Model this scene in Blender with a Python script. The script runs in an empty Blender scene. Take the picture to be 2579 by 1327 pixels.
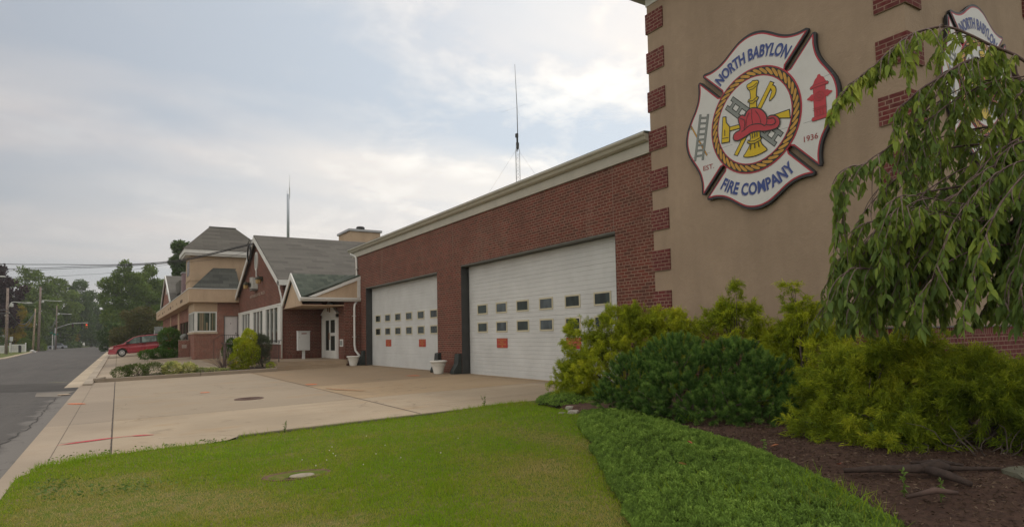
import bpy, bmesh, math, random
import numpy as np
from mathutils import Vector, Matrix, Euler
from mathutils.geometry import tessellate_polygon
R = math.radians
PI = math.pi
rnd = random.Random(7)
rng = np.random.default_rng(11)
sc = bpy.context.scene
col = sc.collection

# ------------------------------------------------------------------ camera
F_PX, YAW, PITCH, ROLL, CY, EYE = 1592.21, 0.558243, 0.0548971, -0.0190102, 756.137, 1.16
fw = Vector((math.sin(YAW)*math.cos(PITCH), math.cos(YAW)*math.cos(PITCH), math.sin(PITCH)))
rt = Vector((math.cos(YAW), -math.sin(YAW), 0)); up = rt.cross(fw)
r2 = rt*math.cos(ROLL)+up*math.sin(ROLL); u2 = -rt*math.sin(ROLL)+up*math.cos(ROLL)
cd = bpy.data.cameras.new('camera'); cam = bpy.data.objects.new('camera', cd); col.objects.link(cam)
cam.matrix_world = Matrix(((r2.x, u2.x, -fw.x, 0), (r2.y, u2.y, -fw.y, 0), (r2.z, u2.z, -fw.z, EYE), (0, 0, 0, 1)))
cd.sensor_width = 36; cd.lens = 36*F_PX/2579; cd.shift_y = (CY-663.5)/2579
cd.clip_start = 0.05; cd.clip_end = 5000
sc.camera = cam

# ------------------------------------------------------------------ helpers
def S(x, a, b):
    t = min(1, max(0, (x-a)/(b-a))); return t*t*(3-2*t)
def gz(X, Y):
    """paved ground height: drains towards the street, rises a little at the far parking pad"""
    z = .02*(min(X, 8.5)-8.5) if X > -.9 else -.188
    l = S(Y, 30, 60)*(1-S(Y, 78, 95))*S(X, -.6, .5)
    return z+l*(.045+.054*min(max(X, 0), 6))

class MB:
    def __init__(s): s.v = []; s.f = []; s.m = []; s.t = None
    def add(s, vs, fs, mi=0):
        n = len(s.v); s.v += [tuple(p) for p in vs]
        for f in fs: s.f.append(tuple(i+n for i in f)); s.m.append(mi)
        return s
    def box(s, x0, x1, y0, y1, z0, z1, mi=0):
        if x0 > x1: x0, x1 = x1, x0
        if y0 > y1: y0, y1 = y1, y0
        v = [(x0,y0,z0),(x1,y0,z0),(x1,y1,z0),(x0,y1,z0),(x0,y0,z1),(x1,y0,z1),(x1,y1,z1),(x0,y1,z1)]
        return s.add(v, [(0,3,2,1),(4,5,6,7),(0,1,5,4),(1,2,6,5),(2,3,7,6),(3,0,4,7)], mi)
    def face(s, pts, mi=0): return s.add(pts, [tuple(range(len(pts)))], mi)
    def prism(s, pts, vec, mi=0, mside=None):
        """closed solid: planar polygon (3d points) swept along vec"""
        n = len(pts); vec = Vector(vec); a = [Vector(p) for p in pts]; b = [p+vec for p in a]
        tr = tessellate_polygon([a]); ms = mi if mside is None else mside
        s.add(a+b, [tuple(t) for t in tr]+[tuple(i+n for i in reversed(t)) for t in tr], mi)
        k = len(s.v)-2*n
        for i in range(n):
            j = (i+1) % n; s.f.append((k+i, k+j, k+j+n, k+i+n)); s.m.append(ms)
        return s
    def tube(s, pts, rad, n=8, mi=0, caps=True):
        pts = [Vector(p) for p in pts]
        if not hasattr(rad, '__len__'): rad = [rad]*len(pts)
        base = len(s.v); prev = None
        for i, p in enumerate(pts):
            d = (pts[min(i+1, len(pts)-1)]-pts[max(i-1, 0)]).normalized()
            if prev is None:
                a = d.cross(Vector((0, 0, 1)))
                if a.length < .05: a = d.cross(Vector((1, 0, 0)))
                a.normalize()
            else:
                a = (prev-d*prev.dot(d)).normalized()
            prev = a; b = d.cross(a)
            for k in range(n):
                t = 2*PI*k/n; s.v.append(tuple(p+(a*math.cos(t)+b*math.sin(t))*rad[i]))
        for i in range(len(pts)-1):
            for k in range(n):
                q = (k+1) % n
                s.f.append((base+i*n+k, base+i*n+q, base+(i+1)*n+q, base+(i+1)*n+k)); s.m.append(mi)
        if caps:
            s.f.append(tuple(base+k for k in reversed(range(n)))); s.m.append(mi)
            s.f.append(tuple(base+(len(pts)-1)*n+k for k in range(n))); s.m.append(mi)
        return s
    def lathe(s, prof, c=(0, 0, 0), n=24, mi=0, sx=1, sy=1):
        base = len(s.v); c = Vector(c)
        for r, z in prof:
            for k in range(n):
                t = 2*PI*k/n; s.v.append((c.x+r*math.cos(t)*sx, c.y+r*math.sin(t)*sy, c.z+z))
        for i in range(len(prof)-1):
            for k in range(n):
                q = (k+1) % n
                s.f.append((base+i*n+k, base+i*n+q, base+(i+1)*n+q, base+(i+1)*n+k)); s.m.append(mi)
        s.f.append(tuple(base+k for k in reversed(range(n)))); s.m.append(mi)
        s.f.append(tuple(base+(len(prof)-1)*n+k for k in range(n))); s.m.append(mi)
        return s
    def xform(s, M):
        s.v = [tuple(M@Vector(p)) for p in s.v]; return s
    def build(s, name, mats, parent=None, smooth=False, bevel=0, **tg):
        me = bpy.data.meshes.new(name); me.from_pydata(s.v, [], s.f); me.validate()
        if not isinstance(mats, (list, tuple)): mats = [mats]
        for m in mats: me.materials.append(m)
        if len(mats) > 1 and len(me.polygons) == len(s.m): me.polygons.foreach_set('material_index', s.m)
        if smooth: me.polygons.foreach_set('use_smooth', [True]*len(me.polygons))
        o = bpy.data.objects.new(name, me); col.objects.link(o)
        if bevel:
            b = o.modifiers.new('bevel', 'BEVEL'); b.width = bevel; b.segments = 2; b.limit_method = 'ANGLE'; b.angle_limit = R(35)
        adopt(o, parent)
        if tg: tag(o, **tg)
        return o
def adopt(o, parent):
    if parent is not None:
        o.parent = parent
        if parent.get('_loc') is not None:
            o.matrix_parent_inverse = Matrix.Translation(-Vector(parent['_loc']))
def tag(o, label=None, cat=None, group=None, kind=None):
    if label: o['label'] = label
    if cat: o['category'] = cat
    if group: o['group'] = group
    if kind: o['kind'] = kind
    return o
def thing(name, loc, label, cat, group=None, world=True):
    """Empty at the base of a thing; world=True: its parts are built in world coordinates"""
    o = bpy.data.objects.new(name, None); col.objects.link(o); o.location = loc; o.empty_display_size = .2
    if world: o['_loc'] = list(loc)
    return tag(o, label, cat, group)
def dup(root, loc, rz=0, scale=1, label=None):
    r = root.copy(); col.objects.link(r); r.location = loc; r.rotation_euler = (0, 0, rz); r.scale = (scale,)*3
    if label: r['label'] = label
    for ch in list(root.children):
        c = ch.copy(); col.objects.link(c); c.parent = r
        for g in list(ch.children):
            d = g.copy(); col.objects.link(d); d.parent = c
    return r
def struct(name, mb, m, smooth=False):
    o = mb.build(name, m, smooth=smooth); o['kind'] = 'structure'; return o

# ------------------------------------------------------------------ materials
class NT:
    def __init__(s, name):
        s.mat = bpy.data.materials.new(name); s.mat.use_nodes = True; s.t = s.mat.node_tree; s.t.nodes.clear()
        s.out = s.n('ShaderNodeOutputMaterial')
    def n(s, ty, **kw):
        nd = s.t.nodes.new(ty)
        for k, v in kw.items():
            if k.startswith('i_'):
                key = k[2:]; key = int(key) if key.isdigit() else key.replace('_', ' ')
                nd.inputs[key].default_value = v
            else: setattr(nd, k, v)
        return nd
    def l(s, a, b): s.t.links.new(a, b)
    def val(s, x, sock):
        if hasattr(x, 'links') or hasattr(x, 'is_linked'): s.l(x, sock)
        else: sock.default_value = x
    def math(s, op, a, b=0.0, c=None, clamp=False):
        nd = s.n('ShaderNodeMath', operation=op, use_clamp=clamp); s.val(a, nd.inputs[0]); s.val(b, nd.inputs[1])
        if c is not None: s.val(c, nd.inputs[2])
        return nd.outputs[0]
    def mix(s, f, a, b, blend='MIX'):
        nd = s.n('ShaderNodeMix', data_type='RGBA', blend_type=blend); s.val(f, nd.inputs[0])
        for x, i in ((a, 6), (b, 7)):
            if isinstance(x, tuple): nd.inputs[i].default_value = (*x[:3], 1)
            else: s.l(x, nd.inputs[i])
        return nd.outputs[2]
    def noise(s, vec, scale, detail=4, rough=.55, dist=0):
        nd = s.n('ShaderNodeTexNoise', i_Scale=scale, i_Detail=detail, i_Roughness=rough, i_Distortion=dist)
        if vec is not None: s.l(vec, nd.inputs['Vector'])
        return nd.outputs['Fac']
    def ramp(s, f, lo, hi, a=0., b=1.):
        nd = s.n('ShaderNodeMapRange', i_1=lo, i_2=hi, i_3=a, i_4=b); s.l(f, nd.inputs[0]); return nd.outputs[0]
    def pos(s): return s.n('ShaderNodeNewGeometry').outputs['Position']
    def obj(s): return s.n('ShaderNodeTexCoord').outputs['Object']
    def scalev(s, v, sc_):
        nd = s.n('ShaderNodeVectorMath', operation='MULTIPLY'); s.l(v, nd.inputs[0]); nd.inputs[1].default_value = sc_; return nd.outputs[0]
    def bsdf(s, c, rough=.7, metal=0, spec=.4, bump=None, bstr=.3, bdist=.01, coat=0, **kw):
        b = s.n('ShaderNodeBsdfPrincipled')
        if isinstance(c, tuple): b.inputs['Base Color'].default_value = (*c[:3], 1)
        else: s.l(c, b.inputs['Base Color'])
        s.val(rough, b.inputs['Roughness']); b.inputs['Metallic'].default_value = metal
        b.inputs['Specular IOR Level'].default_value = spec; b.inputs['Coat Weight'].default_value = coat
        if bump is not None:
            bp = s.n('ShaderNodeBump', i_Strength=bstr, i_Distance=bdist); s.l(bump, bp.inputs['Height']); s.l(bp.outputs[0], b.inputs['Normal'])
        s.l(b.outputs[0], s.out.inputs[0]); return b

def mul(c, k): return tuple(min(1, x*k) for x in c)
def plain(name, c, rough=.6, var=.12, scale=3., metal=0, spec=.4, bstr=.15, bscale=40., coat=0, dirt=None):
    """paint, metal, cloth: colour with soft blotches, fine bump, optional dirt colour"""
    t = NT(name); p = t.obj(); n = t.noise(p, scale, 5, .6)
    cc = t.mix(t.ramp(n, .35, .65), mul(c, 1-var), mul(c, 1+var))
    if dirt:
        n2 = t.noise(p, scale*2.3, 8, .7); cc = t.mix(t.ramp(n2, .52, .78, 0, dirt[1]), cc, dirt[0])
    t.bsdf(cc, t.ramp(n, .3, .7, max(0.02, rough-.08), min(1, rough+.08)), metal, spec, t.noise(p, bscale, 3), bstr, .004, coat)
    return t.mat

def horiz(t, k=1.0):
    """wall coordinates (along the wall, up, 0) chosen from the face normal"""
    g = t.n('ShaderNodeNewGeometry'); sp = t.n('ShaderNodeSeparateXYZ'); t.l(g.outputs['Position'], sp.inputs[0])
    sn = t.n('ShaderNodeSeparateXYZ'); t.l(g.outputs['True Normal'], sn.inputs[0])
    ax = t.math('ABSOLUTE', sn.outputs[0]); ay = t.math('ABSOLUTE', sn.outputs[1]); f = t.math('GREATER_THAN', ax, ay)
    mx = t.n('ShaderNodeMix', data_type='FLOAT'); t.l(f, mx.inputs[0]); t.l(sp.outputs[0], mx.inputs[2]); t.l(sp.outputs[1], mx.inputs[3])
    c = t.n('ShaderNodeCombineXYZ'); t.l(mx.outputs[0], c.inputs[0]); z = t.math('MULTIPLY', sp.outputs[2], k); t.l(z, c.inputs[1])
    return c.outputs[0], sp.outputs[2], g.outputs['Position'], mx.outputs[0]

def brick_mat(name, red=(.168,.044,.032), dark=(.075,.036,.027), mortar=(.30,.205,.16), zoff=0., soldier=None, bias=-.25):
    t = NT(name); v, z, pos, h = horiz(t)
    vv = t.n('ShaderNodeVectorMath', operation='ADD'); t.l(v, vv.inputs[0]); vv.inputs[1].default_value = (50.0, 40*.0677-zoff, 0)
    def br(w, hgt=.0677, vec=None, off=.5):
        b = t.n('ShaderNodeTexBrick', offset=off, i_Scale=1., i_Mortar_Size=.0075, i_Mortar_Smooth=.25, i_Bias=bias, i_Brick_Width=w, i_Row_Height=hgt)
        b.inputs['Color1'].default_value = (*red, 1); b.inputs['Color2'].default_value = (*dark, 1); b.inputs['Mortar'].default_value = (*mortar, 1)
        t.l(vec or vv.outputs[0], b.inputs['Vector']); return b
    A = br(.2032); B = br(.1016)
    zz = t.math('DIVIDE', t.math('ADD', z, 40*.0677-zoff), .0677); row = t.math('FLOOR', zz)
    hd = t.math('LESS_THAN', t.math('MODULO', row, 6.), .5)
    c = t.mix(hd, A.outputs['Color'], B.outputs['Color']); fac = t.n('ShaderNodeMix', data_type='FLOAT')
    t.l(hd, fac.inputs[0]); t.l(A.outputs['Fac'], fac.inputs[2]); t.l(B.outputs['Fac'], fac.inputs[3]); fo = fac.outputs[0]
    if soldier:
        D = br(.0677, .2032*1.0, None, 0.); sv = t.n('ShaderNodeVectorMath', operation='ADD'); t.l(v, sv.inputs[0]); sv.inputs[1].default_value = (50, -soldier[0]+.2032*20, 0); t.l(sv.outputs[0], D.inputs['Vector'])
        m = t.math('MULTIPLY', t.math('GREATER_THAN', z, soldier[0]), t.math('LESS_THAN', z, soldier[0]+.2))
        c = t.mix(m, c, D.outputs['Color']); f2 = t.n('ShaderNodeMix', data_type='FLOAT'); t.l(m, f2.inputs[0]); t.l(fo, f2.inputs[2]); t.l(D.outputs['Fac'], f2.inputs[3]); fo = f2.outputs[0]
    n = t.noise(pos, 1.1, 6, .65); c = t.mix(t.ramp(n, .35, .7, 0, .45), c, mul(dark, .9)); n2 = t.noise(pos, 14, 4); c = t.mix(t.ramp(n2, .4, .75, 0, .22), c, mortar)
    n3 = t.noise(t.scalev(pos, (.5, .5, .12)), 1.3, 6, .7); c = t.mix(t.ramp(n3, .58, .8, 0, .35), c, mul(mortar, 1.15))
    hgt = t.math('SUBTRACT', t.noise(pos, 90, 3), t.math('MULTIPLY', fo, 1.6))
    t.bsdf(c, .9, 0, .2, hgt, .5, .006); return t.mat

def shingle_mat(name, a, b, k, row=.14, wid=.3, blotch=.25):
    t = NT(name); v, z, pos, h = horiz(t, k)
    vv = t.n('ShaderNodeVectorMath', operation='ADD'); t.l(v, vv.inputs[0]); vv.inputs[1].default_value = (100, 100, 0)
    A = t.n('ShaderNodeTexBrick', offset=.37, i_Scale=1., i_Mortar_Size=.006, i_Mortar_Smooth=.6, i_Bias=0., i_Brick_Width=wid, i_Row_Height=row)
    A.inputs['Color1'].default_value = (*a, 1); A.inputs['Color2'].default_value = (*b, 1); A.inputs['Mortar'].default_value = (*mul(b, .45), 1); t.l(vv.outputs[0], A.inputs['Vector'])
    n = t.noise(t.scalev(pos, (.6, .6, 1.2)), .8, 6, .65); c = t.mix(t.ramp(n, .4, .68, 0, blotch), A.outputs['Color'], mul(b, .6))
    n2 = t.noise(pos, 60, 2, .8); c = t.mix(t.ramp(n2, .35, .7, 0, .5), c, mul(a, 1.35))
    hgt = t.math('SUBTRACT', t.math('MULTIPLY', t.noise(pos, 60, 2), .5), A.outputs['Fac']); t.bsdf(c, .95, 0, .15, hgt, .5, .01); return t.mat

def stucco_mat(name, c, bs=.5):
    t = NT(name); p = t.pos(); n = t.noise(p, .9, 7, .65); n2 = t.noise(t.scalev(p, (1.4, 1.4, .25)), 1.1, 6, .7); n3 = t.noise(p, 9, 5, .6)
    cc = t.mix(t.ramp(n, .35, .68), mul(c, .90), mul(c, 1.06)); cc = t.mix(t.ramp(n2, .48, .75, 0, .5), cc, mul(c, .62)); cc = t.mix(t.ramp(n3, .4, .7, 0, .35), cc, mul(c, .82))
    h = t.math('ADD', t.math('MULTIPLY', t.noise(p, 34, 5, .7, .6), 1.), t.math('MULTIPLY', t.noise(p, 5, 5, .6, 1.), 1.5))
    t.bsdf(cc, .92, 0, .2, h, bs, .012); return t.mat

def leaf_mat(name, stops, transl=.35, rough=.55, spec=.35, scale=1.2):
    """foliage: colour from the per-leaf 'tint' attribute plus broad clumps"""
    t = NT(name); a = t.n('ShaderNodeAttribute', attribute_name='tint'); n = t.noise(t.pos(), scale, 3)
    f = t.math('ADD', t.math('MULTIPLY', a.outputs['Fac'], .75), t.ramp(n, .35, .65, 0, .25))
    cr = t.n('ShaderNodeValToRGB'); t.l(f, cr.inputs[0]); e = cr.color_ramp.elements
    while len(e) < len(stops): e.new(.5)
    for i, (p, c) in enumerate(stops): e[i].position = p; e[i].color = (*c, 1)
    b = t.bsdf(cr.outputs[0], rough, 0, spec)
    tr = t.n('ShaderNodeBsdfTranslucent'); t.l(t.mix(.5, cr.outputs[0], mul(stops[-1][1], 1.3)), tr.inputs[0])
    ms = t.n('ShaderNodeMixShader', i_0=transl); t.l(b.outputs[0], ms.inputs[1]); t.l(tr.outputs[0], ms.inputs[2]); t.l(ms.outputs[0], t.out.inputs[0]); return t.mat

def concrete_mat(name, c, joints=None, stains=.5, bs=.25):
    t = NT(name); p = t.pos(); n = t.noise(p, .35, 7, .6); n2 = t.noise(t.scalev(p, (1., .5, 1)), 1.6, 8, .7); n3 = t.noise(p, 45, 4, .8); n4 = t.noise(p, 7, 5, .7)
    cc = t.mix(t.ramp(n, .38, .62), mul(c, .80), mul(c, 1.08)); cc = t.mix(t.ramp(n2, .52, .78, 0, stains), cc, (c[0]*.80, c[1]*.66, c[2]*.52))
    cc = t.mix(t.ramp(n3, .3, .8, 0, .35), cc, mul(c, .7)); cc = t.mix(t.ramp(n4, .55, .8, 0, .3), cc, mul(c, .75))
    if joints:  # slabs poured at different times differ a little in tone
        sp = t.n('ShaderNodeSeparateXYZ'); t.l(p, sp.inputs[0]); fx = t.math('FLOOR', t.math('DIVIDE', t.math('ADD', sp.outputs[0], joints[2]), joints[0])); fy = t.math('FLOOR', t.math('DIVIDE', t.math('ADD', sp.outputs[1], joints[3]), joints[1]))
        cb = t.n('ShaderNodeCombineXYZ'); t.l(fx, cb.inputs[0]); t.l(fy, cb.inputs[1]); w = t.n('ShaderNodeTexWhiteNoise', noise_dimensions='3D'); t.l(cb.outputs[0], w.inputs[0])
        cc = t.mix(t.ramp(w.outputs[0], 0, 1, 0, .75), cc, (c[0]*.66, c[1]*.67, c[2]*.70))
        X_, Y_ = sp.outputs[0], sp.outputs[1]; gt = lambda a, b: t.math('GREATER_THAN', a, b); lt = lambda a, b: t.math('LESS_THAN', a, b); AND = lambda a, b: t.math('MULTIPLY', a, b)
        if joints[0] > 3:   # older browner slabs by the doors, a greyer row across the middle
            cc = t.mix(AND(AND(gt(X_, 4.25), gt(Y_, 12.8)), .55), cc, (c[0]*.80, c[1]*.68, c[2]*.52)); cc = t.mix(AND(AND(gt(X_, 4.25), gt(Y_, 16.9)), .55), cc, (c[0]*.52, c[1]*.48, c[2]*.45))
            cc = t.mix(AND(AND(lt(X_, 4.25), gt(Y_, 16.9)), .40), cc, (c[0]*.66, c[1]*.68, c[2]*.72))
            st = t.noise(t.scalev(p, (.22, 2.2, 1)), 1.2, 5, .6); cc = t.mix(AND(t.ramp(st, .52, .72, 0, .38), t.ramp(X_, 1, 5, .2, 1)), cc, mul(c, .5)); so_ = t.noise(p, 2.6, 3, .5); cc = t.mix(t.ramp(so_, .62, .70, 0, .40), cc, mul(c, .5)); ru = t.noise(t.scalev(p, (.6, 1.5, 1)), .9, 6, .7); cc = t.mix(t.ramp(ru, .56, .72, 0, .45), cc, (c[0]*.78, c[1]*.58, c[2]*.36)); vo = t.n('ShaderNodeTexVoronoi', feature='DISTANCE_TO_EDGE', i_Scale=.38); nn = t.n('ShaderNodeTexNoise', i_Scale=1.7, i_Detail=5.); t.l(p, nn.inputs[0]); wv = t.n('ShaderNodeVectorMath', operation='ADD'); t.l(p, wv.inputs[0]); t.l(nn.outputs['Color'], wv.inputs[1]); t.l(wv.outputs[0], vo.inputs[0]); cc = t.mix(AND(t.ramp(vo.outputs[0], .001, .006, .6, 0), t.ramp(t.noise(p, .3, 2), .50, .56)), cc, mul(c, .3))
    t.bsdf(cc, .9, 0, .2, t.math('ADD', n3, n2), bs, .004); return t.mat

def tex3(name, cols, scales, rough=.95, bs=.6, bd=.02):
    t = NT(name); p = t.pos(); c = t.mix(t.ramp(t.noise(p, scales[0], 6, .65), .35, .65), cols[0], cols[1]); c = t.mix(t.ramp(t.noise(p, scales[1], 6, .7), .45, .7), c, cols[2])
    t.bsdf(c, rough, 0, .15, t.noise(p, scales[2], 4, .7), bs, bd); return t.mat

M = {}
M['brick'] = brick_mat('brick', soldier=(.24, 0)); M['brick_far'] = brick_mat('brick_far', red=(.24,.065,.048), dark=(.12,.045,.035), mortar=(.45,.34,.27))
M['quoin'] = brick_mat('quoin_brick', red=(.15,.032,.032), dark=(.095,.03,.028), zoff=.005)
M['stucco'] = stucco_mat('stucco', (.36,.272,.20)); M['stucco_far'] = stucco_mat('stucco_far', (.50,.375,.265), .3)
M['white'] = plain('white_paint', (.55,.56,.56), .5, .07, 1.2, dirt=((.40,.39,.36), .25)); M['trim'] = plain('trim', (.66,.66,.64), .5, .04, 2, dirt=((.4,.36,.3), .3))
M['board'] = plain('fascia_board', (.42,.40,.345), .6, .08, 2, dirt=((.28,.25,.2), .4)); M['gutter'] = plain('gutter_metal', (.40,.38,.31), .4, .06, 3, dirt=((.25,.23,.18), .5)); M['dark'] = plain('dark_steel', (.045,.047,.047), .55, .2, 3)
M['lintel'] = plain('lintel', (.10,.105,.09), .6, .2, 4); M['black'] = plain('black', (.015,.016,.018), .5, .2, 5); M['greymetal'] = plain('grey_metal', (.35,.36,.37), .4, .1, 5, metal=.6)
M['cream'] = plain('cream_frame', (.50,.46,.33), .5, .06, 6)
M['shingle'] = shingle_mat('shingles', (.135,.128,.115), (.085,.080,.074), 2.4, .34, .8); M['shingle_g'] = shingle_mat('green_shingles', (.105,.12,.10), (.042,.056,.048), 1.8, .26, .30, .15); M['shingle_b'] = shingle_mat('dark_shingles', (.115,.12,.11), (.055,.058,.056), 1.5, .30, .55)
M['asphalt'] = None
def glass_mat(name, c=(.02,.028,.025), rough=.06, streak=None):
    t = NT(name); p = t.pos(); n = t.noise(t.scalev(p, (1, 1, .5)), 2.5, 3)
    cc = t.mix(t.ramp(n, .4, .6), c, mul(c, 2.2))
    t.bsdf(cc, rough, 0, .22, t.noise(p, 1.7, 2), .04, .02); return t.mat
M['glass'] = glass_mat('glass', (.018,.026,.024)); M['glass_b'] = glass_mat('glass_blue', (.04,.05,.055), .1)

# ------------------------------------------------------------------ sky and sun
SUN_AZ, SUN_EL = R(72), R(52)          # azimuth measured from +Y towards +X
sun_dir = Vector((math.sin(SUN_AZ)*math.cos(SUN_EL), math.cos(SUN_AZ)*math.cos(SUN_EL), math.sin(SUN_EL)))
w = bpy.data.worlds.new("World"); sc.world = w; w.use_nodes = True
t = w.node_tree; t.nodes.clear()
class WT(NT):
    def __init__(s, tree): s.t = tree; s.out = s.n('ShaderNodeOutputWorld')
W_ = WT(t)
sky = W_.n('ShaderNodeTexSky', sky_type='NISHITA', sun_disc=False, sun_elevation=SUN_EL, sun_rotation=SUN_AZ, air_density=1.2, dust_density=2.5, ozone_density=1.2)
g = W_.n('ShaderNodeTexCoord').outputs['Generated']
sp = W_.n('ShaderNodeSeparateXYZ'); W_.l(g, sp.inputs[0])
zc = W_.math('ADD', W_.math('MAXIMUM', sp.outputs[2], 0.), .22)
cb = W_.n('ShaderNodeCombineXYZ'); W_.l(W_.math('DIVIDE', sp.outputs[0], zc), cb.inputs[0]); W_.l(W_.math('DIVIDE', sp.outputs[1], zc), cb.inputs[1])
# broad veil of grey-white cloud, thinner blue lanes, small cumulus towards the sun
vb = W_.n('ShaderNodeMapping'); W_.l(cb.outputs[0], vb.inputs[0]); vb.inputs['Rotation'].default_value = (0, 0, R(-20)); vb.inputs['Scale'].default_value = (.55, 1.25, 1); vb.inputs['Location'].default_value = (3.1, .62, 0)
veil = W_.noise(vb.outputs[0], 1.05, 4, .45, .25)
fine = W_.noise(cb.outputs[0], 3.4, 8, .62, .2)
dt = W_.n('ShaderNodeVectorMath', operation='DOT_PRODUCT'); W_.l(g, dt.inputs[0]); sh = Vector((math.sin(R(62)), math.cos(R(62)), .45)).normalized(); dt.inputs[1].default_value = sh
glow = W_.ramp(dt.outputs['Value'], .15, .93, 0, 1)
cover = W_.math('ADD', W_.ramp(veil, .37, .60, 0, 1), W_.math('MULTIPLY', W_.ramp(fine, .46, .64, -.15, .5), W_.ramp(dt.outputs['Value'], .72, .9, .12, 1)), clamp=True)
blue = W_.mix(.62, sky.outputs[0], (4.4, 5.3, 6.3))
lane = W_.mix(glow, (4.15, 4.2, 4.5), (8.9, 9.7, 10.4))
blue = W_.mix(.72, sky.outputs[0], lane)
cl = W_.mix(glow, (5.6, 5.15, 5.1), (11.8, 11.3, 10.6))
pink = W_.mix(W_.ramp(W_.noise(cb.outputs[0], .9, 2), .45, .6), cl, W_.mix(1., cl, (1.03, .985, .97), 'MULTIPLY'))
puff = W_.mix(W_.ramp(fine, .5, .68, 0, .7), pink, W_.mix(glow, (5.8, 5.35, 5.25), (15, 14.4, 13.2)))
cc = W_.mix(W_.math('MULTIPLY', cover, .92), blue, puff)
hz = W_.ramp(sp.outputs[2], 0.0, .28, 1, 0)
cc = W_.mix(W_.math('MULTIPLY', hz, .6), cc, W_.mix(glow, (4.3, 4.15, 4.15), (10.2, 9.8, 9.3)))
bk = W_.n('ShaderNodeVectorMath', operation='DOT_PRODUCT'); W_.l(g, bk.inputs[0]); bk.inputs[1].default_value = Vector((-.80,-.60,.25)).normalized()
# unseen sky behind the camera, made brighter and whiter to light the facades
cc = W_.mix(W_.ramp(bk.outputs['Value'], -.15, .65, 0, 1), cc, (11.4, 10.8, 9.8))
bg = W_.n('ShaderNodeBackground', i_Strength=.1); W_.l(cc, bg.inputs[0]); W_.l(bg.outputs[0], W_.out.inputs[0])
sd = bpy.data.lights.new('sun', 'SUN'); so = bpy.data.objects.new('sun', sd); col.objects.link(so)
sd.energy = 1.1; sd.angle = R(18); sd.color = (1, .93, .83)
so.rotation_euler = (-sun_dir).to_track_quat('-Z', 'Y').to_euler()
sc.view_settings.view_transform = 'Standard'; sc.view_settings.look = 'None'; sc.view_settings.exposure = -.15; sc.view_settings.gamma = 1

# ------------------------------------------------------------------ ground, road, paving
def vnoise(x, y, s=1., seed=0):
    x = np.asarray(x)*s; y = np.asarray(y)*s; r = 0
    for k, (a, b, c, d) in enumerate([(1.0,.6,1.3,.7),(1.9,-1.1,2.3,.3),(-.8,2.7,.9,1.9),(3.7,2.1,-2.9,2.2),(5.3,-4.1,4.7,.8)]):
        r = r + np.sin(a*x+b*y+seed*1.7+c*k)*np.cos(c*x*.7-d*y+seed*.9)/(1+.45*k)
    return r/2.2
def grid(xs, ys, fz):
    mb = MB(); mb.v = [(x, y, fz(x, y)) for y in ys for x in xs]; n = len(xs)
    mb.f = [(j*n+i, j*n+i+1, (j+1)*n+i+1, (j+1)*n+i) for j in range(len(ys)-1) for i in range(n-1)]; mb.m = [0]*len(mb.f); return mb
M['soil'] = tex3('soil_grass', ((.05,.08,.02), (.08,.10,.03), (.10,.085,.05)), (.15, 2, 30))
struct('ground', MB().face([(-2500,-2500,-.34),(2500,-2500,-.34),(2500,2500,-.34),(-2500,2500,-.34)]), M['soil'])
# asphalt road: grey, worn aggregate, old cracks and a lighter broken edge along the gutter
t = NT('asphalt'); p = t.pos(); sp = t.n('ShaderNodeSeparateXYZ'); t.l(p, sp.inputs[0])
n1 = t.noise(p, 55, 3, .8); n2 = t.noise(t.scalev(p, (1.2, .12, 1)), 1.1, 6, .65); n3 = t.noise(p, 1.4, 7, .7)
c = t.mix(t.ramp(n2, .35, .65), (.068,.064,.062), (.098,.091,.086)); c = t.mix(t.ramp(n1, .35, .75, 0, .6), c, (.15,.14,.13)); c = t.mix(t.ramp(n3, .58, .75, 0, .35), c, (.085,.085,.088))
edge = t.math('ADD', t.ramp(sp.outputs[0], -1.55, -1.12, 0, 1), t.math('MULTIPLY', t.math('SUBTRACT', n3, .5), 2.5)); edge = t.math('MULTIPLY', t.ramp(edge, .35, .75), t.ramp(sp.outputs[1], 19, 21, 1, .15))
c = t.mix(t.math('MULTIPLY', edge, .6), c, (.22,.205,.19))
vo = t.n('ShaderNodeTexVoronoi', feature='DISTANCE_TO_EDGE', i_Scale=.9); wv = t.n('ShaderNodeVectorMath', operation='ADD'); nn = t.n('ShaderNodeTexNoise', i_Scale=2.5, i_Detail=5.); t.l(p, nn.inputs[0]); t.l(p, wv.inputs[0]); t.l(nn.outputs['Color'], wv.inputs[1]); t.l(wv.outputs[0], vo.inputs[0])
crk = t.math('MULTIPLY', t.ramp(vo.outputs[0], 0.004, .016, 1, 0), t.ramp(t.noise(p, .22, 2), .47, .56)); c = t.mix(t.math('MULTIPLY', crk, .75), c, (.04,.04,.04))
t.bsdf(c, .9, 0, .25, t.math('SUBTRACT', n1, crk), .4, .008); M['asphalt'] = t.mat
M['conc'] = concrete_mat('concrete_apron', (.455,.37,.27), (4.27, 4.1, .05, 3.6)); M['walk'] = concrete_mat('concrete_walk', (.42,.345,.265), (1.6, 4.1, 1.6, 3.6), .35)
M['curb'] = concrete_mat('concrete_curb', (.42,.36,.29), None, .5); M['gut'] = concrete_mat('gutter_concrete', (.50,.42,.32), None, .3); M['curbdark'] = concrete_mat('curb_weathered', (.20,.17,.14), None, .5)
mb = MB(); rd = [(-.98,-30),(-.98,128),(-1.6,200),(3,212),(120,212),(120,240),(5,240),(2,252),(2,900),(-9,900),(-9,252),(-22,240),(-160,240),(-160,212),(-24,208),(-13.4,160),(-11.4,120),(-9.3,80),(-9.3,-30)]
mb.prism([(x, y, -.30) for x, y in rd], (0, 0, .092)); struct('road', mb, M['asphalt'])
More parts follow.
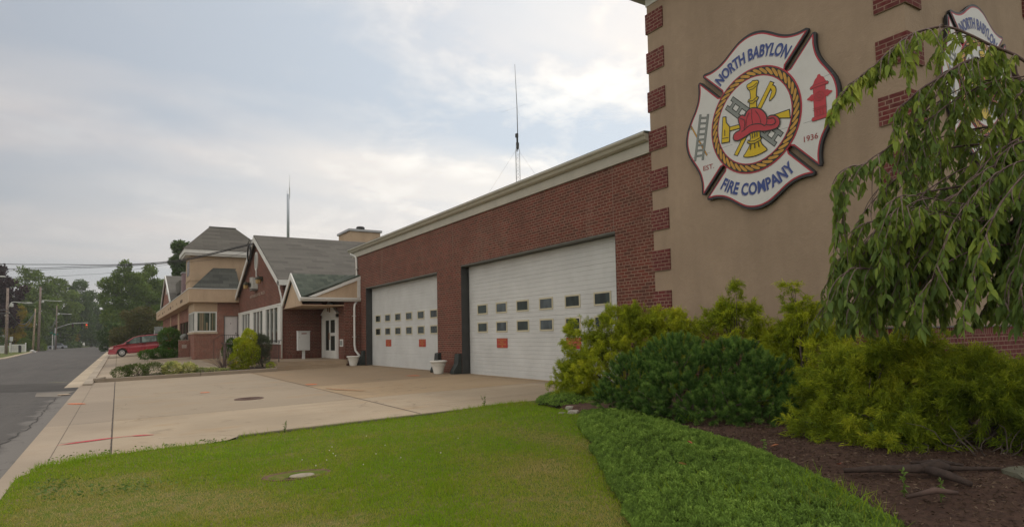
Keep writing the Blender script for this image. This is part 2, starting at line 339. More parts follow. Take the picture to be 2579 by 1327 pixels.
M['verge'] = tex3('verge_grass', ((.07,.11,.02), (.11,.13,.035), (.16,.14,.07)), (.3, 3, 25))
mb = MB(); mb.prism([(x, y, -.30) for x, y in [(-9.32,-30),(-9.32,80),(-11.42,120),(-13.42,160),(-24,207),(-60,207),(-60,-30)]], (0, 0, .15)); struct('verge', mb, M['verge'])
mb = MB(); mb.prism([(x, y, -.30) for x, y in [(-9.02,254),(-9.02,900),(-200,900),(-200,242),(-24,242)]], (0, 0, .14))
mb.prism([(x, y, -.30) for x, y in [(2.02,900),(2.02,254),(6,242),(200,242),(200,900)]], (0, 0, .14)); mb.prism([(x, y, -.30) for x, y in [(-.96,132),(-1.55,198),(3,210),(120,210),(120,100),(9,100),(0,96)]], (0, 0, .15)); struct('far_ground', mb, M['verge'])
# left kerb
mb = MB(); L = [(-9.3,40),(-9.3,80),(-11.4,120),(-13.4,160)]
for (x0, y0), (x1, y1) in zip(L, L[1:]): mb.prism([(x0-.35,y0,-.3),(x0+.05,y0,-.3),(x1+.05,y1,-.3),(x1-.35,y1,-.3)], (0, 0, .185))
struct('kerb', mb, M['gut'])
# sidewalk and apron follow the drainage slope
ys = list(np.arange(9.0, 100.1, 1.0))
def edgeY(x):
    pts = [(-.98,7.0),(-.85,8.13),(-.70,8.85),(-.34,9.3),(-.07,9.08),(.1,9.02),(.49,9.07),(1.0,9.04),(1.38,9.2),(1.42,9.42),(3,9.5),(6.4,9.6),(9.4,9.62)]
    if x <= pts[0][0]: return pts[0][1]
    for (a, b), (c, d) in zip(pts, pts[1:]):
        if x <= c: return b+(d-b)*(x-a)/(c-a)
    return 9.62
mb = grid([-.66,-.35,-.058], list(np.arange(8.6, 27, .6))+list(np.arange(27, 100, 1.5)), lambda x, y: gz(x, y)); struct('sidewalk', mb, M['walk'])
xs = [-.040]+list(np.arange(.25, 8.6, .2))+[8.6, 9.35]; ys = list(np.arange(10.0, 30, .6))+list(np.arange(30, 97, 1.5)); mb = grid(xs, [9]+ys, gz)
for i, x_ in enumerate(xs): mb.v[i] = (x_, edgeY(x_)-.02, gz(x_, 9))
struct('driveway', mb, M['conc'])
mb = MB()  # kerb strip between road and walk: flush at the apron, raised beyond it
mb.prism([(-.98,-30,-.35),(-.85,-30,-.35),(-.85,8.0,-.35),(-.66,8.9,-.35),(-.66,24.3,-.35),(-.98,24.3,-.35)], (0, 0, .166))
struct('kerb_strip', mb, M['walk'])
mb = MB()
for k in range(16):
    y0 = 24.32+k*6.8; mb.box(-.92, -.665, y0, y0+6.77, -.35, -.13)
struct('kerb', mb, M['curb'])
mb = MB().box(-1.38, -.925, 24.0, 133, -.30, -.201); struct('gutter_strip', mb, M['gut'])
# expansion joints, filled dark
mb = MB()
def strip(pts, wd, dz=.004):
    for (x0, y0), (x1, y1) in zip(pts, pts[1:]):
        n = max(1, int(math.hypot(x1-x0, y1-y0)/.5)); dx, dy = (y1-y0), (x0-x1); l = math.hypot(dx, dy); dx *= wd/2/l; dy *= wd/2/l
        for k in range(n):
            a, b = k/n, (k+1)/n; xa, ya, xb, yb = x0+(x1-x0)*a, y0+(y1-y0)*a, x0+(x1-x0)*b, y0+(y1-y0)*b
            mb.face([(xa+dx,ya+dy,gz(xa+dx,ya)+dz),(xb+dx,yb+dy,gz(xb+dx,yb)+dz),(xb-dx,yb-dy,gz(xb-dx,yb)+dz),(xa-dx,ya-dy,gz(xa-dx,ya)+dz)])
mb.box(-.060, -.038, 8.7, 25.6, -.25, -.180)
for k in range(34): strip([(-.05+rnd.uniform(-.006,.006), 8.9+k*.5),(-.05+rnd.uniform(-.006,.006), 9.4+k*.5)], rnd.uniform(.008,.020), .006)
strip([(4.2,9.6),(4.37,25.6)], .022)
for y in (12.8, 16.9, 21.0, 25.1): strip([(0,y),(8.95,y)], .010)
for y in (10.55, 12.8, 15.0, 16.9, 19, 21.2, 23.4): strip([(-.64,y),(-.08,y)], .012)
strip([(-.655,8.9),(-.655,24)], .006)
for y in (8.95,): strip([(8.96,10),(8.96,27)], .03)
struct('pavement_joint', mb, plain('joint_tar', (.10,.082,.068), .9, .3, 9))
# utility-locating paint
def spray(name, pts, wd, c, lab, dz=.008):
    global mb
    t = NT(name+'_paint'); p = t.pos(); n = t.noise(p, 38, 5, .75)
    b = t.n('ShaderNodeBsdfPrincipled'); b.inputs['Base Color'].default_value = (*c, 1); b.inputs['Roughness'].default_value = .8
    tr = t.n('ShaderNodeBsdfTransparent'); ms = t.n('ShaderNodeMixShader'); t.l(t.ramp(n, .36, .52, .25, .97), ms.inputs[0]); t.l(tr.outputs[0], ms.inputs[1]); t.l(b.outputs[0], ms.inputs[2]); t.l(ms.outputs[0], t.out.inputs[0])
    mb = MB(); 
    for i, ((x0, y0), (x1, y1)) in enumerate(zip(pts, pts[1:])):
        w0 = wd[i]; w1 = wd[i+1]; l = math.hypot(x1-x0, y1-y0); nx, ny = (y1-y0)/l, (x0-x1)/l
        mb.face([(x0+nx*w0,y0+ny*w0,gz(x0,y0)+dz),(x1+nx*w1,y1+ny*w1,gz(x1,y1)+dz),(x1-nx*w1,y1-ny*w1,gz(x1,y1)+dz),(x0-nx*w0,y0-ny*w0,gz(x0,y0)+dz)])
    o = mb.build(name, t.mat); o['kind'] = 'structure'
RED, ORG = (.55,.035,.06), (.80,.17,.04)
spray('red_paint_mark', [(-.66,10.36),(-.45,10.42),(-.2,10.50),(-.02,10.54),(.18,10.54),(.3,10.49),(.46,10.41)], [.004,.05,.06,.02,.018,.06,.012], RED, '')
spray('orange_paint_mark', [(-.90,17.35),(-.75,17.12),(-.58,16.92)], [.05,.10,.03], ORG, '', .01)
spray('orange_paint_mark', [(1.78,17.70),(1.88,17.60),(1.98,17.52)], [.02,.13,.03], ORG, '')
spray('orange_paint_mark', [(4.38,17.75),(4.5,17.6),(4.6,17.45)], [.03,.17,.04], ORG, '')
spray('orange_paint_mark', [(7.5,18.25),(7.64,18.0),(7.76,17.75)], [.02,.15,.05], ORG, '')
GRN = (.10,.42,.30)
for x, y, a in [(-2.6,45,.5),(-4.2,40,.4),(-3.4,58,.7),(-7.0,50,.6),(-6.3,62,.6),(-2.2,33,.3)]: spray('green_paint_mark', [(x,y),(x+a,y-.1)], [.025,.015], GRN, '', .006)
spray('yellow_paint_mark', [(-2.05,27.4),(-1.7,27.2),(-1.3,27.1)], [.03,.09,.02], (.26,.27,.12), '', .006)
spray('rust_stain', [(4.9,14.4),(4.6,15.2),(4.45,16.0)], [.05,.12,.03], (.42,.24,.12), '')
# old cracks and a darker patch in the road by the apron
def flat(name, polys, mat, dz):
    m_ = MB()
    for pl in polys: m_.face([(x_, y_, -.208+dz) for x_, y_ in pl])
    o = m_.build(name, mat); o['kind'] = 'structure'
flat('road_patch', [[(-1.02,22.5),(-1.02,25.4),(-2.3,27.4),(-5.2,28.2),(-5.0,23.6),(-2.4,23.2)]], concrete_mat('patch_asphalt', (.075,.070,.066), None, .2), .004)
flat('road_patch', [[(-1.25,20.1),(-1.0,22.2),(-1.9,22.2),(-1.8,20.6)]], concrete_mat('patch_pale', (.21,.19,.165), None, .4), .006)
cr = []; 
def crack(pts, wd):
    q = [Vector((x_, y_, 0)) for x_, y_ in pts]; out = []
    for a, b in zip(q, q[1:]):
        n = max(2, int((b-a).length/.16)); out += [a.lerp(b, k/n)+Vector((rnd.uniform(-.035,.035), rnd.uniform(-.03,.03), 0)) for k in range(n)]
    for a, b in zip(out, out[1:]):
        w_ = wd*.55*rnd.uniform(.3, 1.4); d = (b-a); nn = Vector((-d.y, d.x, 0)).normalized()*w_; cr.append([(a.x-nn.x,a.y-nn.y),(b.x-nn.x,b.y-nn.y),(b.x+nn.x,b.y+nn.y),(a.x+nn.x,a.y+nn.y)])
crack([(-1.30,19.9),(-1.24,16.1),(-1.21,13.3),(-1.27,12.2),(-1.34,10.9),(-1.22,8.6)], .016); crack([(-1.02,27.4),(-3,27.7),(-6,28.3),(-9,28.6)], .03); crack([(-1.0,22.5),(-2.4,23.2),(-5.0,23.7),(-8.5,24.5)], .025); crack([(-1.25,16.1),(-1.1,15.9),(-1.0,16.1)], .01); crack([(-1.3,11),(-1.15,11.2),(-1.0,11.1)], .01); crack([(-1.25,13.3),(-1.1,13.6),(-1.0,13.5)], .01)
crack([(-4.6,14),(-4.4,30),(-4.9,44),(-4.7,60)], .014); crack([(-9,36),(-5,35.6),(-1.1,36)], .03)
flat('road_crack', cr, plain('crack_dark', (.05,.047,.044), .9), .009)
# round utility cover in the apron
mb = MB(); mb.lathe([(.23,-.03),(.30,-.03),(.30,.012),(.285,.015),(.27,.012),(.265,.004),(.0001,.004)], (0, 0, 0), 40)
for k in range(5):
    r = .04+.045*k; mb.lathe([(r,.003),(r,.009),(r+.018,.009),(r+.018,.003)], (0, 0, 0), 32)
o = mb.build('manhole_cover', plain('rust_iron', (.13,.08,.065), .8, .3, 12, bstr=.4), label='round rusty iron utility cover set flush in the concrete driveway', cat='manhole cover'); o.location = (2.46, 14.88, gz(2.46, 14.88)); o.rotation_euler = (0, -.02, 0)
# stone chip by the gutter
mb = MB().lathe([(.10,0),(.13,.015),(.09,.03),(.01,.034)], (0,0,0), 9, 0, 1.2, .8); o = mb.build('stone', plain('stone', (.40,.32,.25), .9, .2, 20), label='flat pale stone lying at the broken asphalt edge beside the driveway', cat='stone'); o.location = (-1.19, 20.6, -.2)

# ------------------------------------------------------------------ lawn
def lz(x, y):
    z = .02*(min(x, 8.5)-8.5)-.030*S(x, .7, 1.6)*S(y, 3, 8)-.03*S(x, .3, 1.5)*(1-S(y, 3, 8))
    return z + .012*float(vnoise(x, y, .8)) + .05*S(x, 4.2, 5.5)
xs = [-.85+.25*k for k in range(41)]; mb = MB(); NY = 46
for j in range(NY+1):
    for x in xs:
        y1 = edgeY(x)-(.005 if x > 1.2 else .03); y = -6+(y1+6)*j/NY; mb.v.append((x, y, lz(x, y)))
n = len(xs); mb.f = [(j*n+i, j*n+i+1, (j+1)*n+i+1, (j+1)*n+i) for j in range(NY) for i in range(n-1)]; mb.m = [0]*len(mb.f)
def dry(x, y):
    """0 green .. 1 dry turf; patches sit where the photo shows worn turf"""
    x = np.asarray(x, float); y = np.asarray(y, float)
    d = .22+.22*vnoise(x, y, .9, 1)+.18*vnoise(x, y, 2.6, 2)+.10*vnoise(x, y, 7, 3)
    for cx, cy, rx, ry, a in [(4.45,6.35,.28,.8,.8),(-.1,6.5,.55,.5,1.2),(.45,5.9,.6,.35,1.0),(1.3,4.6,.5,.3,.7),(-.2,5.6,.4,.3,.8),(-.5,7.3,.25,.3,.4),(.2,7.3,.5,.2,.4),(2.8,4.2,.5,.4,.5),(3.6,5.0,.35,.4,.4),(1.7,7.6,.6,.2,.35),(2.6,8.2,.8,.2,.3),(1.0,8.6,.5,.2,.4),(1.5,6.45,.3,.2,.7),(3.9,7.9,.6,.3,.35),(2.9,3.3,.3,.5,.4),(.9,5.3,.6,.3,.4)]:
        d = d+a*np.exp(-((x-cx)/rx)**2-((y-cy)/ry)**2)
    return np.clip(d, 0, 1)
me_l = mb.build('lawn', [tex3('lawn_soil', ((.12,.15,.02), (.09,.14,.015), (.22,.17,.075)), (1.3, 9, 60))], smooth=True); me_l['kind'] = 'structure'
# dark weathered kerb face along the apron edge (lawn is lower than the slab)
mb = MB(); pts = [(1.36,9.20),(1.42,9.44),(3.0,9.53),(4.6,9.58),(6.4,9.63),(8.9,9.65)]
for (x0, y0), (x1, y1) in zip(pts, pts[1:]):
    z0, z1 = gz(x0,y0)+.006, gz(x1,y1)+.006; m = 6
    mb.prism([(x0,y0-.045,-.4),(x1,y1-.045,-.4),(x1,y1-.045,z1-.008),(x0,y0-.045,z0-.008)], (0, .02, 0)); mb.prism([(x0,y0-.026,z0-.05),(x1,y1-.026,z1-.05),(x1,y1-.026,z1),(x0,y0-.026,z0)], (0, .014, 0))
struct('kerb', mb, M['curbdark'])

# ------------------------------------------------------------------ blade builder (vectorised)
def blades(name, P, D, Lg, Wd, tint, mat, parent=None, bend=.0, segs=1, kind=None, shape='blade', side=None, **tg):
    """P base points, D unit directions, Lg lengths, Wd widths; tapered blades or diamond leaves"""
    P = np.asarray(P, np.float32); D = np.asarray(D, np.float32); n = len(P)
    if side is None:
        a = rng.normal(size=(n, 3)).astype(np.float32); side = np.cross(D, a)
    side = side/np.maximum(np.linalg.norm(side, axis=1, keepdims=True), 1e-6)
    Lg = np.broadcast_to(np.asarray(Lg, np.float32), (n,))[:, None]; Wd = np.broadcast_to(np.asarray(Wd, np.float32), (n,))[:, None]
    dn = np.array([[0, 0, -1]], np.float32); bd = np.broadcast_to(np.asarray(bend, np.float32), (n,))[:, None]
    if shape == 'blade' and segs == 1:
        V = np.stack([P-side*Wd/2, P+side*Wd/2, P+D*Lg+dn*bd*Lg], 1); k = 3; F = np.arange(n*3).reshape(n, 3)
    elif shape == 'blade':
        mid = P+D*Lg*.55+dn*bd*Lg*.2; tip = P+D*Lg+dn*bd*Lg
        V = np.stack([P-side*Wd*.4, P+side*Wd*.4, mid+side*Wd*.5, mid-side*Wd*.5, tip], 1); k = 5
        b = (np.arange(n)*5)[:, None]; F = None; quad = b+np.array([[0, 1, 2, 3]]); tri = b+np.array([[3, 2, 4]])
    elif shape == 'leaf':   # pointed oval folded along its midrib
        nrm = np.cross(D, side); q = P+D*Lg*.28+dn*bd*Lg*.1; q2 = P+D*Lg*.62+dn*bd*Lg*.35; tip = P+D*Lg+dn*bd*Lg
        V = np.stack([P, q-side*Wd*.46+nrm*Wd*.16, q2-side*Wd*.42+nrm*Wd*.16, tip, q2+side*Wd*.42+nrm*Wd*.16, q+side*Wd*.46+nrm*Wd*.16, P+D*Lg*.45+dn*bd*Lg*.2], 1); k = 7
        b = (np.arange(n)*7)[:, None]; F = None; quad = np.concatenate([b+np.array([[0, 6, 2, 1]]), b+np.array([[6, 3, 2, 6]])[:, :0]], 1) if 0 else None
        tri = np.concatenate([b+np.array([[0,6,1]]), b+np.array([[1,6,2]]), b+np.array([[2,6,3]]), b+np.array([[6,4,3]]), b+np.array([[6,5,4]]), b+np.array([[0,5,6]])], 0)
    else:                   # quad card
        V = np.stack([P-side*Wd/2, P+D*Lg*.5-side*Wd*.5+dn*0, P+D*Lg, P+D*Lg*.5+side*Wd*.5], 1); k = 4; F = np.arange(n*4).reshape(n, 4)
    V = V.reshape(-1, 3)
    if F is None:
        if shape == 'blade':
            loops = np.concatenate([quad.ravel(), tri.ravel()]); sizes = np.concatenate([np.full(n, 4), np.full(n, 3)])
        else: loops = tri.ravel(); sizes = np.full(len(tri), 3)
    else: loops = F.ravel(); sizes = np.full(len(F), F.shape[1])
    me = bpy.data.meshes.new(name); me.vertices.add(len(V)); me.vertices.foreach_set('co', V.ravel())
    me.loops.add(len(loops)); me.loops.foreach_set('vertex_index', loops.astype(np.int32))
    st = np.concatenate([[0], np.cumsum(sizes)[:-1]]).astype(np.int32); me.polygons.add(len(sizes)); me.polygons.foreach_set('loop_start', st)
    me.update(calc_edges=True)
    at = me.attributes.new('tint', 'FLOAT', 'POINT'); at.data.foreach_set('value', np.repeat(np.clip(tint, 0, 1).astype(np.float32), k))
    me.materials.append(mat); o = bpy.data.objects.new(name, me); col.objects.link(o); adopt(o, parent)
    if kind: o['kind'] = kind
    if tg: tag(o, **tg)
    return o
def unit(a): return a/np.maximum(np.linalg.norm(a, axis=-1, keepdims=True), 1e-6)
def inpoly(x, y, poly):
    c = np.zeros(len(x), bool); n = len(poly)
    for i in range(n):
        (x0, y0), (x1, y1) = poly[i], poly[(i+1) % n]
        h = ((y0 > y) != (y1 > y)) & (x < (x1-x0)*(y-y0)/((y1-y0) if y1 != y0 else 1e-9)+x0); c ^= h
    return c
def lzv(x, y):
    s = lambda v, a, b: (lambda q: q*q*(3-2*q))(np.clip((v-a)/(b-a), 0, 1))
    return .02*(np.minimum(x, 8.5)-8.5)-.030*s(x, .7, 1.6)*s(y, 3, 8)-.03*s(x, .3, 1.5)*(1-s(y, 3, 8))+.012*vnoise(x, y, .8)+.05*s(x, 4.2, 5.5)

BED = [(6.45,9.55),(6.15,8.9),(6.05,8.25),(5.98,7.65),(5.30,6.75),(4.66,5.66),(4.12,4.85),(3.60,4.07),(3.05,3.19),(2.4,2.2),(1.7,.9),(1.5,-1),(9.2,-1),(9.2,9.55)]
N = 420000
x = rng.uniform(-.85, 6.2, N); y = rng.uniform(1.8, 9.7, N)
ey = np.interp(x, [-.98,-.85,-.70,-.34,-.07,.1,.49,1.0,1.38,1.42,3,6.4,9.4], [7,8.13,8.85,9.3,9.08,9.02,9.07,9.04,9.15,9.38,9.45,9.55,9.6])+.05*vnoise(x, 0*x, 6)
dd = np.hypot(x, y); k = (y < ey) & ~inpoly(x, y, BED) & (y > .34*x+1.0) & (rng.random(N) < np.clip(1.25-.1*dd, .35, 1)) & (((x-1.52)/.34)**2+((y-6.47)/.17)**2 > 1)
x = x[k]; y = y[k]; n = len(x); dr = dry(x, y)
keep = rng.random(n) > dr*.35; x, y, dr = x[keep], y[keep], dr[keep]; n = len(x)
D = unit(np.stack([rng.normal(0, .42, n), rng.normal(0, .42, n), np.ones(n)], 1))
edge_tall = 1+.8*np.exp(-((np.interp(x, [-.85,1.4,6.4], [8.6,9.4,9.55])-y)/.15)**2)
Lg = rng.uniform(.028, .062, n)*(1.1-.4*dr)*(1+.35*(vnoise(x, y, 3.3, 5) > .5))*edge_tall
M['grass'] = leaf_mat('grass', [(0, (.48,.35,.18)), (.30, (.35,.30,.085)), (.50, (.235,.32,.015)), (.80, (.15,.30,.012)), (1, (.36,.47,.022))], .35, .6, .2, .7)
blades('grass', np.stack([x, y, lzv(x, y)-.004], 1), D, Lg, rng.uniform(.005, .010, n), .86-dr*.95+rng.normal(0, .13, n), M['grass'], bend=rng.uniform(0, .5, n), kind='stuff', label='short patchy green lawn grass with dry brown spots', cat='grass')
# clover heads dotted over the lawn
cx = rng.normal(2.2, .5, 14); cy = rng.normal(6.9, .5, 14); mb = MB()
for a, b in zip(cx, cy):
    if b < 8.9: mb.lathe([(.002,0),(.006,.004),(.006,.009),(.002,.013)], (a, b, lz(a, b)+.035), 6)
mb.build('clover', plain('clover_white', (.62,.60,.52), .8), label='tiny white clover heads scattered in the lawn', cat='clover', kind='stuff')
# broad leaved weeds creeping along the pavement edge
wx = rng.uniform(-.8, 1.6, 330); wy = np.interp(wx, [-.98,-.85,-.70,-.34,-.07,.1,.49,1.0,1.38,1.6], [7,8.13,8.85,9.3,9.08,9.02,9.07,9.04,9.15,9.38])-np.abs(rng.normal(0, .10, 330))+.05; wd = (vnoise(wx, wy, 5, 8) > .1); wx, wy = wx[wd], wy[wd]
wx = np.concatenate([wx, rng.normal(-.45, .1, 120), rng.normal(.1, .25, 120)]); wy = np.concatenate([wy, rng.normal(7.3, .25, 120), rng.normal(6.7, .1, 120)]); n = len(wx)
D = unit(np.stack([rng.normal(0, 1, n), rng.normal(0, 1, n), rng.uniform(.2, .8, n)], 1))
M['weed'] = leaf_mat('weed', [(0, (.07,.11,.02)), (.6, (.12,.20,.035)), (1, (.17,.26,.05))], .25)
blades('weed', np.stack([wx, wy, lzv(wx, wy)+rng.uniform(.01, .05, n)], 1), D, rng.uniform(.02, .045, n), rng.uniform(.012, .022, n), rng.random(n), M['weed'], shape='leaf', bend=.2, kind='stuff', label='broad leaved weeds creeping over the pavement edge', cat='weeds')
# a few tall seeding weeds by the kerb
def tall_weed(px, py, h, lab):
    r_ = thing('weed_stalk', (px, py, lz(px, py)), lab, 'weed'); mb = MB(); b = Vector((px, py, lz(px, py)))
    tips = []
    for k in range(3):
        q = b+Vector((rnd.uniform(-.05,.05), rnd.uniform(-.05,.05), h*rnd.uniform(.7,1))); mb.tube([b, (b+q)/2+Vector((.01,0,0)), q], [.003,.0025,.001], 5); tips.append((b, q))
    mb.build('stem', M['weed'], r_)
    P = np.array([list(a.lerp(q, f)) for a, q in tips for f in np.linspace(.1, 1, 9)]); n = len(P)
    blades('foliage', P, unit(rng.normal(0, 1, (n, 3))+[0, 0, .6]), .04, .012, rng.random(n), M['weed'], r_, shape='leaf')
tall_weed(2.02, 9.40, .17, 'tall thin weed growing at the kerb left of centre on the driveway edge')
tall_weed(5.35, 9.52, .20, 'tall thin weed growing at the kerb near the shrubs')
# sunken drain cover in the lawn
r_ = thing('drain_cover', (1.52, 6.47, -.22), 'sunken round drain cover half buried in bare soil in the lawn', 'drain cover')
mb = MB(); mb.lathe([(.36,.075),(.31,.085),(.26,.075),(.19,.045),(.0001,.04)], (1.52, 6.47, lz(1.52,6.47)-.075), 32, 0, 1, .62); mb.build('soil_ring', tex3('bare_soil', ((.17,.105,.075), (.21,.135,.09), (.10,.065,.05)), (3, 12, 60)), r_, smooth=True)
mb = MB(); mb.lathe([(.12,.0),(.12,.016),(.11,.022),(.07,.028),(.001,.030)], (1.55, 6.42, lz(1.52,6.47)-.012), 28, 0, 1, .7); mb.build('lid', plain('pale_lid', (.33,.29,.22), .7, .25, 14, dirt=((.30,.17,.08), .9)), r_)

# ------------------------------------------------------------------ mulch bed
xs = np.arange(1.4, 9.35, .12); ys_ = np.arange(-1, 9.6, .12); X, Y = np.meshgrid(xs, ys_); ins = inpoly(X.ravel()+.03, Y.ravel(), BED).reshape(X.shape)
Z = lzv(X, Y)+.035+.012*vnoise(X, Y, 4, 4)+.06*np.clip((X-5)/2, 0, 1); Z = np.where(ins, Z, lzv(X, Y)-.05); mb = MB(); n = len(xs)
mb.v = [tuple(q) for q in np.stack([X.ravel(), Y.ravel(), Z.ravel()], 1).tolist()]; fl = ins.ravel()
mb.f = [f for j in range(len(ys_)-1) for i in range(n-1) for f in [(j*n+i, j*n+i+1, (j+1)*n+i+1, (j+1)*n+i)] if any(fl[q] for q in f)]; mb.m = [0]*len(mb.f)
o = mb.build('mulch_bed', tex3('mulch', ((.095,.056,.043), (.13,.08,.06), (.055,.035,.03)), (1.5, 14, 70), bs=.9), smooth=True); o['kind'] = 'structure'
def bz(x, y): return lzv(np.asarray(x, float), np.asarray(y, float))+.035+.012*vnoise(x, y, 4, 4)+.06*np.clip((np.asarray(x, float)-5)/2, 0, 1)
n = 26000; x = rng.uniform(3.5, 8.6, n); y = rng.uniform(1.4, 6.2, n); k = inpoly(x, y, BED) & (np.hypot(x, y) < 9.5); x, y = x[k], y[k]; n = len(x)
D = unit(np.stack([rng.normal(0, 1, n), rng.normal(0, 1, n), rng.normal(.05, .25, n)], 1))
M['chip'] = leaf_mat('wood_chip', [(0, (.04,.028,.022)), (.5, (.105,.07,.05)), (.8, (.17,.12,.085)), (1, (.30,.24,.18))], 0, .9, .1, 3)
q_ = rng.random(n) < .02
blades('wood_chips', np.stack([x, y, bz(x, y)+.008], 1), D, np.where(q_, rng.uniform(.05, .12, n), rng.uniform(.012, .045, n)), np.where(q_, .008, rng.uniform(.005, .015, n)), rng.random(n)**1.3, M['chip'], shape='card', kind='stuff', label='brown wood chip mulch covering the planting bed', cat='mulch')

# ------------------------------------------------------------------ planting
def wood_mat(name, c, s=12): return plain(name, c, .9, .3, s, bstr=.6, bscale=60)
M['bark'] = wood_mat('bark', (.11,.085,.07)); M['twig'] = wood_mat('twig', (.17,.125,.11)); M['barkred'] = wood_mat('bark_red', (.13,.085,.08))
M['juniper'] = leaf_mat('juniper', [(0, (.20,.12,.08)), (.12, (.06,.10,.025)), (.5, (.145,.25,.042)), (.8, (.265,.395,.072)), (1, (.42,.54,.13))], .2, .8, .1, 3)
M['cypress'] = leaf_mat('cypress', [(0, (.05,.085,.014)), (.35, (.15,.22,.02)), (.70, (.36,.43,.03)), (1, (.62,.60,.04))], .3, .8, .1, 1.6)
M['cypress_dk'] = leaf_mat('cypress_green', [(0, (.04,.07,.014)), (.40, (.13,.20,.02)), (.75, (.30,.37,.028)), (1, (.52,.52,.04))], .3, .8, .1, 1.6)
M['mugo'] = leaf_mat('mugo', [(0, (.03,.07,.02)), (.45, (.085,.175,.038)), (1, (.27,.42,.09))], .15, .8, .08, 2)
M['dark_underlay'] = tex3('dark_underlay', ((.018,.024,.010), (.03,.038,.014), (.012,.015,.008)), (3, 12, 40))
JP = [(5.9,7.55),(5.2,6.75),(4.53,5.66),(3.98,4.85),(3.46,4.07),(2.90,3.19),(2.25,2.2),(1.5,.9),(2.9,.5),(3.75,1.75),(4.25,2.25),(4.6,2.72),(4.95,3.3),(5.42,4.2),(5.72,5.2),(6.25,6.4)]
JP2 = [(6.45,9.5),(6.0,8.9),(5.9,8.25),(6.4,8.0),(7.1,8.4),(7.6,9.5)]
def edge_dist(x, y, poly):
    d = np.full(len(x), 9.)
    for i in range(len(poly)):
        (x0, y0), (x1, y1) = poly[i], poly[(i+1) % len(poly)]; dx, dy = x1-x0, y1-y0
        t_ = np.clip(((x-x0)*dx+(y-y0)*dy)/(dx*dx+dy*dy), 0, 1); d = np.minimum(d, np.hypot(x-x0-t_*dx, y-y0-t_*dy))
    return d
def groundcover(poly, dens, hmax, lab, seed):
    a = np.array(poly); lo, hi = a.min(0)-.1, a.max(0)+.1; n = int(dens*(hi-lo).prod()); x = rng.uniform(lo[0], hi[0], n); y = rng.uniform(lo[1], hi[1], n)
    wx_, wy_ = x+.05*vnoise(x, y, 7, seed), y+.05*vnoise(x, y, 8, seed+1); k = inpoly(wx_, wy_, poly) & (np.hypot(x, y) > 1.6); x, y = x[k], y[k]; e = edge_dist(x, y, poly)
    def RD(x, y): return np.clip(np.abs(vnoise(x+.06*vnoise(x, y, 9, seed), y, 12, seed+2))*1.7, 0, 1)**.8*.62+np.clip(np.abs(vnoise(x, y*1.4, 29, seed+3))*1.7, 0, 1)*.38
    def H(x, y, e): return lzv(x, y)+.02+hmax*np.sqrt(np.clip(e/.5+.08, 0, 1))*(.38+.15*vnoise(x, y, 2.3, seed)+.72*RD(x, y))
    z = H(x, y, e); gx = (H(x+.02, y, e)-z)/.02; gy = (H(x, y+.02, e)-z)/.02; n = len(x)
    out = unit(np.stack([-gx*.7, -gy*.7, np.ones(n)], 1)+rng.normal(0, .55, (n, 3)))
    dead = (vnoise(x, y, 4.2, seed+6) > 1.05)
    blades('juniper_mat', np.stack([x, y, z-rng.uniform(0, .03, n)], 1), out, np.where(rng.random(n) < .025, rng.uniform(.03, .05, n), rng.uniform(.010, .026, n)), rng.uniform(.004, .010, n), np.where(dead, rng.uniform(0, .1, n), np.clip(.2+.6*rng.random(n)+.18*vnoise(x, y, 1.8, seed+5), .14, 1)*(.45+.75*RD(x, y))), M['juniper'], bend=.15, shape='card', kind='stuff', label=lab, cat='juniper')
    xs = np.arange(lo[0], hi[0], .07); ys = np.arange(lo[1], hi[1], .07); X, Y = np.meshgrid(xs, ys); f = X.ravel(), Y.ravel(); ins = inpoly(*f, poly); Z = H(f[0], f[1], edge_dist(*f, poly))-.035; m = len(xs); mb = MB()
    mb.v = [tuple(q) for q in np.stack([f[0], f[1], Z], 1).tolist()]; mb.f = [(j*m+i, j*m+i+1, (j+1)*m+i+1, (j+1)*m+i) for j in range(len(ys)-1) for i in range(m-1) if ins[j*m+i] and ins[j*m+i+1] and ins[(j+1)*m+i] and ins[(j+1)*m+i+1]]; mb.m = [0]*len(mb.f)
    mb.build('juniper_underlay', M['dark_underlay'], smooth=True, kind='stuff', label='dark sheet beneath the creeping juniper', cat='juniper')  # near-black sheet following the mound just below the foliage
groundcover(JP, 50000, .145, 'bright green creeping juniper spreading between the lawn and the mulch', 1)
groundcover(JP2, 16000, .20, 'low green juniper spreading beside the driveway corner', 5)
# long grass tufts growing through the juniper
n = 900; x = rng.normal(4.1, .35, n); y = rng.normal(2.75, .45, n); k = inpoly(x, y, JP); x, y = x[k], y[k]; n = len(x)
blades('grass_tuft', np.stack([x, y, lzv(x, y)+.1], 1), unit(np.stack([rng.normal(0, .35, n), rng.normal(0, .35, n), np.ones(n)], 1)), rng.uniform(.08, .20, n), .006, .4+.6*rng.random(n), M['grass'], bend=.35, kind='stuff', label='long grass growing up through the juniper near the front', cat='grass')

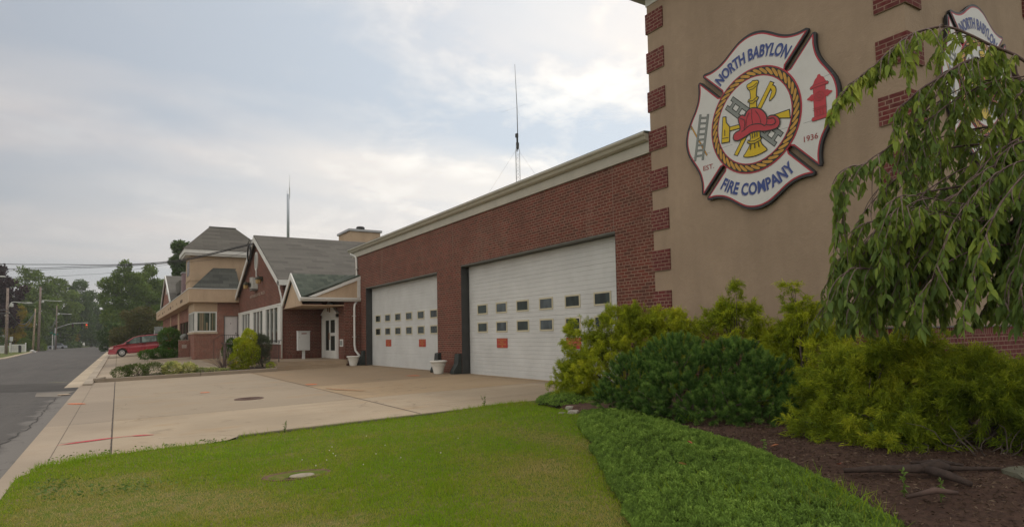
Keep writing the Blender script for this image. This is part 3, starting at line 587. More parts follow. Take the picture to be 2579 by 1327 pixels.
def lobes_surface(lobes, n, inner=.55, lump=.0, seed=0, upbias=.0):
    """random points and outward directions over a union of ellipsoids (cx,cy,cz,rx,ry,rz)"""
    L = np.array(lobes, float); w_ = (L[:, 3]*L[:, 4]+L[:, 3]*L[:, 5]); w_ /= w_.sum(); idx = rng.choice(len(L), n, p=w_); d = unit(rng.normal(size=(n, 3))+[0, 0, upbias])
    r = rng.uniform(inner, 1, n)**.6*(1+lump*vnoise(d[:, 0]*3+idx, d[:, 1]*3+d[:, 2]*2, 2.1, seed)); P = L[idx, :3]+d*L[idx, 3:6]*r[:, None]; nd = unit(d/L[idx, 3:6])
    keep = np.ones(n, bool)
    for i, l in enumerate(L):
        q = (((P-l[:3])/l[3:6])**2).sum(1); keep &= ~((q < inner*inner*.8) & (idx != i))
    return P[keep], nd[keep], r[keep]
def stems(mb, base, lobes, r0=.03, nb=3, jit=.15):
    b = Vector(base)
    for l in lobes:
        c = Vector(l[:3])
        for _ in range(nb):
            e = c+Vector((rnd.uniform(-1,1)*l[3], rnd.uniform(-1,1)*l[4], rnd.uniform(-.2,.9)*l[5]))*.8; m = b.lerp(e, .5)+Vector((rnd.uniform(-jit,jit), rnd.uniform(-jit,jit), rnd.uniform(-.05,.1)))
            mb.tube([b+Vector((rnd.uniform(-.06,.06), rnd.uniform(-.06,.06), -.05)), b.lerp(m, .5)+Vector((rnd.uniform(-.05,.05),0,.03)), m, e], [r0, r0*.8, r0*.5, r0*.12], 6)
def cypress(base, lobes, nspray, lab, mat, per=22, fl=(.028,.07), wd=(.004,.009), droop=.55, group=None, zmin=None, name='golden_cypress', tb=0.):
    r_ = thing(name, base, lab, 'shrub', group)
    P, nd, r = lobes_surface(lobes, nspray, .5, .16, int(base[0]*7), .25)
    if zmin is not None: k = P[:, 2] > zmin; P, nd, r = P[k], nd[k], r[k]
    m = len(P); K = max(30, m//16); fr = rng.integers(0, m, K); fi = rng.integers(0, K, m); FA = unit(nd[fr]+np.array([0, 0, .55])+rng.normal(0, .35, (K, 3))); fl_ = rng.uniform(.14, .34, K); s0 = rng.random(m)
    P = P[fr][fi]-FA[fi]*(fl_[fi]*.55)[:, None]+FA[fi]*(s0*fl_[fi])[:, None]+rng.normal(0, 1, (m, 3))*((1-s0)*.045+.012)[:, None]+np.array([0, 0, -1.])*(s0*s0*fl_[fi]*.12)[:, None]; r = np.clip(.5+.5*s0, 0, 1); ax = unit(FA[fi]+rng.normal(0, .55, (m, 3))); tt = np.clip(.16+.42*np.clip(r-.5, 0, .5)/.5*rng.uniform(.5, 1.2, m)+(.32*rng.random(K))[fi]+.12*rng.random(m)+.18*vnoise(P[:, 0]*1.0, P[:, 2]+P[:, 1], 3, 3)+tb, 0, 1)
    PP = np.repeat(P, per, 0); AA = np.repeat(ax, per, 0); D = unit(AA+rng.normal(0, .42, (m*per, 3))); off = rng.uniform(-.03, .05, (m*per, 1))*AA
    blades('foliage', PP+off+rng.normal(0, .012, PP.shape), D, rng.uniform(*fl, m*per), rng.uniform(*wd, m*per), np.repeat(tt, per)+rng.normal(0, .16, m*per), mat, r_, bend=rng.uniform(.1, 1, m*per)*droop, segs=2)
    mb = MB(); stems(mb, base, lobes, .022); mb.build('stem', M['bark'], r_, smooth=True)
    return r_
cypress((7.7,8.5,-.05), [(7.35,8.55,.55,.85,.8,.62),(7.85,8.35,.95,.62,.6,.60),(7.05,8.9,.95,.38,.4,.50),(6.95,8.95,.42,.42,.45,.40),(8.2,7.9,.8,.5,.5,.62),(7.35,8.3,1.25,.42,.38,.36),(7.85,8.2,1.32,.40,.36,.36),(8.25,7.75,1.15,.40,.35,.38),(6.75,9.1,.12,.36,.33,.25),(7.0,8.75,.30,.48,.42,.42),(7.3,8.3,.35,.5,.4,.45)], 9500, 'golden thread cypress nearest the garage door, behind the dark pine', M['cypress'])
cypress((7.75,6.1,-.02), [(7.7,6.2,.7,.65,.6,.75),(7.65,6.05,1.25,.36,.34,.42),(7.62,6.35,1.2,.30,.3,.36),(7.5,6.0,1.6,.14,.13,.30),(8.0,5.7,.8,.45,.45,.45)], 2800, 'golden cypress with one thin leader rising behind the dark pine', M['cypress'], name='golden_cypress')
cypress((7.7,5.0,-.02), [(7.7,5.0,.65,.6,.6,.65),(7.72,5.08,1.10,.34,.34,.38),(7.5,4.95,1.35,.18,.18,.24),(7.45,5.05,1.58,.08,.08,.22)], 2600, 'golden cypress right of the dark pine with a bushy pointed top', M['cypress'])
cypress((7.0,3.75,-.02), [(6.85,3.95,.45,.60,.55,.42),(7.05,3.5,.70,.42,.45,.36),(6.70,3.9,.25,.45,.45,.30),(6.95,3.3,.98,.22,.22,.22),(6.75,3.55,.80,.32,.3,.28),(7.15,4.15,.65,.42,.4,.30),(6.42,3.65,.20,.40,.42,.28),(6.60,3.10,.24,.38,.38,.28),(6.15,4.0,.14,.28,.28,.2),(6.25,3.15,.12,.32,.32,.2)], 7200, 'wide yellow green cypress in front of the brick wall base', M['cypress_dk'], tb=.05)
cypress((7.1,2.65,-.02), [(7.0,2.75,.58,.50,.5,.30),(7.35,2.4,.50,.45,.45,.30),(7.15,2.95,.70,.32,.28,.22),(6.7,2.7,.5,.3,.35,.2)], 3400, 'green cypress shrub with bare tangled stems under its crown', M['cypress_dk'], zmin=.34, tb=-.08)
cypress((7.9,2.35,-.02), [(7.9,2.4,.42,.6,.5,.36),(7.6,2.05,.32,.5,.45,.34),(8.3,2.2,.5,.5,.5,.3),(7.3,2.15,.2,.4,.4,.28),(6.75,2.2,.14,.35,.3,.22)], 3800, 'dark green cypress shrub at the right edge under the weeping tree', M['cypress_dk'], tb=-.18)
# bare tangle of stems
r_ = thing('dead_branches', (6.75,2.75,.0), 'tangle of bare grey stems at the foot of the right hand shrubs', 'branches'); mb = MB()
for k in range(95):
    b = Vector((6.75+rnd.uniform(-.45,.35), 2.85+rnd.uniform(-.45,.45), .02)); d = Vector((rnd.uniform(-1,1), rnd.uniform(-1,1), rnd.uniform(.2,1.1))).normalized(); l = rnd.uniform(.25,.6); q = [b]
    for s_ in range(5):
        d = (d+Vector((rnd.uniform(-.5,.5), rnd.uniform(-.5,.5), rnd.uniform(-.45,.25)))).normalized(); q.append(q[-1]+d*l/5)
        if q[-1].z < .01: q[-1].z = .02
    mb.tube(q, [.007,.006,.005,.004,.003,.0015], 5)
mb.build('stem', wood_mat('stem_grey', (.115,.09,.078)), r_, smooth=True)

def mugo(base, lobes, ntuft, lab):
    r_ = thing('mugo_pine', base, lab, 'shrub'); P, nd, r = lobes_surface(lobes, ntuft, .84, .07, 3, .25); P2, n2, r2_ = lobes_surface(lobes, ntuft//2, .5, .0, 4, 0); P2 = P2-n2*.09; P, nd, r = np.concatenate([P, P2]), np.concatenate([nd, n2]), np.concatenate([r, r2_]); k = P[:, 2] > -.02; P, nd, r = P[k], nd[k], r[k]; m = len(P); per = 150
    ax = unit(nd*1.1+np.array([0, 0, .5])+rng.normal(0, .2, (m, 3))); AA = np.repeat(ax, per, 0); D = unit(AA*.75+rng.normal(0, .62, (m*per, 3))); s_ = rng.uniform(-.07, .03, (m*per, 1)); tt = rng.uniform(.05, .75, m)
    blades('foliage', np.repeat(P, per, 0)+AA*s_, D, rng.uniform(.035, .06, m*per), .0048, np.repeat(tt, per)+rng.normal(0, .10, m*per)+s_[:, 0]*6+.08, M['mugo'], r_)
    mb = MB(); stems(mb, base, [l[:3]+tuple(q*.45 for q in l[3:]) for l in lobes], .018, 1)
    for p_, a in zip(P[::40], ax[::40]): 
        b = Vector(p_.tolist()); a = Vector(a.tolist()); mb.tube([b-a*.14+Vector((0,0,-.05)), b, b+a*.07], [.006,.005,.003], 5)
    mb.build('stem', M['twig'], r_, smooth=True)
mugo((6.55,5.95,-.05), [(6.62,6.0,.45,.78,.78,.58),(6.2,6.6,.42,.5,.5,.50),(6.9,5.55,.62,.5,.45,.45),(6.45,6.15,.78,.5,.45,.36),(6.95,5.15,.42,.5,.45,.48),(6.15,5.85,.30,.5,.5,.42),(6.6,5.2,.25,.5,.45,.38),(7.1,4.75,.25,.42,.4,.35),(6.05,6.95,.22,.35,.4,.32),(6.25,5.45,.16,.45,.4,.34),(6.6,4.95,.14,.42,.36,.32),(6.1,6.2,.14,.4,.4,.3)], 2000, 'dark green dense mugo pine mound in front of the golden shrubs')
mb = MB()  # a few yellow-green long blades growing out of the pine
n = 26; blades('grass_tuft', np.stack([rng.normal(6.05, .05, n), rng.normal(5.55, .06, n), np.full(n, .05)], 1), unit(np.stack([rng.normal(-.3, .5, n), rng.normal(-.2, .5, n), np.ones(n)], 1)), rng.uniform(.2, .4, n), .008, .9+0*np.arange(n), M['grass'], bend=.6, segs=2, label='few long grass blades arching out of the pine mound', cat='grass', kind='stuff')

# rocks, log, roots, flat stone
def rock(loc, s_, lab, rz=0, c=(.36,.33,.29), grp='rocks at the end of the juniper'):
    bm = bmesh.new(); bmesh.ops.create_icosphere(bm, subdivisions=3, radius=1)
    for v in bm.verts:
        p = v.co; k = 1+.12*math.sin(3.1*p.x+loc[0]*9)+.10*math.sin(4.3*p.y+2*p.z+loc[1]*5)+.05*math.sin(9*p.x+7*p.y); v.co = Vector((max(-.8,min(.85,p.x*k)), max(-.82,min(.8,p.y*k)), max(-.7,min(.62,p.z*k))))
    me = bpy.data.meshes.new('rock'); bm.to_mesh(me); bm.free(); o = bpy.data.objects.new('rock', me); col.objects.link(o); o.location = loc; o.scale = s_; o.rotation_euler = (0, 0, rz)
    if 'rock' not in M: M['rock'] = plain('rock', c, .9, .22, 2.5, bstr=.6, bscale=14, dirt=((.16,.12,.08), .6))
    me.materials.append(M['rock']); tag(o, lab, 'rock', grp)
rock((6.15,7.75,-.02), (.20,.11,.06), 'largest flat pale rock at the tip of the juniper', .9); rock((5.86,7.68,-.03), (.11,.10,.07), 'rounded brown rock nearest the lawn at the juniper tip', .4)
rock((6.08,8.02,.0), (.12,.08,.05), 'small pale rock behind the largest flat one'); rock((5.98,7.50,-.04), (.06,.05,.04), 'tiny mossy rock in front of the rounded brown one'); rock((5.72,7.80,-.05), (.08,.06,.05), 'small brown rock at the lawn side of the pile')
mb = MB(); mb.tube([(4.98,2.98,.02),(5.1,2.80,.05),(5.22,2.64,.06),(5.33,2.50,.075)], [.018,.026,.032,.04], 12); mb.tube([(5.28,2.56,.07),(5.36,2.46,.10),(5.46,2.42,.08)], [.03,.05,.02], 12); mb.tube([(5.31,2.52,.07),(5.28,2.36,.055),(5.22,2.18,.03)], [.036,.034,.02], 12); mb.tube([(5.38,2.50,.07),(5.62,2.42,.05),(5.85,2.28,.045),(6.0,2.22,.03)], [.022,.017,.013,.006], 10); mb.tube([(5.5,2.72,.06),(5.66,2.58,.075),(5.78,2.46,.05)], [.012,.02,.010], 10)
mb.build('fallen_log', wood_mat('log_bark', (.055,.038,.032), 30), smooth=True, label='dark forked dead branch lying on the mulch', cat='log')
mb = MB(); mb.tube([(4.62,2.32,.0),(4.75,2.20,.05),(4.88,2.12,.03)], [.012,.022,.012], 10); mb.build('root', wood_mat('root_bark', (.10,.065,.055), 9), smooth=True, label='short dark root poking out in front of the forked branch', cat='root')
mb = MB(); mb.prism([(5.80,2.20,.0),(5.70,2.06,.0),(5.42,1.88,.0),(5.5,1.72,.0),(6.1,1.85,.0),(6.25,2.10,.0),(6.0,2.22,.0)], (.01, .01, .045)); mb.build('flagstone', plain('flagstone', (.14,.14,.10), .9, .2, 5, bstr=.5, dirt=((.08,.10,.04), .6)), bevel=.012, label='flat greenish flagstone lying on the mulch at right edge', cat='flagstone')
for i, (x_, y_, z_, c_, lab) in enumerate([(4.55,4.2,.10,(.35,.10,.05),'rusty fallen leaf on the juniper edge'),(3.55,3.35,.16,(.50,.28,.10),'pale orange fallen leaf on the near juniper'),(4.92,2.98,.05,(.32,.08,.05),'red brown fallen leaf beside the forked branch'),(4.9,3.55,.12,(.30,.12,.06),'brown fallen leaf by the mulch edge')]):
    mb = MB(); mb.add([(0,-.035,0),(.018,-.01,.008),(.016,.015,.010),(0,.04,.004),(-.016,.015,.012),(-.018,-.01,.006),(0,0,-.004)], [(0,1,6),(1,2,6),(2,3,6),(3,4,6),(4,5,6),(5,0,6)]); o = mb.build('fallen_leaf', plain('dead_leaf_%d' % i, c_, .8), label=lab, cat='leaf'); o.location = (x_, y_, z_+.03); o.rotation_euler = (.2, .15, i*1.3)
# seedlings in the mulch
def seedling(x, y, h, lab):
    r_ = thing('weed_seedling', (x, y, .02), lab, 'weed'); mb = MB(); b = Vector((x, y, float(bz(x, y)))); q = b+Vector((.01, 0, h)); mb.tube([b, b.lerp(q, .5)+Vector((.008,.004,0)), q], [.004,.003,.001], 5); mb.build('stem', M['weed'], r_)
    P = np.array([list(b.lerp(q, f)) for f in np.repeat(np.linspace(.15, 1, 10), 3)]); n = len(P); blades('foliage', P, unit(rng.normal(0, 1, (n, 3))+[0, 0, .5]), h*.22, h*.08, .5+.5*rng.random(n), M['weed'], r_, shape='leaf', bend=.2)
seedling(4.78, 2.42, .18, 'leafy seedling in front of the forked branch'); seedling(4.82, 2.20, .15, 'smaller leafy seedling right of the first one'); seedling(5.15, 3.85, .16, 'leafy seedling at the juniper edge beside the mulch'); seedling(6.0, 3.3, .22, 'young sapling under the wide cypress')

# ------------------------------------------------------------------ weeping cherry at the right
M['cherry'] = leaf_mat('cherry_leaf', [(0, (.045,.09,.026)), (.45, (.115,.185,.04)), (.75, (.24,.32,.05)), (1, (.44,.47,.08))], .3, .62, .22, 1.2)
r_ = thing('weeping_cherry', (7.35,1.55,0), 'weeping cherry tree with long drooping leafy branches at right edge', 'tree'); T = Vector((7.35,1.55,0)); mbt = MB(); mbt.tube([T+Vector((0,0,-.1)), T+Vector((.04,-.03,.9)), T+Vector((-.03,.02,1.8)), T+Vector((0,0,2.55))], [.15,.12,.105,.10], 14); mbt.build('trunk', M['barkred'], r_, smooth=True)
mbl = MB(); mbw = MB(); LP = []; LD = []; LT = []; LL = []
def curve(pts, n):
    """Catmull-Rom through pts"""
    P = [Vector(p) for p in pts]; P = [P[0]*2-P[1]]+P+[P[-1]*2-P[-2]]; out = []; m = len(P)-3
    for k in range(n+1):
        u = k/n*m; i = min(int(u), m-1); f = u-i; a, b, c, d = P[i:i+4]
        out.append(.5*((2*b)+(c-a)*f+(2*a-5*b+4*c-d)*f*f+(3*b-a-3*c+d)*f**3))
    return out
def twig(b, d, L, dens=1., tint=.5, bare=0):
    n = 7; q = [b]; dd = d.normalized(); wob = Vector((rnd.uniform(-.25,.25), rnd.uniform(-.25,.25), 0))
    for k in range(n):
        dd = (dd+Vector((0,0,-.30))+wob*.5+Vector((rnd.uniform(-.1,.1), rnd.uniform(-.1,.1), 0))).normalized(); q.append(q[-1]+dd*L/n)
        if q[-1].z < 1.12: q.pop(); break
    if len(q) < 3: return
    mbw.tube(q, [.0045*(1-k/len(q))+.0012 for k in range(len(q))], 4, 0, False)
    if bare: return
    for k in range(1, len(q)):
        for _ in range(4 if rnd.random() < .5*dens else 3):
            p = q[k-1].lerp(q[k], rnd.random()); a = rnd.uniform(0, 2*PI); LP.append(p); LD.append((math.cos(a)*.55, math.sin(a)*.55, -rnd.uniform(.55, 1.3))); LT.append(tint+rnd.uniform(-.28,.28)); LL.append(min(.105, max(.032, rnd.gauss(.068, .019))))
def bough(pts, r0, ntw, L=(.3,.8), tint=.5, dens=1., start=.25, bare=.12, stop=1.):
    c = curve(pts, 22); mbl.tube(c, [r0*.62*(1-.88*k/22) for k in range(23)], 8); 
    for k in range(ntw):
        u = start+(stop-start)*(k+rnd.random()*.8)/ntw; i = min(21, int(u*22)); p = c[i].lerp(c[i+1], u*22-i) if u < 1 else c[-1]; d = (c[i+1]-c[i]).normalized(); sd_ = Vector((-d.y, d.x, 0))*rnd.choice((-1, 1))
        twig(p, d*.9+sd_*rnd.uniform(.1, .9)+Vector((0,0,rnd.uniform(-.1,.5))), rnd.uniform(*L), dens, tint, rnd.random() < bare)
bough([(6.77,1.91,3.04),(6.36,2.09,3.36),(6.08,2.2,3.46),(5.74,2.34,3.59),(5.52,2.42,3.56),(5.28,2.46,3.46),(5.1,2.52,3.32),(4.92,2.58,3.16),(4.78,2.63,3.06),(4.66,2.67,2.93)], .022, 14, (.10,.26), .75, .8, .62, .05)
bough([(6.77,1.91,3.04),(6.36,2.09,3.36),(6.08,2.2,3.46),(5.74,2.34,3.59),(5.52,2.42,3.56),(5.28,2.46,3.46),(5.1,2.52,3.32)], .012, 22, (.2,.5), .75, .9, .2, .06)
for k in range(5):
    e_ = Vector((rnd.uniform(5.35,6.5), rnd.uniform(2.15,2.75), rnd.uniform(2.55,3.15))); bough([T+Vector((0,0,2.3)), T.lerp(e_, .35)+Vector((0,0,2.0+rnd.uniform(-.1,.3))), e_.lerp(T+Vector((0,0,3)), .3)+Vector((0,0,.35)), e_+Vector((0,0,.12)), e_+Vector((-.2,.05,-.25))], .016, 18, (.2,.5), rnd.uniform(.35,.75), 1., .35, .15)
bough([(7.3,1.6,2.5),(7.1,1.9,2.9),(6.71,2.22,3.26),(6.58,2.24,3.42),(6.36,2.26,3.43),(6.11,2.3,3.39),(5.87,2.33,3.32),(5.61,2.39,3.17),(5.42,2.45,3.06),(5.24,2.52,2.9)], .05, 30, (.25,.6), .6, 1., .35)
bough([(7.22,1.8,2.5),(6.61,2.16,2.41),(6.13,2.24,2.25),(5.95,2.3,2.19),(5.79,2.35,2.07),(5.64,2.39,1.99),(5.44,2.46,1.89),(5.23,2.54,1.73),(5.02,2.62,1.61),(4.79,2.71,1.63),(4.71,2.76,1.55)], .035, 30, (.2,.45), .4, .9, .3)
bough([(5.87,2.33,3.32),(5.59,2.41,3.03),(5.37,2.5,2.79),(5.16,2.59,2.59),(5.01,2.63,2.5),(4.94,2.68,2.44),(4.85,2.74,2.41),(4.81,2.77,2.24),(4.8,2.79,1.99)], .013, 20, (.3,.6), .5, .9, .2, .3)
bough([(6.9,2.0,2.75),(6.35,2.2,2.55),(6.01,2.32,2.22),(6.05,2.3,2.08),(6.09,2.29,1.91),(5.82,2.34,1.84)], .03, 12, (.25,.5), .35)
bough([(7.1,1.75,2.6),(6.23,1.94,2.31),(5.98,1.99,2.08),(5.94,2.03,1.83),(5.96,2.05,1.37)], .022, 16, (.2,.4), .45)
for k in range(44):
    az = R(rnd.uniform(104, 182)); Rr = rnd.uniform(1.5, 2.75); h0 = rnd.uniform(1.9, 2.9); hp = rnd.uniform(1.9, 3.2)-.10*Rr; ex = Vector((math.cos(az), math.sin(az)*.95, 0)); s_ = T+Vector((rnd.uniform(-.08,.08), rnd.uniform(-.08,.08), h0-.3)); sd_ = Vector((-ex.y, ex.x, 0))*rnd.uniform(-.3,.3)
    end = max(1.3, hp-rnd.uniform(.35, 1.15)*(Rr/1.9)); tgt = T+ex*Rr
    if tgt.x < 4.85 and tgt.y > 2.2: ex *= .88
    bough([s_, T+ex*Rr*.3+Vector((0,0,h0+(hp-h0)*.7)), T+ex*Rr*.6+sd_+Vector((0,0,hp)), T+ex*Rr*.85+sd_+Vector((0,0,(hp+end)/2+.12)), T+ex*Rr+sd_+Vector((0,0,end))], rnd.uniform(.014,.03), rnd.randint(13, 18), (.16,.42), rnd.uniform(.2,.65), 1., .35, .12)
for k in range(15):
    e_ = Vector((rnd.uniform(4.85,5.75), 0, rnd.uniform(1.5,2.05))); e_.y = rnd.uniform(.47,.60)*e_.x; bough([T+Vector((0,0,2.2)), T.lerp(e_, .4)+Vector((0,0,1.6)), e_.lerp(T, .3)+Vector((0,0,rnd.uniform(.55,.8))), e_+Vector((0,0,.10)), e_+Vector((-.12,.06,-.22))], .014, 18, (.15,.42), rnd.uniform(.3,.7), 1., .4, .15)
mbl.build('limb', M['barkred'], r_, smooth=True); mbw.build('twig', M['twig'], r_)
LPa = np.array([list(p) for p in LP]); LDa = unit(np.array(LD)); LLa = np.array(LL); k = np.hypot(LPa[:, 0], LPa[:, 1]) > 2.6; LPa, LDa, LLa, LTa = LPa[k], LDa[k], LLa[k], np.array(LT)[k]
blades('foliage', LPa, LDa, LLa, LLa*rng.uniform(.38, .52, len(LPa)), LTa, M['cherry'], r_, shape='leaf', bend=rng.uniform(-.1, .6, len(LPa)))
P = np.array([[5.53,2.62,1.52]])+rng.normal(0, .03, (14, 3))*[1, 1, 2]; blades('dead_leaves', P, unit(rng.normal(0, .5, (14, 3))+[0, 0, -1]), .07, .03, .7+0*P[:, 0], leaf_mat('dead_leaf', [(0, (.30,.12,.03)), (1, (.50,.25,.08))], .2), r_, shape='leaf')

# ------------------------------------------------------------------ emblem signs
SG = {'border': plain('sign_border', (.022,.024,.028), .45, .1, 4), 'red': plain('sign_red', (.40,.03,.05), .45, .05, 4), 'white': plain('sign_white', (.60,.60,.59), .4, .04, 1.5, dirt=((.42,.40,.36), .25)),
      'gold': plain('sign_gold', (.50,.27,.045), .45, .15, 6), 'yellow': plain('sign_yellow', (.62,.44,.008), .45, .05, 4), 'ink': plain('sign_ink', (.03,.032,.03), .5, .1, 4), 'hred': plain('sign_helmet_red', (.46,.04,.055), .45, .06, 4),
      'blue': plain('sign_blue', (.035,.065,.24), .45, .08, 4), 'shadow': plain('sign_shadow', (.27,.26,.34), .5, .05, 4), 'grey': plain('sign_grey', (.22,.24,.23), .5, .05, 4), 'maroon': plain('sign_maroon', (.30,.05,.05), .5, .05, 4), 'sky_edge': plain('sign_edge', (.10,.10,.11), .5)}
def offset(poly, d):
    n = len(poly); out = []; A = sum(poly[i][0]*poly[(i+1)%n][1]-poly[(i+1)%n][0]*poly[i][1] for i in range(n)); s_ = 1 if A > 0 else -1
    for i in range(n):
        p0, p1, p2 = Vector(poly[i-1]), Vector(poly[i]), Vector(poly[(i+1) % n]); e1 = (p1-p0).normalized(); e2 = (p2-p1).normalized(); n1 = Vector((e1.y, -e1.x))*s_; n2 = Vector((e2.y, -e2.x))*s_; b = (n1+n2)
        b = b.normalized() if b.length > 1e-4 else n1; k = min(2.2, 1/max(.35, b.dot(n1))); out.append(tuple(p1+b*d*k))
    return out
def smooth2(pts, per=6, closed=False):
    P = [Vector((x, y, 0)) for x, y in pts]; c = curve(P, per*(len(P)-1)); return [(p.x, p.y) for p in c]
def stroke(pts, wdt):
    a = []; b = []; n = len(pts)
    for i, p in enumerate(pts):
        q0 = Vector(pts[max(i-1, 0)]); q1 = Vector(pts[min(i+1, n-1)]); d = (q1-q0).normalized(); nn = Vector((-d.y, d.x))*wdt/2; a.append(tuple(Vector(p)+nn)); b.append(tuple(Vector(p)-nn))
    return a+b[::-1]
SR = .924
def sheet(mb, poly, y, mi, th=.0):
    """polygon in sign coordinates (radius units) at depth y in front of the wall (metres)"""
    P = [(x*SR, -y, z*SR) for x, z in poly]
    if th: mb.prism(P, (0, th, 0), mi)
    else:
        k = len(mb.v); tr = tessellate_polygon([[Vector(p) for p in P]]); mb.add(P, [t_ for t_ in tr], mi)
def rot(poly, a): c, s_ = math.cos(a), math.sin(a); return [(x*c-y*s_, x*s_+y*c) for x, y in poly]
def text_pts(s, size=1., offs=.0, shear=0.):
    cu = bpy.data.curves.new('txt', 'FONT'); cu.body = s; cu.size = size; cu.offset = offs; cu.resolution_u = 3; cu.shear = shear; o = bpy.data.objects.new('txt', cu); col.objects.link(o)
    dg = bpy.context.evaluated_depsgraph_get(); me = bpy.data.meshes.new_from_object(o.evaluated_get(dg)); v = [tuple(p.co) for p in me.vertices]; f = [tuple(p.vertices) for p in me.polygons]; bpy.data.objects.remove(o); bpy.data.meshes.remove(me); bpy.data.curves.remove(cu); return v, f
def arc_text(mb, s, ang, r0, r1, y, mi, bottom=False, dx=0, dz=0):
    v, f = text_pts(s, 1, .026); x0 = min(p[0] for p in v); x1 = max(p[0] for p in v); h = .69; out = []
    for p in v:
        u = (p[0]-x0)/(x1-x0)*2-1; k = p[1]/h
        if not bottom: a = u*ang; r = r0+(r1-r0)*k; q = (math.sin(a)*r, math.cos(a)*r)
        else: a = u*ang; r = r1-(r1-r0)*k; q = (math.sin(a)*r, -math.cos(a)*r)
        out.append(((q[0]+dx)*SR, -y, (q[1]+dz)*SR))
    mb.add(out, f, mi)
def flat_text(mb, s, cx, cz, wd, hh, y, mi, sc_=SR):
    v, f = text_pts(s, 1, .01); x0 = min(p[0] for p in v); x1 = max(p[0] for p in v)
    mb.add([((cx+((p[0]-x0)/(x1-x0)-.5)*wd)*sc_, -y, (cz+(p[1]/.69-.5)*hh)*sc_) for p in v], f, mi)
topL = [(-.66,.722),(-1.070,1.132),(-1.112,1.18),(-1.11,1.22),(-1.07,1.24)]
crown = smooth2([(-1.07,1.24),(-.92,1.235),(-.75,1.265),(-.58,1.345),(-.40,1.465),(-.22,1.56),(0,1.60),(.22,1.56),(.40,1.465),(.58,1.345),(.75,1.265),(.92,1.235),(1.07,1.24)], 4)
arc = [(math.sin(a)*.90, math.cos(a)*.90) for a in np.linspace(R(44), R(-44), 16)]
ARM = topL+crown[1:-1]+[(1.07,1.24),(1.11,1.22),(1.112,1.18),(1.070,1.132),(.66,.722)]+arc
cw = smooth2([(-1.04,1.172),(-.90,1.172),(-.72,1.21),(-.56,1.285),(-.40,1.39),(-.22,1.49),(0,1.53),(.22,1.49),(.40,1.39),(.56,1.285),(.72,1.21),(.90,1.172),(1.04,1.172)], 4)
ARMW = [(-.64,.775)]+cw+[(.64,.775)]+[(math.sin(a)*.93, math.cos(a)*.93) for a in np.linspace(R(42), R(-42), 16)]
HEL = [(-.411,-.219),(-.398,-.158),(-.338,-.125),(-.291,-.123),(-.251,-.07),(-.29,.104),(-.26,.136),(-.203,.142),(-.148,.108),(-.108,.169),(-.032,.209),(.076,.185),(.181,.126),(.264,.028),(.295,-.058),(.365,-.041),(.45,-.067),(.514,-.125),(.536,-.208),(.491,-.27),(.389,-.279),(.25,-.263),(.111,-.222),(-.034,-.212),(-.165,-.248),(-.241,-.266),(-.326,-.275),(-.384,-.256)]
def smc(poly, per=4):
    P = [Vector((x, y, 0)) for x, y in poly]; n = len(P); out = []
    for i in range(n):
        a, b, c, d = P[i-1], P[i], P[(i+1) % n], P[(i+2) % n]
        for k in range(per):
            f = k/per; q = .5*((2*b)+(c-a)*f+(2*a-5*b+4*c-d)*f*f+(3*b-a-3*c+d)*f**3); out.append((q.x, q.y))
    return out
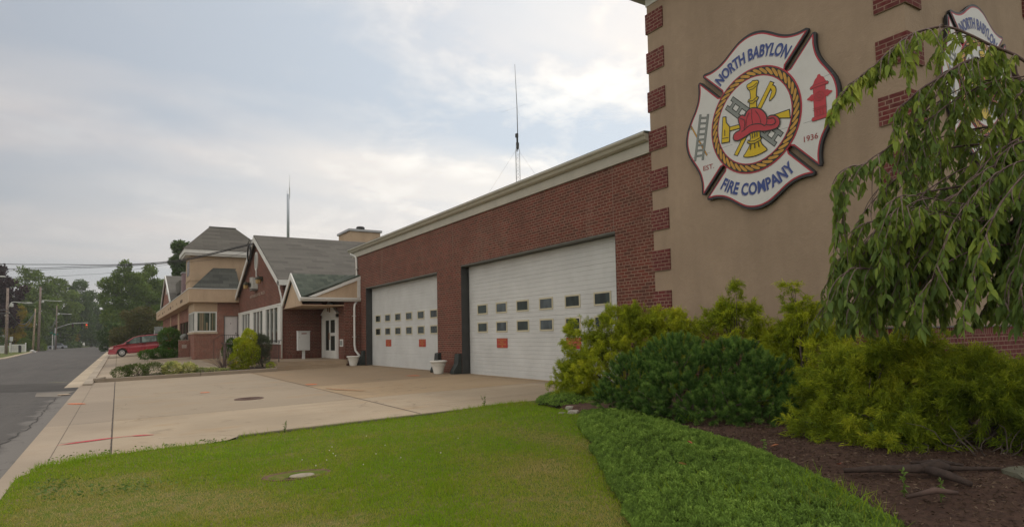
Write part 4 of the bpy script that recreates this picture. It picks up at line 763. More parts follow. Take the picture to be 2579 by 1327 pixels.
def emblem():
    root = thing('emblem_sign', (0,0,0), '', 'sign', 'fire company emblem signs', world=False)
    mats = [SG[k] for k in ('border','red','white','gold','yellow','ink','hred','blue','shadow','grey','maroon')]
    BO, RE, WH, GO, YE, IN, HR, BL, SH, GR, MA = range(11)
    for k, nm in enumerate(('top','left','bottom','right')):
        mb = MB(); sheet(mb, rot(ARM, k*PI/2), .065, BO, .05); sheet(mb, rot(offset(ARMW, .024), k*PI/2), .068, RE); sheet(mb, rot(ARMW, k*PI/2), .0705, WH); mb.build('arm_panel', mats, root)
    mb = MB(); circ = lambda r, n=72: [(math.sin(2*PI*k/n)*r, math.cos(2*PI*k/n)*r) for k in range(n)]
    sheet(mb, circ(.945), .078, RE, .05); sheet(mb, circ(.922), .081, IN); n = 42
    for k in range(n):
        a0 = 2*PI*k/n; pl = []
        for f in np.linspace(0, 1, 7): r = .797+f*.108; a = a0+.115*(f-.5)+.03*math.sin((f-.5)*PI); w_ = .062*math.sin(PI*min(1, max(0, f*.86+.07)))**.6; pl.append((a-w_*.5*2, r))
        for f in np.linspace(1, 0, 7): r = .797+f*.108; a = a0+.115*(f-.5)+.03*math.sin((f-.5)*PI); w_ = .062*math.sin(PI*min(1, max(0, f*.86+.07)))**.6; pl.append((a+w_*.5*2, r))
        sheet(mb, [(-math.sin(a)*r, math.cos(a)*r) for a, r in pl], .085, GO)
    sc2 = lambda r, am: [(math.sin(t_)*(r+am*math.cos(n*t_)), math.cos(t_)*(r+am*math.cos(n*t_))) for t_ in [2*PI*k/168 for k in range(168)]]
    mb.build('rope_ring', mats, root)
    mb = MB(); sheet(mb, sc2(.800,.006), .087, IN); sheet(mb, sc2(.784,.006), .089, RE); sheet(mb, circ(.765), .091, WH); mb.build('medallion', mats, root)
    def toy(nm, items, y0):
        mb = MB(); y = y0
        for poly, mi, out in items:
            if out: sheet(mb, offset(poly, out), y, IN); y += .0012
            sheet(mb, poly, y, mi); y += .0012
        mb.build(nm, mats, root)
    L = lambda a, b, w_: stroke([a, b], w_); r1 = ((-.425,.531),(.56,-.42)); r2 = ((-.554,.407),(.43,-.552)); lp = lambda r, f: (r[0][0]+(r[1][0]-r[0][0])*f, r[0][1]+(r[1][1]-r[0][1])*f)
    rungs = [L(lp(r1, f), lp(r2, f), .055) for f in (.07,.21,.35,.66,.80,.93)]
    mb = MB()
    for p_ in [L(*r1, .06), L(*r2, .06)]+rungs: sheet(mb, offset(p_, .016), .0925, IN)
    for p_ in [L(*r1, .06), L(*r2, .06)]+rungs: sheet(mb, p_, .0935, GR)
    mb.build('ladder', mats, root)
    toy('pike_pole', [([(.386,.56),(.444,.52),(-.358,-.545),(-.415,-.519)], YE, .016), (smc([(.407,.486),(.466,.45),(.484,.375),(.45,.294),(.362,.243),(.391,.329),(.417,.382),(.396,.443)]), YE, .016), ([(.386,.56),(.444,.52),(.30,.33),(.245,.37)], YE, 0)], .0945)
    toy('axe', [([(.295,-.058),(.434,-.046),(.718,-.044),(.728,-.175),(.516,-.113)][::-1], YE, .018), ([(-.507,.013),(-.247,-.006),(-.25,-.061),(-.504,-.045)], YE, .016), ([(-.636,.238),(-.586,.23),(-.581,.126),(-.507,.021),(-.525,-.245),(-.684,-.227)], YE, .018), (L((-.61,.0),(-.612,-.12),.018), IN, 0), (L((-.675,-.15),(-.53,-.17),.012), IN, 0)], .0955)
    toy('nozzle', [(smc([(-.085,.651),(-.067,.668),(.008,.681),(.027,.698),(.072,.687),(.135,.668),(.137,.628),(.113,.589),(.087,.416),(.129,.37),(.101,.333),(.085,.305),(.076,.10),(-.041,.10),(-.042,.331),(-.075,.358),(-.061,.386),(-.023,.397),(-.027,.534),(-.07,.597)], 3), YE, .017), (smc([(-.052,-.12),(.118,-.12),(.132,-.338),(.161,-.37),(.138,-.402),(.169,-.489),(.253,-.588),(.234,-.614),(.054,-.647),(-.127,-.633),(-.21,-.604),(-.18,-.571),(-.101,-.48),(-.07,-.409),(-.121,-.371),(-.105,-.351),(-.048,-.335)], 3), YE, .017),
        (stroke([(-.075,.605),(.03,.60),(.125,.64)], .012), IN, 0), (stroke([(-.035,.56),(.04,.555),(.11,.59)], .012), IN, 0), (stroke([(-.06,.365),(.02,.345),(.115,.385)], .012), IN, 0), (stroke([(-.04,.31),(.03,.30),(.09,.33)], .012), IN, 0), (stroke([(-.10,-.36),(.02,-.385),(.15,-.36)], .012), IN, 0), (stroke([(-.07,-.41),(.03,-.43),(.14,-.405)], .014), IN, 0)]+[(stroke([(x_, -.42),(x_+dx_, -.52)], .02), IN, 0) for x_, dx_ in ((-.05,-.02),(.03,0),(.10,.02))]+[(stroke([(x_, -.24),(x_, -.33)], .016), IN, 0) for x_ in (-.01,.04,.09)], .0975)
    toy('fire_helmet', [(smc(HEL, 3), HR, .022), (stroke(smooth2([(-.235,-.15),(-.168,-.125),(-.065,-.084),(.08,-.093),(.187,-.132),(.255,-.178),(.295,-.12),(.295,-.058)], 4), .018), IN, 0), (stroke(smooth2([(-.002,.195),(-.008,.05),(.010,-.085)], 4), .010), IN, 0), (stroke(smooth2([(.07,.15),(.149,.018),(.178,-.117)], 4), .010), IN, 0), (stroke(smooth2([(-.06,.15),(-.113,.066),(-.138,-.09)], 4), .010), IN, 0), (stroke(smooth2([(.29,-.174),(.392,-.205),(.461,-.186),(.456,-.13),(.415,-.087),(.31,-.072)], 4), .016), IN, 0), (stroke([(-.275,.125),(-.161,.048),(-.154,-.018),(-.178,-.123)], .012), IN, 0)], .107)
    mb = MB()
    for (s, a, b, ang) in (('NORTH BABYLON', 1.112, 1.312, 38.5),): arc_text(mb, s, R(ang), a, b, .0725, SH, dx=-.016, dz=-.014); arc_text(mb, s, R(ang), a, b, .0745, BL)
    mb.build('top_lettering', mats, root); mb = MB()
    arc_text(mb, 'FIRE COMPANY', R(36.5), 1.112, 1.318, .0725, SH, True, -.014, -.016); arc_text(mb, 'FIRE COMPANY', R(36.5), 1.112, 1.318, .0745, BL, True); mb.build('bottom_lettering', mats, root)
    mb = MB(); flat_text(mb, 'EST.', -1.045, -.60, .26, .09, .0745, MA); mb.build('est_lettering', mats, root); mb = MB(); flat_text(mb, '1936', 1.075, -.61, .25, .09, .0745, MA); mb.build('year_lettering', mats, root)
    mb = MB(); ra, rb = ((-1.372,-.40),(-1.198,.47)), ((-1.183,-.42),(-1.012,.42))
    for p_ in [L(*ra, .042), L(*rb, .042)]+[L(lp(ra, f), lp(rb, f), .026) for f in np.linspace(.1, .93, 8)]: sheet(mb, offset(p_, .007), .073, IN)
    sheet(mb, offset(L((-1.44,.31),(-1.075,-.36),.026), .005), .0725, IN); sheet(mb, L((-1.44,.31),(-1.075,-.36),.026), .0728, GO); sheet(mb, stroke([(-1.50,.25),(-1.43,.33),(-1.45,.24)], .022), .0735, IN)
    for p_ in [L(*ra, .042), L(*rb, .042)]+[L(lp(ra, f), lp(rb, f), .026) for f in np.linspace(.1, .93, 8)]: sheet(mb, p_, .074, GR)
    mb.build('small_ladder', mats, root)
    hy = lambda pts: [(1.258+x_, z_) for x_, z_ in pts]
    toy('hydrant', [(smc(hy([(-.02,.378),(.02,.378),(.035,.345),(.08,.31),(.105,.255),(.115,.215),(-.115,.215),(-.10,.255),(-.075,.31),(-.035,.345)]), 3), HR, 0), (hy([(-.15,.175),(.15,.175),(.16,.198),(.14,.222),(-.14,.222),(-.16,.198)]), HR, .006), (hy([(-.105,.175),(.105,.175),(.105,-.30),(-.105,-.30)]), HR, .004), (smc(hy([(-.105,.075),(-.14,.085),(-.17,.06),(-.215,.04),(-.215,.022),(-.17,.0),(-.14,-.022),(-.105,-.012)]), 3), HR, 0), (smc(hy([(.105,.075),(.14,.085),(.17,.06),(.215,.04),(.215,.022),(.17,.0),(.14,-.022),(.105,-.012)]), 3), HR, 0), (hy([(-.135,-.30),(.135,-.30),(.15,-.33),(.135,-.36),(-.135,-.36),(-.15,-.33)]), HR, .004)]
        +[(stroke(hy(l_), .008), MA, 0) for l_ in ([(-.13,.185),(.13,.185)], [(-.12,-.16),(.12,-.16)], [(-.12,-.19),(.12,-.19)], [(-.05,-.2),(-.05,-.3)], [(.0,-.2),(.0,-.3)], [(.05,-.2),(.05,-.3)])]+[(stroke(hy([(math.cos(a)*r_+.0, math.sin(a)*r_+.02) for a in np.linspace(0, 2*PI, 21)]), .008), MA, 0) for r_ in (.075,.03)], .0728)
    for a_, b_, y_ in (((-1.5,-.325),(-.99,-.325),.0733), ((.95,-.34),(1.47,-.34),.0718), ((-.70,-.32),(-.46,-.32),.0915), ((-.33,-.32),(.69,-.33),.0915), ((1.33,.31),(1.50,.315),.0718)):
        mb = MB(); sheet(mb, L(a_, b_, .006), y_, GR); mb.build('panel_seam', mats, root)
    return root
e1 = emblem(); e1.location = (8.962, 6.579, 4.627); e1.rotation_euler = (0, 0, -PI/2); e1['label'] = 'large fire company emblem on the stucco wall facing the street'
e2 = dup(e1, (11.0, 4.202, 4.76), 0, .85, 'second emblem sign half hidden behind the weeping tree branches')

# ================================================================== garage building
XF = 9.0
gb = thing('garage_building', (9.0, 18, 0), 'long low brick fire garage with two wide white doors', 'building')
mb = MB()
mb.box(XF, XF+.32, 9.0, 10.20, -.4, 4.74).box(XF, XF+.32, 17.38, 19.10, -.4, 4.74).box(XF, XF+.32, 26.22, 27.30, -.4, 4.74)
mb.box(XF, XF+.32, 10.20, 17.38, 3.34, 4.74).box(XF, XF+.32, 19.10, 26.22, 3.30, 4.74).box(XF, XF+.32, 27.30, 27.62, 2.5, 4.74).box(XF+.32, 24, 27.30, 27.60, -.4, 4.74)
mb.build('wall', M['brick'], gb)
js = plain('joint_sealant', (.22,.16,.13), .8); [MB().box(XF-.004, XF+.004, a, a+.011, 3.36, 4.73).build('control_joint', js, gb) for a in (10.235, 17.9)]
for y0, y1, zt in ((10.20, 17.38, 3.34), (19.10, 26.22, 3.30)):
    mb = MB().box(XF-.006, XF+.30, y0+.002, y1-.002, zt-.045, zt-.001); mb.build('lintel', M['lintel'], gb)
    MB().box(XF+.004, XF+.27, y1-.014, y1-.001, -.2, zt-.047).box(XF+.245, XF+.27, y1-.05, y1-.014, -.1, zt-.047).build('door_jamb', M['dark'], gb); MB().box(XF+.004, XF+.27, y0+.001, y0+.014, -.2, zt-.047).build('door_jamb', M['dark'], gb)
    # sectional door: ribbed steel sections
    dr = MB(); X0 = XF+.262; sec = .551; k = 0; z = -.02; prof = []
    while z < zt-.05:
        zt2 = min(z+sec, zt-.046); prof += [(X0+.010, z), (X0+.001, z+.006)]
        for j in range(1, 5):
            zz = z+(zt2-z)*j/5; prof += [(X0, zz-.007), (X0+.0065, zz-.002), (X0+.0065, zz+.002), (X0, zz+.007)]
        prof += [(X0+.001, zt2-.006), (X0+.010, zt2-.0005)]; z += sec
    P0 = [(x_, y0+.016, z_) for x_, z_ in prof]; P1 = [(x_, y1-.052, z_) for x_, z_ in prof]; n = len(prof); dr.add(P0+P1, [(i, i+n, i+n+1, i+1) for i in range(n-1)])
    dr.box(X0+.012, X0+.05, y0+.016, y1-.052, -.02, zt-.047); dr.box(X0-.006, X0+.02, y0+.02, y1-.056, -.045, -.016, 1)
    door = dr.build('garage_door', [M['white'], M['black']], gb, label=None)
    wy = [10.98+1.105*k for k in range(6)] if y0 < 15 else [20.38+1.012*k*1.083 for k in range(6)]
    if y0 > 15: wy = [19.93+1.1*k for k in range(6)]
    for zz in (1.945, 1.405):
        for yc in wy:
            a, b, c, d = yc-.30, yc+.30, zz-.155, zz+.155; fr = MB(); X1 = X0-.016; wd = .038
            fr.box(X1, X0+.004, a, b, c, c+wd).box(X1, X0+.004, a, b, d-wd, d).box(X1, X0+.004, a, a+wd, c+wd, d-wd).box(X1, X0+.004, b-wd, b, c+wd, d-wd)
            fr.box(X1+.010, X0-.001, a+wd, b-wd, c+wd, d-wd, 1); o = fr.build('door_window', [M['cream'], M['glass_b'] if (int(yc*7)+int(zz)) % 3 == 0 else M['glass']], door)
    # red notice plates
    for j, yc in enumerate([13.88-1.81, 15.39] if y0 < 15 else [20.925, 24.256]):
        sg = MB(); cz = .94; sg.box(X0-.012, X0-.002, yc-.29, yc+.29, cz-.135, cz+.135); 
        lab = ['red notice plate on the nearest white door, partly behind the golden shrub', 'red notice plate on the nearest white door, under its fifth window', 'red notice plate on the far white door, nearest the brick pier', 'red notice plate on the far white door, near its left edge'][j+(0 if y0 < 15 else 2)]
        r_ = thing('warning_sign', (X0-.01, yc, cz), lab, 'sign', 'red notice plates on the garage doors'); sg.build('plate', SG['red'] if 0 else plain('notice_red', (.38,.045,.03), .5, .1, 5), r_)
        tx = MB()
        for s, u, v, wd_, hh in (('FIRE HOUSE', 0, .088, .46, .042), ('NO', 0, .03, .17, .05), ('PARKING', 0, -.03, .44, .042), ('18', 0, -.092, .10, .05)):
            vv, ff = text_pts(s, 1, .02); x0 = min(p[0] for p in vv); x1 = max(p[0] for p in vv); tx.add([(X0-.0145, yc-(((p[0]-x0)/(x1-x0)-.5)*wd_+u), cz+v+(p[1]/.69-.5)*hh) for p in vv], ff)
        tx.box(X0-.0138, X0-.0118, yc-.285, yc+.285, cz+.128, cz+.131).box(X0-.0138, X0-.0118, yc-.285, yc+.285, cz-.131, cz-.128)
        tx.build('lettering', plain('notice_yellow', (.50,.24,.07), .5), r_)
def extrudeY(mb, prof, y0, y1, mi=0): return mb.prism([(x_, y0, z_) for x_, z_ in prof], (0, y1-y0, 0), mi)
def extrudeX(mb, prof, x0, x1, mi=0): return mb.prism([(x0, y_, z_) for y_, z_ in prof], (x1-x0, 0, 0), mi)
mb = MB(); extrudeY(mb, [(9.02,4.745),(8.955,4.745),(8.955,4.97),(9.02,4.97)], 9.06, 27.9); mb.build('fascia', M['board'], gb)
mb = MB(); extrudeY(mb, [(8.954,4.965),(8.90,4.972),(8.86,5.00),(8.835,5.06),(8.80,5.085),(8.80,5.13),(8.815,5.145),(8.83,5.13),(8.84,5.12),(8.954,5.12)], 9.06, 28.15); extrudeY(mb, [(8.80,5.10),(8.792,5.10),(8.792,5.112),(8.80,5.112)], 9.06, 28.15); mb.build('gutter', M['gutter'], gb)
mb = MB(); extrudeY(mb, [(8.83,5.14),(8.83,5.165),(16.5,5.75),(24,5.2),(24,4.9),(9.33,4.75),(9.01,4.98),(8.956,5.125)], 9.06, 28.12)
mb.build('roof', M['shingle_g'], gb)
mb = MB(); q = [(8.90,27.95,5.02),(8.90,27.90,4.93),(8.945,27.45,4.80),(8.95,27.30,4.66),(8.95,27.22,3.0),(8.93,27.12,2.78),(8.72,26.86,2.60),(8.70,26.84,2.45),(8.70,26.84,.85),(8.72,26.78,.62),(8.86,26.70,.42),(8.87,26.70,.36)]
mb.tube(q, .046, 10); 
for z_ in (4.2, 3.4): mb.box(8.89, 9.0, 27.17, 27.31, z_, z_+.03)
for z_ in (2.1, 1.2): mb.box(8.64, 8.76, 26.79, 27.0, z_, z_+.03)
mb.build('downspout', M['trim'], gb, smooth=True); mb = MB().tube([(8.87,26.70,.37),(8.86,26.68,.15),(8.78,26.6,-.02)], .06, 10); mb.build('drain_boot', M['black'], gb, smooth=True)

# dark rubber corner guards at the piers
for yc, lab in ((26.42,'dark corner guard left of the far garage door'), (18.98,'dark corner guard behind the white urn at the middle pier'), (17.52,'dark corner guard left of the nearest garage door')):
    mb = MB(); extrudeY(mb, [(8.99,-.02),(8.72,-.02),(8.74,.10),(8.86,.30),(8.90,.60),(8.99,.62)], yc-.13, yc+.13); mb.prism([(8.99,yc-.135,.0),(8.68,yc-.02,-.02),(8.68,yc+.02,-.02),(8.99,yc+.135,.0)], (0, 0, .05))
    mb.build('corner_guard', plain('guard_rubber', (.028,.034,.032), .6, .3, 4), bevel=.012, label=lab, cat='corner guard', group='corner guards at the garage piers')
# white urns
def urn(loc, lab, dirt):
    r_ = thing('planter_urn', loc, lab, 'planter', 'white urns by the garage', world=False)
    wm = plain('urn_white', (.66,.65,.61), .6, .06, 6, bstr=.3, dirt=((.35,.32,.26), dirt)); mb = MB()
    mb.lathe([(.145,0),(.150,.02),(.15,.03),(.185,.17),(.205,.27),(.22,.325),(.235,.34),(.235,.355)], n=36)
    for k in range(16):
        a = 2*PI*k/16
        for j in range(4):
            b = a+2*PI/16*(j/4); z_ = .285-.035*math.sin(PI*j/4); mb.lathe([(.002,-.014),(.013,-.006),(.013,.006),(.002,.014)], (math.cos(b)*.205, math.sin(b)*.205, z_), 6)
        mb.lathe([(.002,-.02),(.016,-.01),(.016,.008),(.002,.02)], (math.cos(a)*.212, math.sin(a)*.212, .295), 6)
    mb.build('bowl', wm, r_, smooth=True); mb = MB(); mb.lathe([(.232,.35),(.262,.358),(.276,.375),(.276,.393),(.262,.408),(.235,.412),(.222,.40),(.215,.36),(.21,.345)], n=36); mb.build('rim', wm, r_, smooth=True)
    mb = MB(); mb.lathe([(.214,.33),(.10,.372),(.0001,.375)], n=24); mb.build('potting_soil', M['chip'], r_)

    r_.location = loc
urn((8.45, 26.25, gz(8.45, 26.25)), 'white garlanded urn beside the entrance steps', .5); urn((8.52, 18.05, gz(8.52, 18.05)), 'white garlanded urn in front of the brick pier between the doors', .35)

# ================================================================== stucco tower
tw = thing('stucco_tower', (11.1, 6.6, 0), 'tall tan stucco tower with brick quoins at the near end', 'building')
MB().box(8.97, 13.3, 4.21, 9.03, 1.17, 7.9).build('wall', M['stucco'], tw)
MB().box(8.952, 13.32, 4.192, 9.045, -.4, 1.15).build('base_wall', brick_mat('base_brick', red=(.15,.032,.035), dark=(.105,.03,.03), soldier=(1.045, 0), zoff=-.012), tw)
MB().box(8.93, 13.34, 4.17, 9.06, 1.152, 1.172).build('drip_edge', plain('drip_metal', (.12,.11,.11), .5), tw)
for k in range(8):
    zt = 7.535-.796*k; z0 = zt-.405
    if zt < 1.3: break
    m_ = brick_mat('quoin_%d' % k, red=(.15,.032,.034), dark=(.10,.03,.03), zoff=(z0 % .0677)-(.0677 if k % 2 else 0))
    for nm, bx in (('far', (8.945, 9.30, 8.60, 9.062)), ('near', (8.945, 9.375, 4.180, 4.605)), ('right', (12.89, 13.33, 4.180, 4.6))):
        MB().box(*bx, max(z0, 1.175), zt).build('quoin', m_, tw)
MB().box(8.955, 13.33, 4.19, 9.05, 7.70, 7.902).build('frieze', M['trim'], tw); MB().box(8.62, 13.8, 3.7, 9.28, 7.903, 8.06).build('eave', M['gutter'], tw)
mb = MB(); a = [(8.57,3.65,8.061),(13.85,3.65,8.061),(13.85,9.33,8.061),(8.57,9.33,8.061)]; b = [(11.1,6.2,9.9),(11.1,7.0,9.9)]; mb.add(a+b, [(0,1,4),(1,2,5,4),(2,3,5),(3,0,4,5),(3,2,1,0)]); mb.build('roof', M['shingle'], tw)

# ================================================================== gabled hall
gh = thing('gabled_hall', (8, 36, 0), 'brick hall with steep grey gable roof and small porch', 'building')
def mz(y): return 6.80-.470*abs(y-36.75)
mb = MB(); F = [(30.5,2.80),(43.0,2.80),(43.0,mz(43)-.05),(36.75,6.75),(30.5,mz(30.5)-.05)]
mb.prism([(6.5, y_, z_) for y_, z_ in F], (.3, 0, 0)); mb.box(6.5, 6.8, 30.5, 43.0, -.3, .93); mb.box(6.8, 8.3, 30.5, 30.8, -.3, 3.8); mb.box(8.3, 8.6, 27.27, 30.8, -.3, 3.0); mb.box(8.3, 8.99, 26.99, 27.27, -.3, 3.0)
mb.build('wall', M['brick'], gh)
mb = MB(); ov = 6.28
for sgn in (1, -1):
    ye = 36.75-sgn*6.55; ze = mz(ye); t_ = .09
    P_ = [(ov,36.75,6.82),(ov,ye,ze+.02),(14.2,ye,ze+.02),(14.2,36.75,6.82)]; mb.prism(P_, (0, 0, t_)) if 0 else mb.add([P_[0],P_[1],P_[2],P_[3]]+[(x_, y_, z_+t_) for x_, y_, z_ in P_], [(0,1,2,3),(4,7,6,5),(0,4,5,1),(1,5,6,2),(2,6,7,3)])
mb.build('roof', M['shingle'], gh)
mb = MB()
for sgn in (1, -1):
    ye = 36.75-sgn*6.5; mb.prism([(ov-.02,36.75,6.83),(ov-.02,36.75,6.55),(ov-.02,ye,mz(ye)-.20),(ov-.02,ye,mz(ye)+.06)], (.06, 0, 0))
mb.build('rake_board', M['trim'], gh); MB().box(ov-.02, 8.9, 30.16, 30.22, 3.66, 3.90).box(ov-.02, ov+.3, 30.22, 30.5, 3.66, 3.72).box(ov-.02, ov+.22, 30.22, 30.55, 3.72, 3.9).build('eave_board', M['trim'], gh)
for i, (a, b) in enumerate(((31.45,34.45),(35.15,38.0),(38.95,41.75))):
    fr = MB(); z0, z1 = .99, 2.76; fr.box(6.46, 6.56, a, b, z0-.05, z0+.03).box(6.46, 6.56, a, b, z1-.06, z1+.03)
    for f in (0, .34, .67, 1.0): yc = a+.04+(b-a-.08)*f; fr.box(6.47, 6.55, yc-.045, yc+.045, z0+.03, z1-.06)
    fr.box(6.53, 6.54, a, b, z0, z1, 1); fr.box(6.9, 6.95, a+.1, b-.1, z0, z1, 2)
    fr.build('window', [M['trim'], M['glass'], M['black']], gh)
for a, b in ((30.5,31.43),(34.47,35.13),(38.02,38.93),(41.77,43.0)): MB().box(6.47, 6.60, a+(.35 if a < 31 else 0), b, .93, 2.80).build('pilaster', M['trim'], gh)
MB().box(6.5,6.8,30.5,30.84,.93,2.8).build('brick_jamb', M['brick'], gh); MB().box(6.44, 6.5, 30.5, 43, 2.80, 2.86).build('head_board', M['trim'], gh)
mb = MB(); mb.tube([(6.30,30.42,3.62),(6.42,30.44,3.1),(6.44,30.44,2.7),(6.44,30.44,.3)], .04, 8); mb.build('downspout', M['trim'], gh, smooth=True)
# entrance
X0 = 8.3; mb = MB(); mb.box(X0-.10, X0-.001, 30.08, 30.20, .27, 2.24).box(X0-.10, X0-.001, 27.82, 27.94, .27, 2.24).box(X0-.10, X0-.001, 27.82, 30.20, 2.10, 2.26)
mb.prism([(X0-.12,30.34,2.262),(X0-.12,27.70,2.262),(X0-.12,29.02,2.86)], (.115, 0, 0)); mb.box(X0-.14, X0-.121, 28.7, 28.86, 2.35, 2.56, 1).box(X0-.14, X0-.121, 29.0, 29.14, 2.4, 2.6, 1); mb.build('door_surround', [M['trim'], plain('brass_mark', (.16,.10,.05), .5)], gh)
mb = MB(); X1 = X0-.055; mb.box(X1, X0, 27.94, 30.08, .27, .62).box(X1, X0, 27.94, 30.08, 2.0, 2.10)
for a, b in ((29.72,30.08),(28.93,29.12),(27.94,28.2)): mb.box(X1, X0, a, b, .62, 2.0)
mb.box(X1, X0, 28.2, 28.93, 1.28, 1.42); mb.box(X1+.02, X0, 29.12, 29.72, .62, 2.0, 1).box(X1+.02, X0, 28.2, 28.93, .62, 1.28, 1).box(X1+.02, X0, 28.2, 28.93, 1.42, 2.0, 1); d_ = mb.build('entrance_door', [M['trim'], M['glass']], gh)
MB().box(X1-.05, X1-.02, 28.96, 28.99, 1.12, 1.42).box(X1-.02, X1, 28.96, 28.99, 1.12, 1.15).box(X1-.02, X1, 28.96, 28.99, 1.39, 1.42).build('handle', plain('handle_copper', (.35,.18,.10), .4, metal=.5), d_)
MB().box(X0-.03, X0-.002, 27.14, 27.56, .80, 1.12).box(X0-.034, X0-.03, 27.2, 27.5, .86, 1.06, 1).build('wall_notice', [M['trim'], SG['grey']], label='small pale framed notice on the brick right of the entrance door', cat='notice')
# porch roof: small street-facing gable, shallow cross slope and tan infill
G = MB(); A_, B_, C_ = (6.46,26.92,2.93), (6.46,28.6,4.04), (6.46,30.25,2.86); rE = (8.99,28.6,4.06); sE = (8.99,26.92,3.92); lE = (8.3,30.3,2.9)
def thick(mb, P_, t_, mi=0): n = len(P_); mb.add(list(P_)+[(x_, y_, z_-t_) for x_, y_, z_ in P_], [tuple(range(n)), tuple(reversed(range(n, 2*n)))]+[(i, i+n, (i+1)%n+n, (i+1)%n) for i in range(n)], mi)
thick(G, [A_, rE, B_], .06); thick(G, [A_, sE, rE], .06); thick(G, [B_, rE, lE, C_], .06); G.build('porch_roof', M['shingle_g'], gh)
G = MB(); xa = 6.40
G.prism([(xa,28.6,4.06),(xa,26.84,2.90),(xa,26.84,2.74),(xa,26.98,2.74),(xa,28.6,3.80)], (.055, 0, 0)); G.prism([(xa,28.6,4.06),(xa,28.6,3.80),(xa,30.24,2.66),(xa,30.42,2.66),(xa,30.42,2.80)], (.055, 0, 0))
G.prism([(6.75,26.885,2.93),(9.0,26.885,3.86),(9.0,26.885,3.72),(7.05,26.885,2.93)], (0, .05, 0)); G.box(8.86, 8.99, 26.88, 26.96, 2.93, 3.74); G.build('rake_board', M['trim'], gh)
G = MB(); G.prism([(6.85,26.94,2.9),(8.99,26.94,2.9),(8.99,26.94,3.84)], (0, .03, 0)); G.prism([(6.52,27.05,2.60),(6.52,30.2,2.60),(6.52,28.6,3.84)], (.04, 0, 0)); G.box(6.52, 8.99, 27.0, 30.5, 2.56, 2.60); G.build('soffit', M['stucco_far'], gh)
G = MB(); extrudeX(G, [(26.97,2.74),(26.88,2.74),(26.84,2.78),(26.80,2.84),(26.80,2.90),(26.97,2.91)], 6.42, 8.99); G.build('gutter', M['trim'], gh)
# steps and landing
G = MB(); G.prism([(5.32,26.12,-.3),(8.12,26.12,-.3),(8.12,27.4,-.3),(5.32,27.4,-.3)], (0, 0, .41)); G.prism([(5.45,26.52,.10),(8.30,26.52,.10),(8.30,30.49,.10),(5.45,30.49,.10)], (0, 0, .16)); G.build('entrance_steps', concrete_mat('step_stone', (.36,.28,.20), None, .4), gh, bevel=.012)
G = MB(); H_ = 1.12
for x_, y_ in ((5.52,26.6),(5.55,26.78),(5.52,28.5),(5.52,30.3)): G.tube([(x_,y_,.26),(x_,y_,H_)], .014, 6)
G.tube([(5.52,26.5,H_-.08),(5.52,26.6,H_),(5.52,30.3,H_),(6.4,30.3,H_)], .016, 6); G.tube([(5.52,26.6,.40),(5.52,30.3,.40)], .01, 6)
for k in range(24): G.tube([(5.52,26.9+.14*k,.40),(5.52,26.9+.14*k,H_)], .006, 4)
G.build('railing', M['black'], label='black iron railing along the left side of the entrance landing', cat='railing')
# chimney block with cap and flue
G = MB(); G.box(12.7, 14.75, 40.0, 42.45, 3.5, 8.10); c_ = G.build('chimney', M['stucco_far'], gh); MB().box(12.6, 14.85, 39.9, 42.55, 8.10, 8.24).build('cap', M['greymetal'], c_); MB().lathe([(.20,8.24),(.20,8.40),(.28,8.40),(.28,8.52),(.22,8.57),(.01,8.58)], (13.7, 40.9, 0), 16).build('flue', M['black'], c_)
# notice cabinet on a post
r_ = thing('notice_cabinet', (7.17, 29.4, .26), 'white notice cabinet on a post beside the porch wall', 'cabinet'); G = MB(); G.box(6.90, 7.43, 29.30, 29.55, .65, 1.50).box(6.88, 7.45, 29.27, 29.56, 1.50, 1.53).box(6.95, 7.38, 29.285, 29.30, .70, 1.45); G.build('cabinet', M['white'], r_, bevel=.008); MB().box(7.12, 7.23, 29.38, 29.48, .26, .65).build('post', M['white'], r_); MB().box(7.05, 7.28, 29.27, 29.284, 1.39, 1.43).box(6.955, 6.98, 29.27, 29.284, 1.22, 1.25).build('latch', plain('rust_latch', (.20,.05,.04), .6), r_)
# gable ornaments
r_ = thing('oval_emblem', (6.42, 37.0, 5.5), 'white oval emblem plaque high on the brick gable', 'plaque'); G = MB(); n = 28; ring = [(6.44, 37.0+.42*math.cos(2*PI*k/n), 5.50+.52*math.sin(2*PI*k/n)) for k in range(n)]; G.prism(ring, (.055, 0, 0)); G.build('plaque', M['trim'], r_); G = MB(); ring = [(6.432, 37.0+.31*math.cos(2*PI*k/n), 5.50+.40*math.sin(2*PI*k/n)) for k in range(n)]; G.prism(ring, (.007, 0, 0)); G.build('relief', plain('relief_grey', (.33,.34,.33), .6, .6, 30), r_)
MB().box(6.42, 6.47, 36.82, 36.90, 4.62, 4.98).build('bracket', M['trim'], r_)
r_ = thing('sign_lamp', (6.3, 37.1, 3.9), 'white box shaped lamp projecting from the brick gable', 'lamp'); G = MB(); G.prism([(6.49,36.60,3.94),(6.49,37.65,3.94),(6.24,37.55,3.98),(6.18,37.3,4.0),(6.18,36.95,4.0),(6.24,36.70,3.98)], (0, 0, .60)); G.build('housing', plain('lamp_housing', (.36,.35,.33), .6, .15, 8), r_, bevel=.01); MB().box(6.2, 6.49, 36.72, 37.5, 3.88, 3.94).box(6.18, 6.22, 36.9, 37.3, 4.06, 4.30).build('base', plain('lamp_base', (.17,.16,.15), .6), r_)
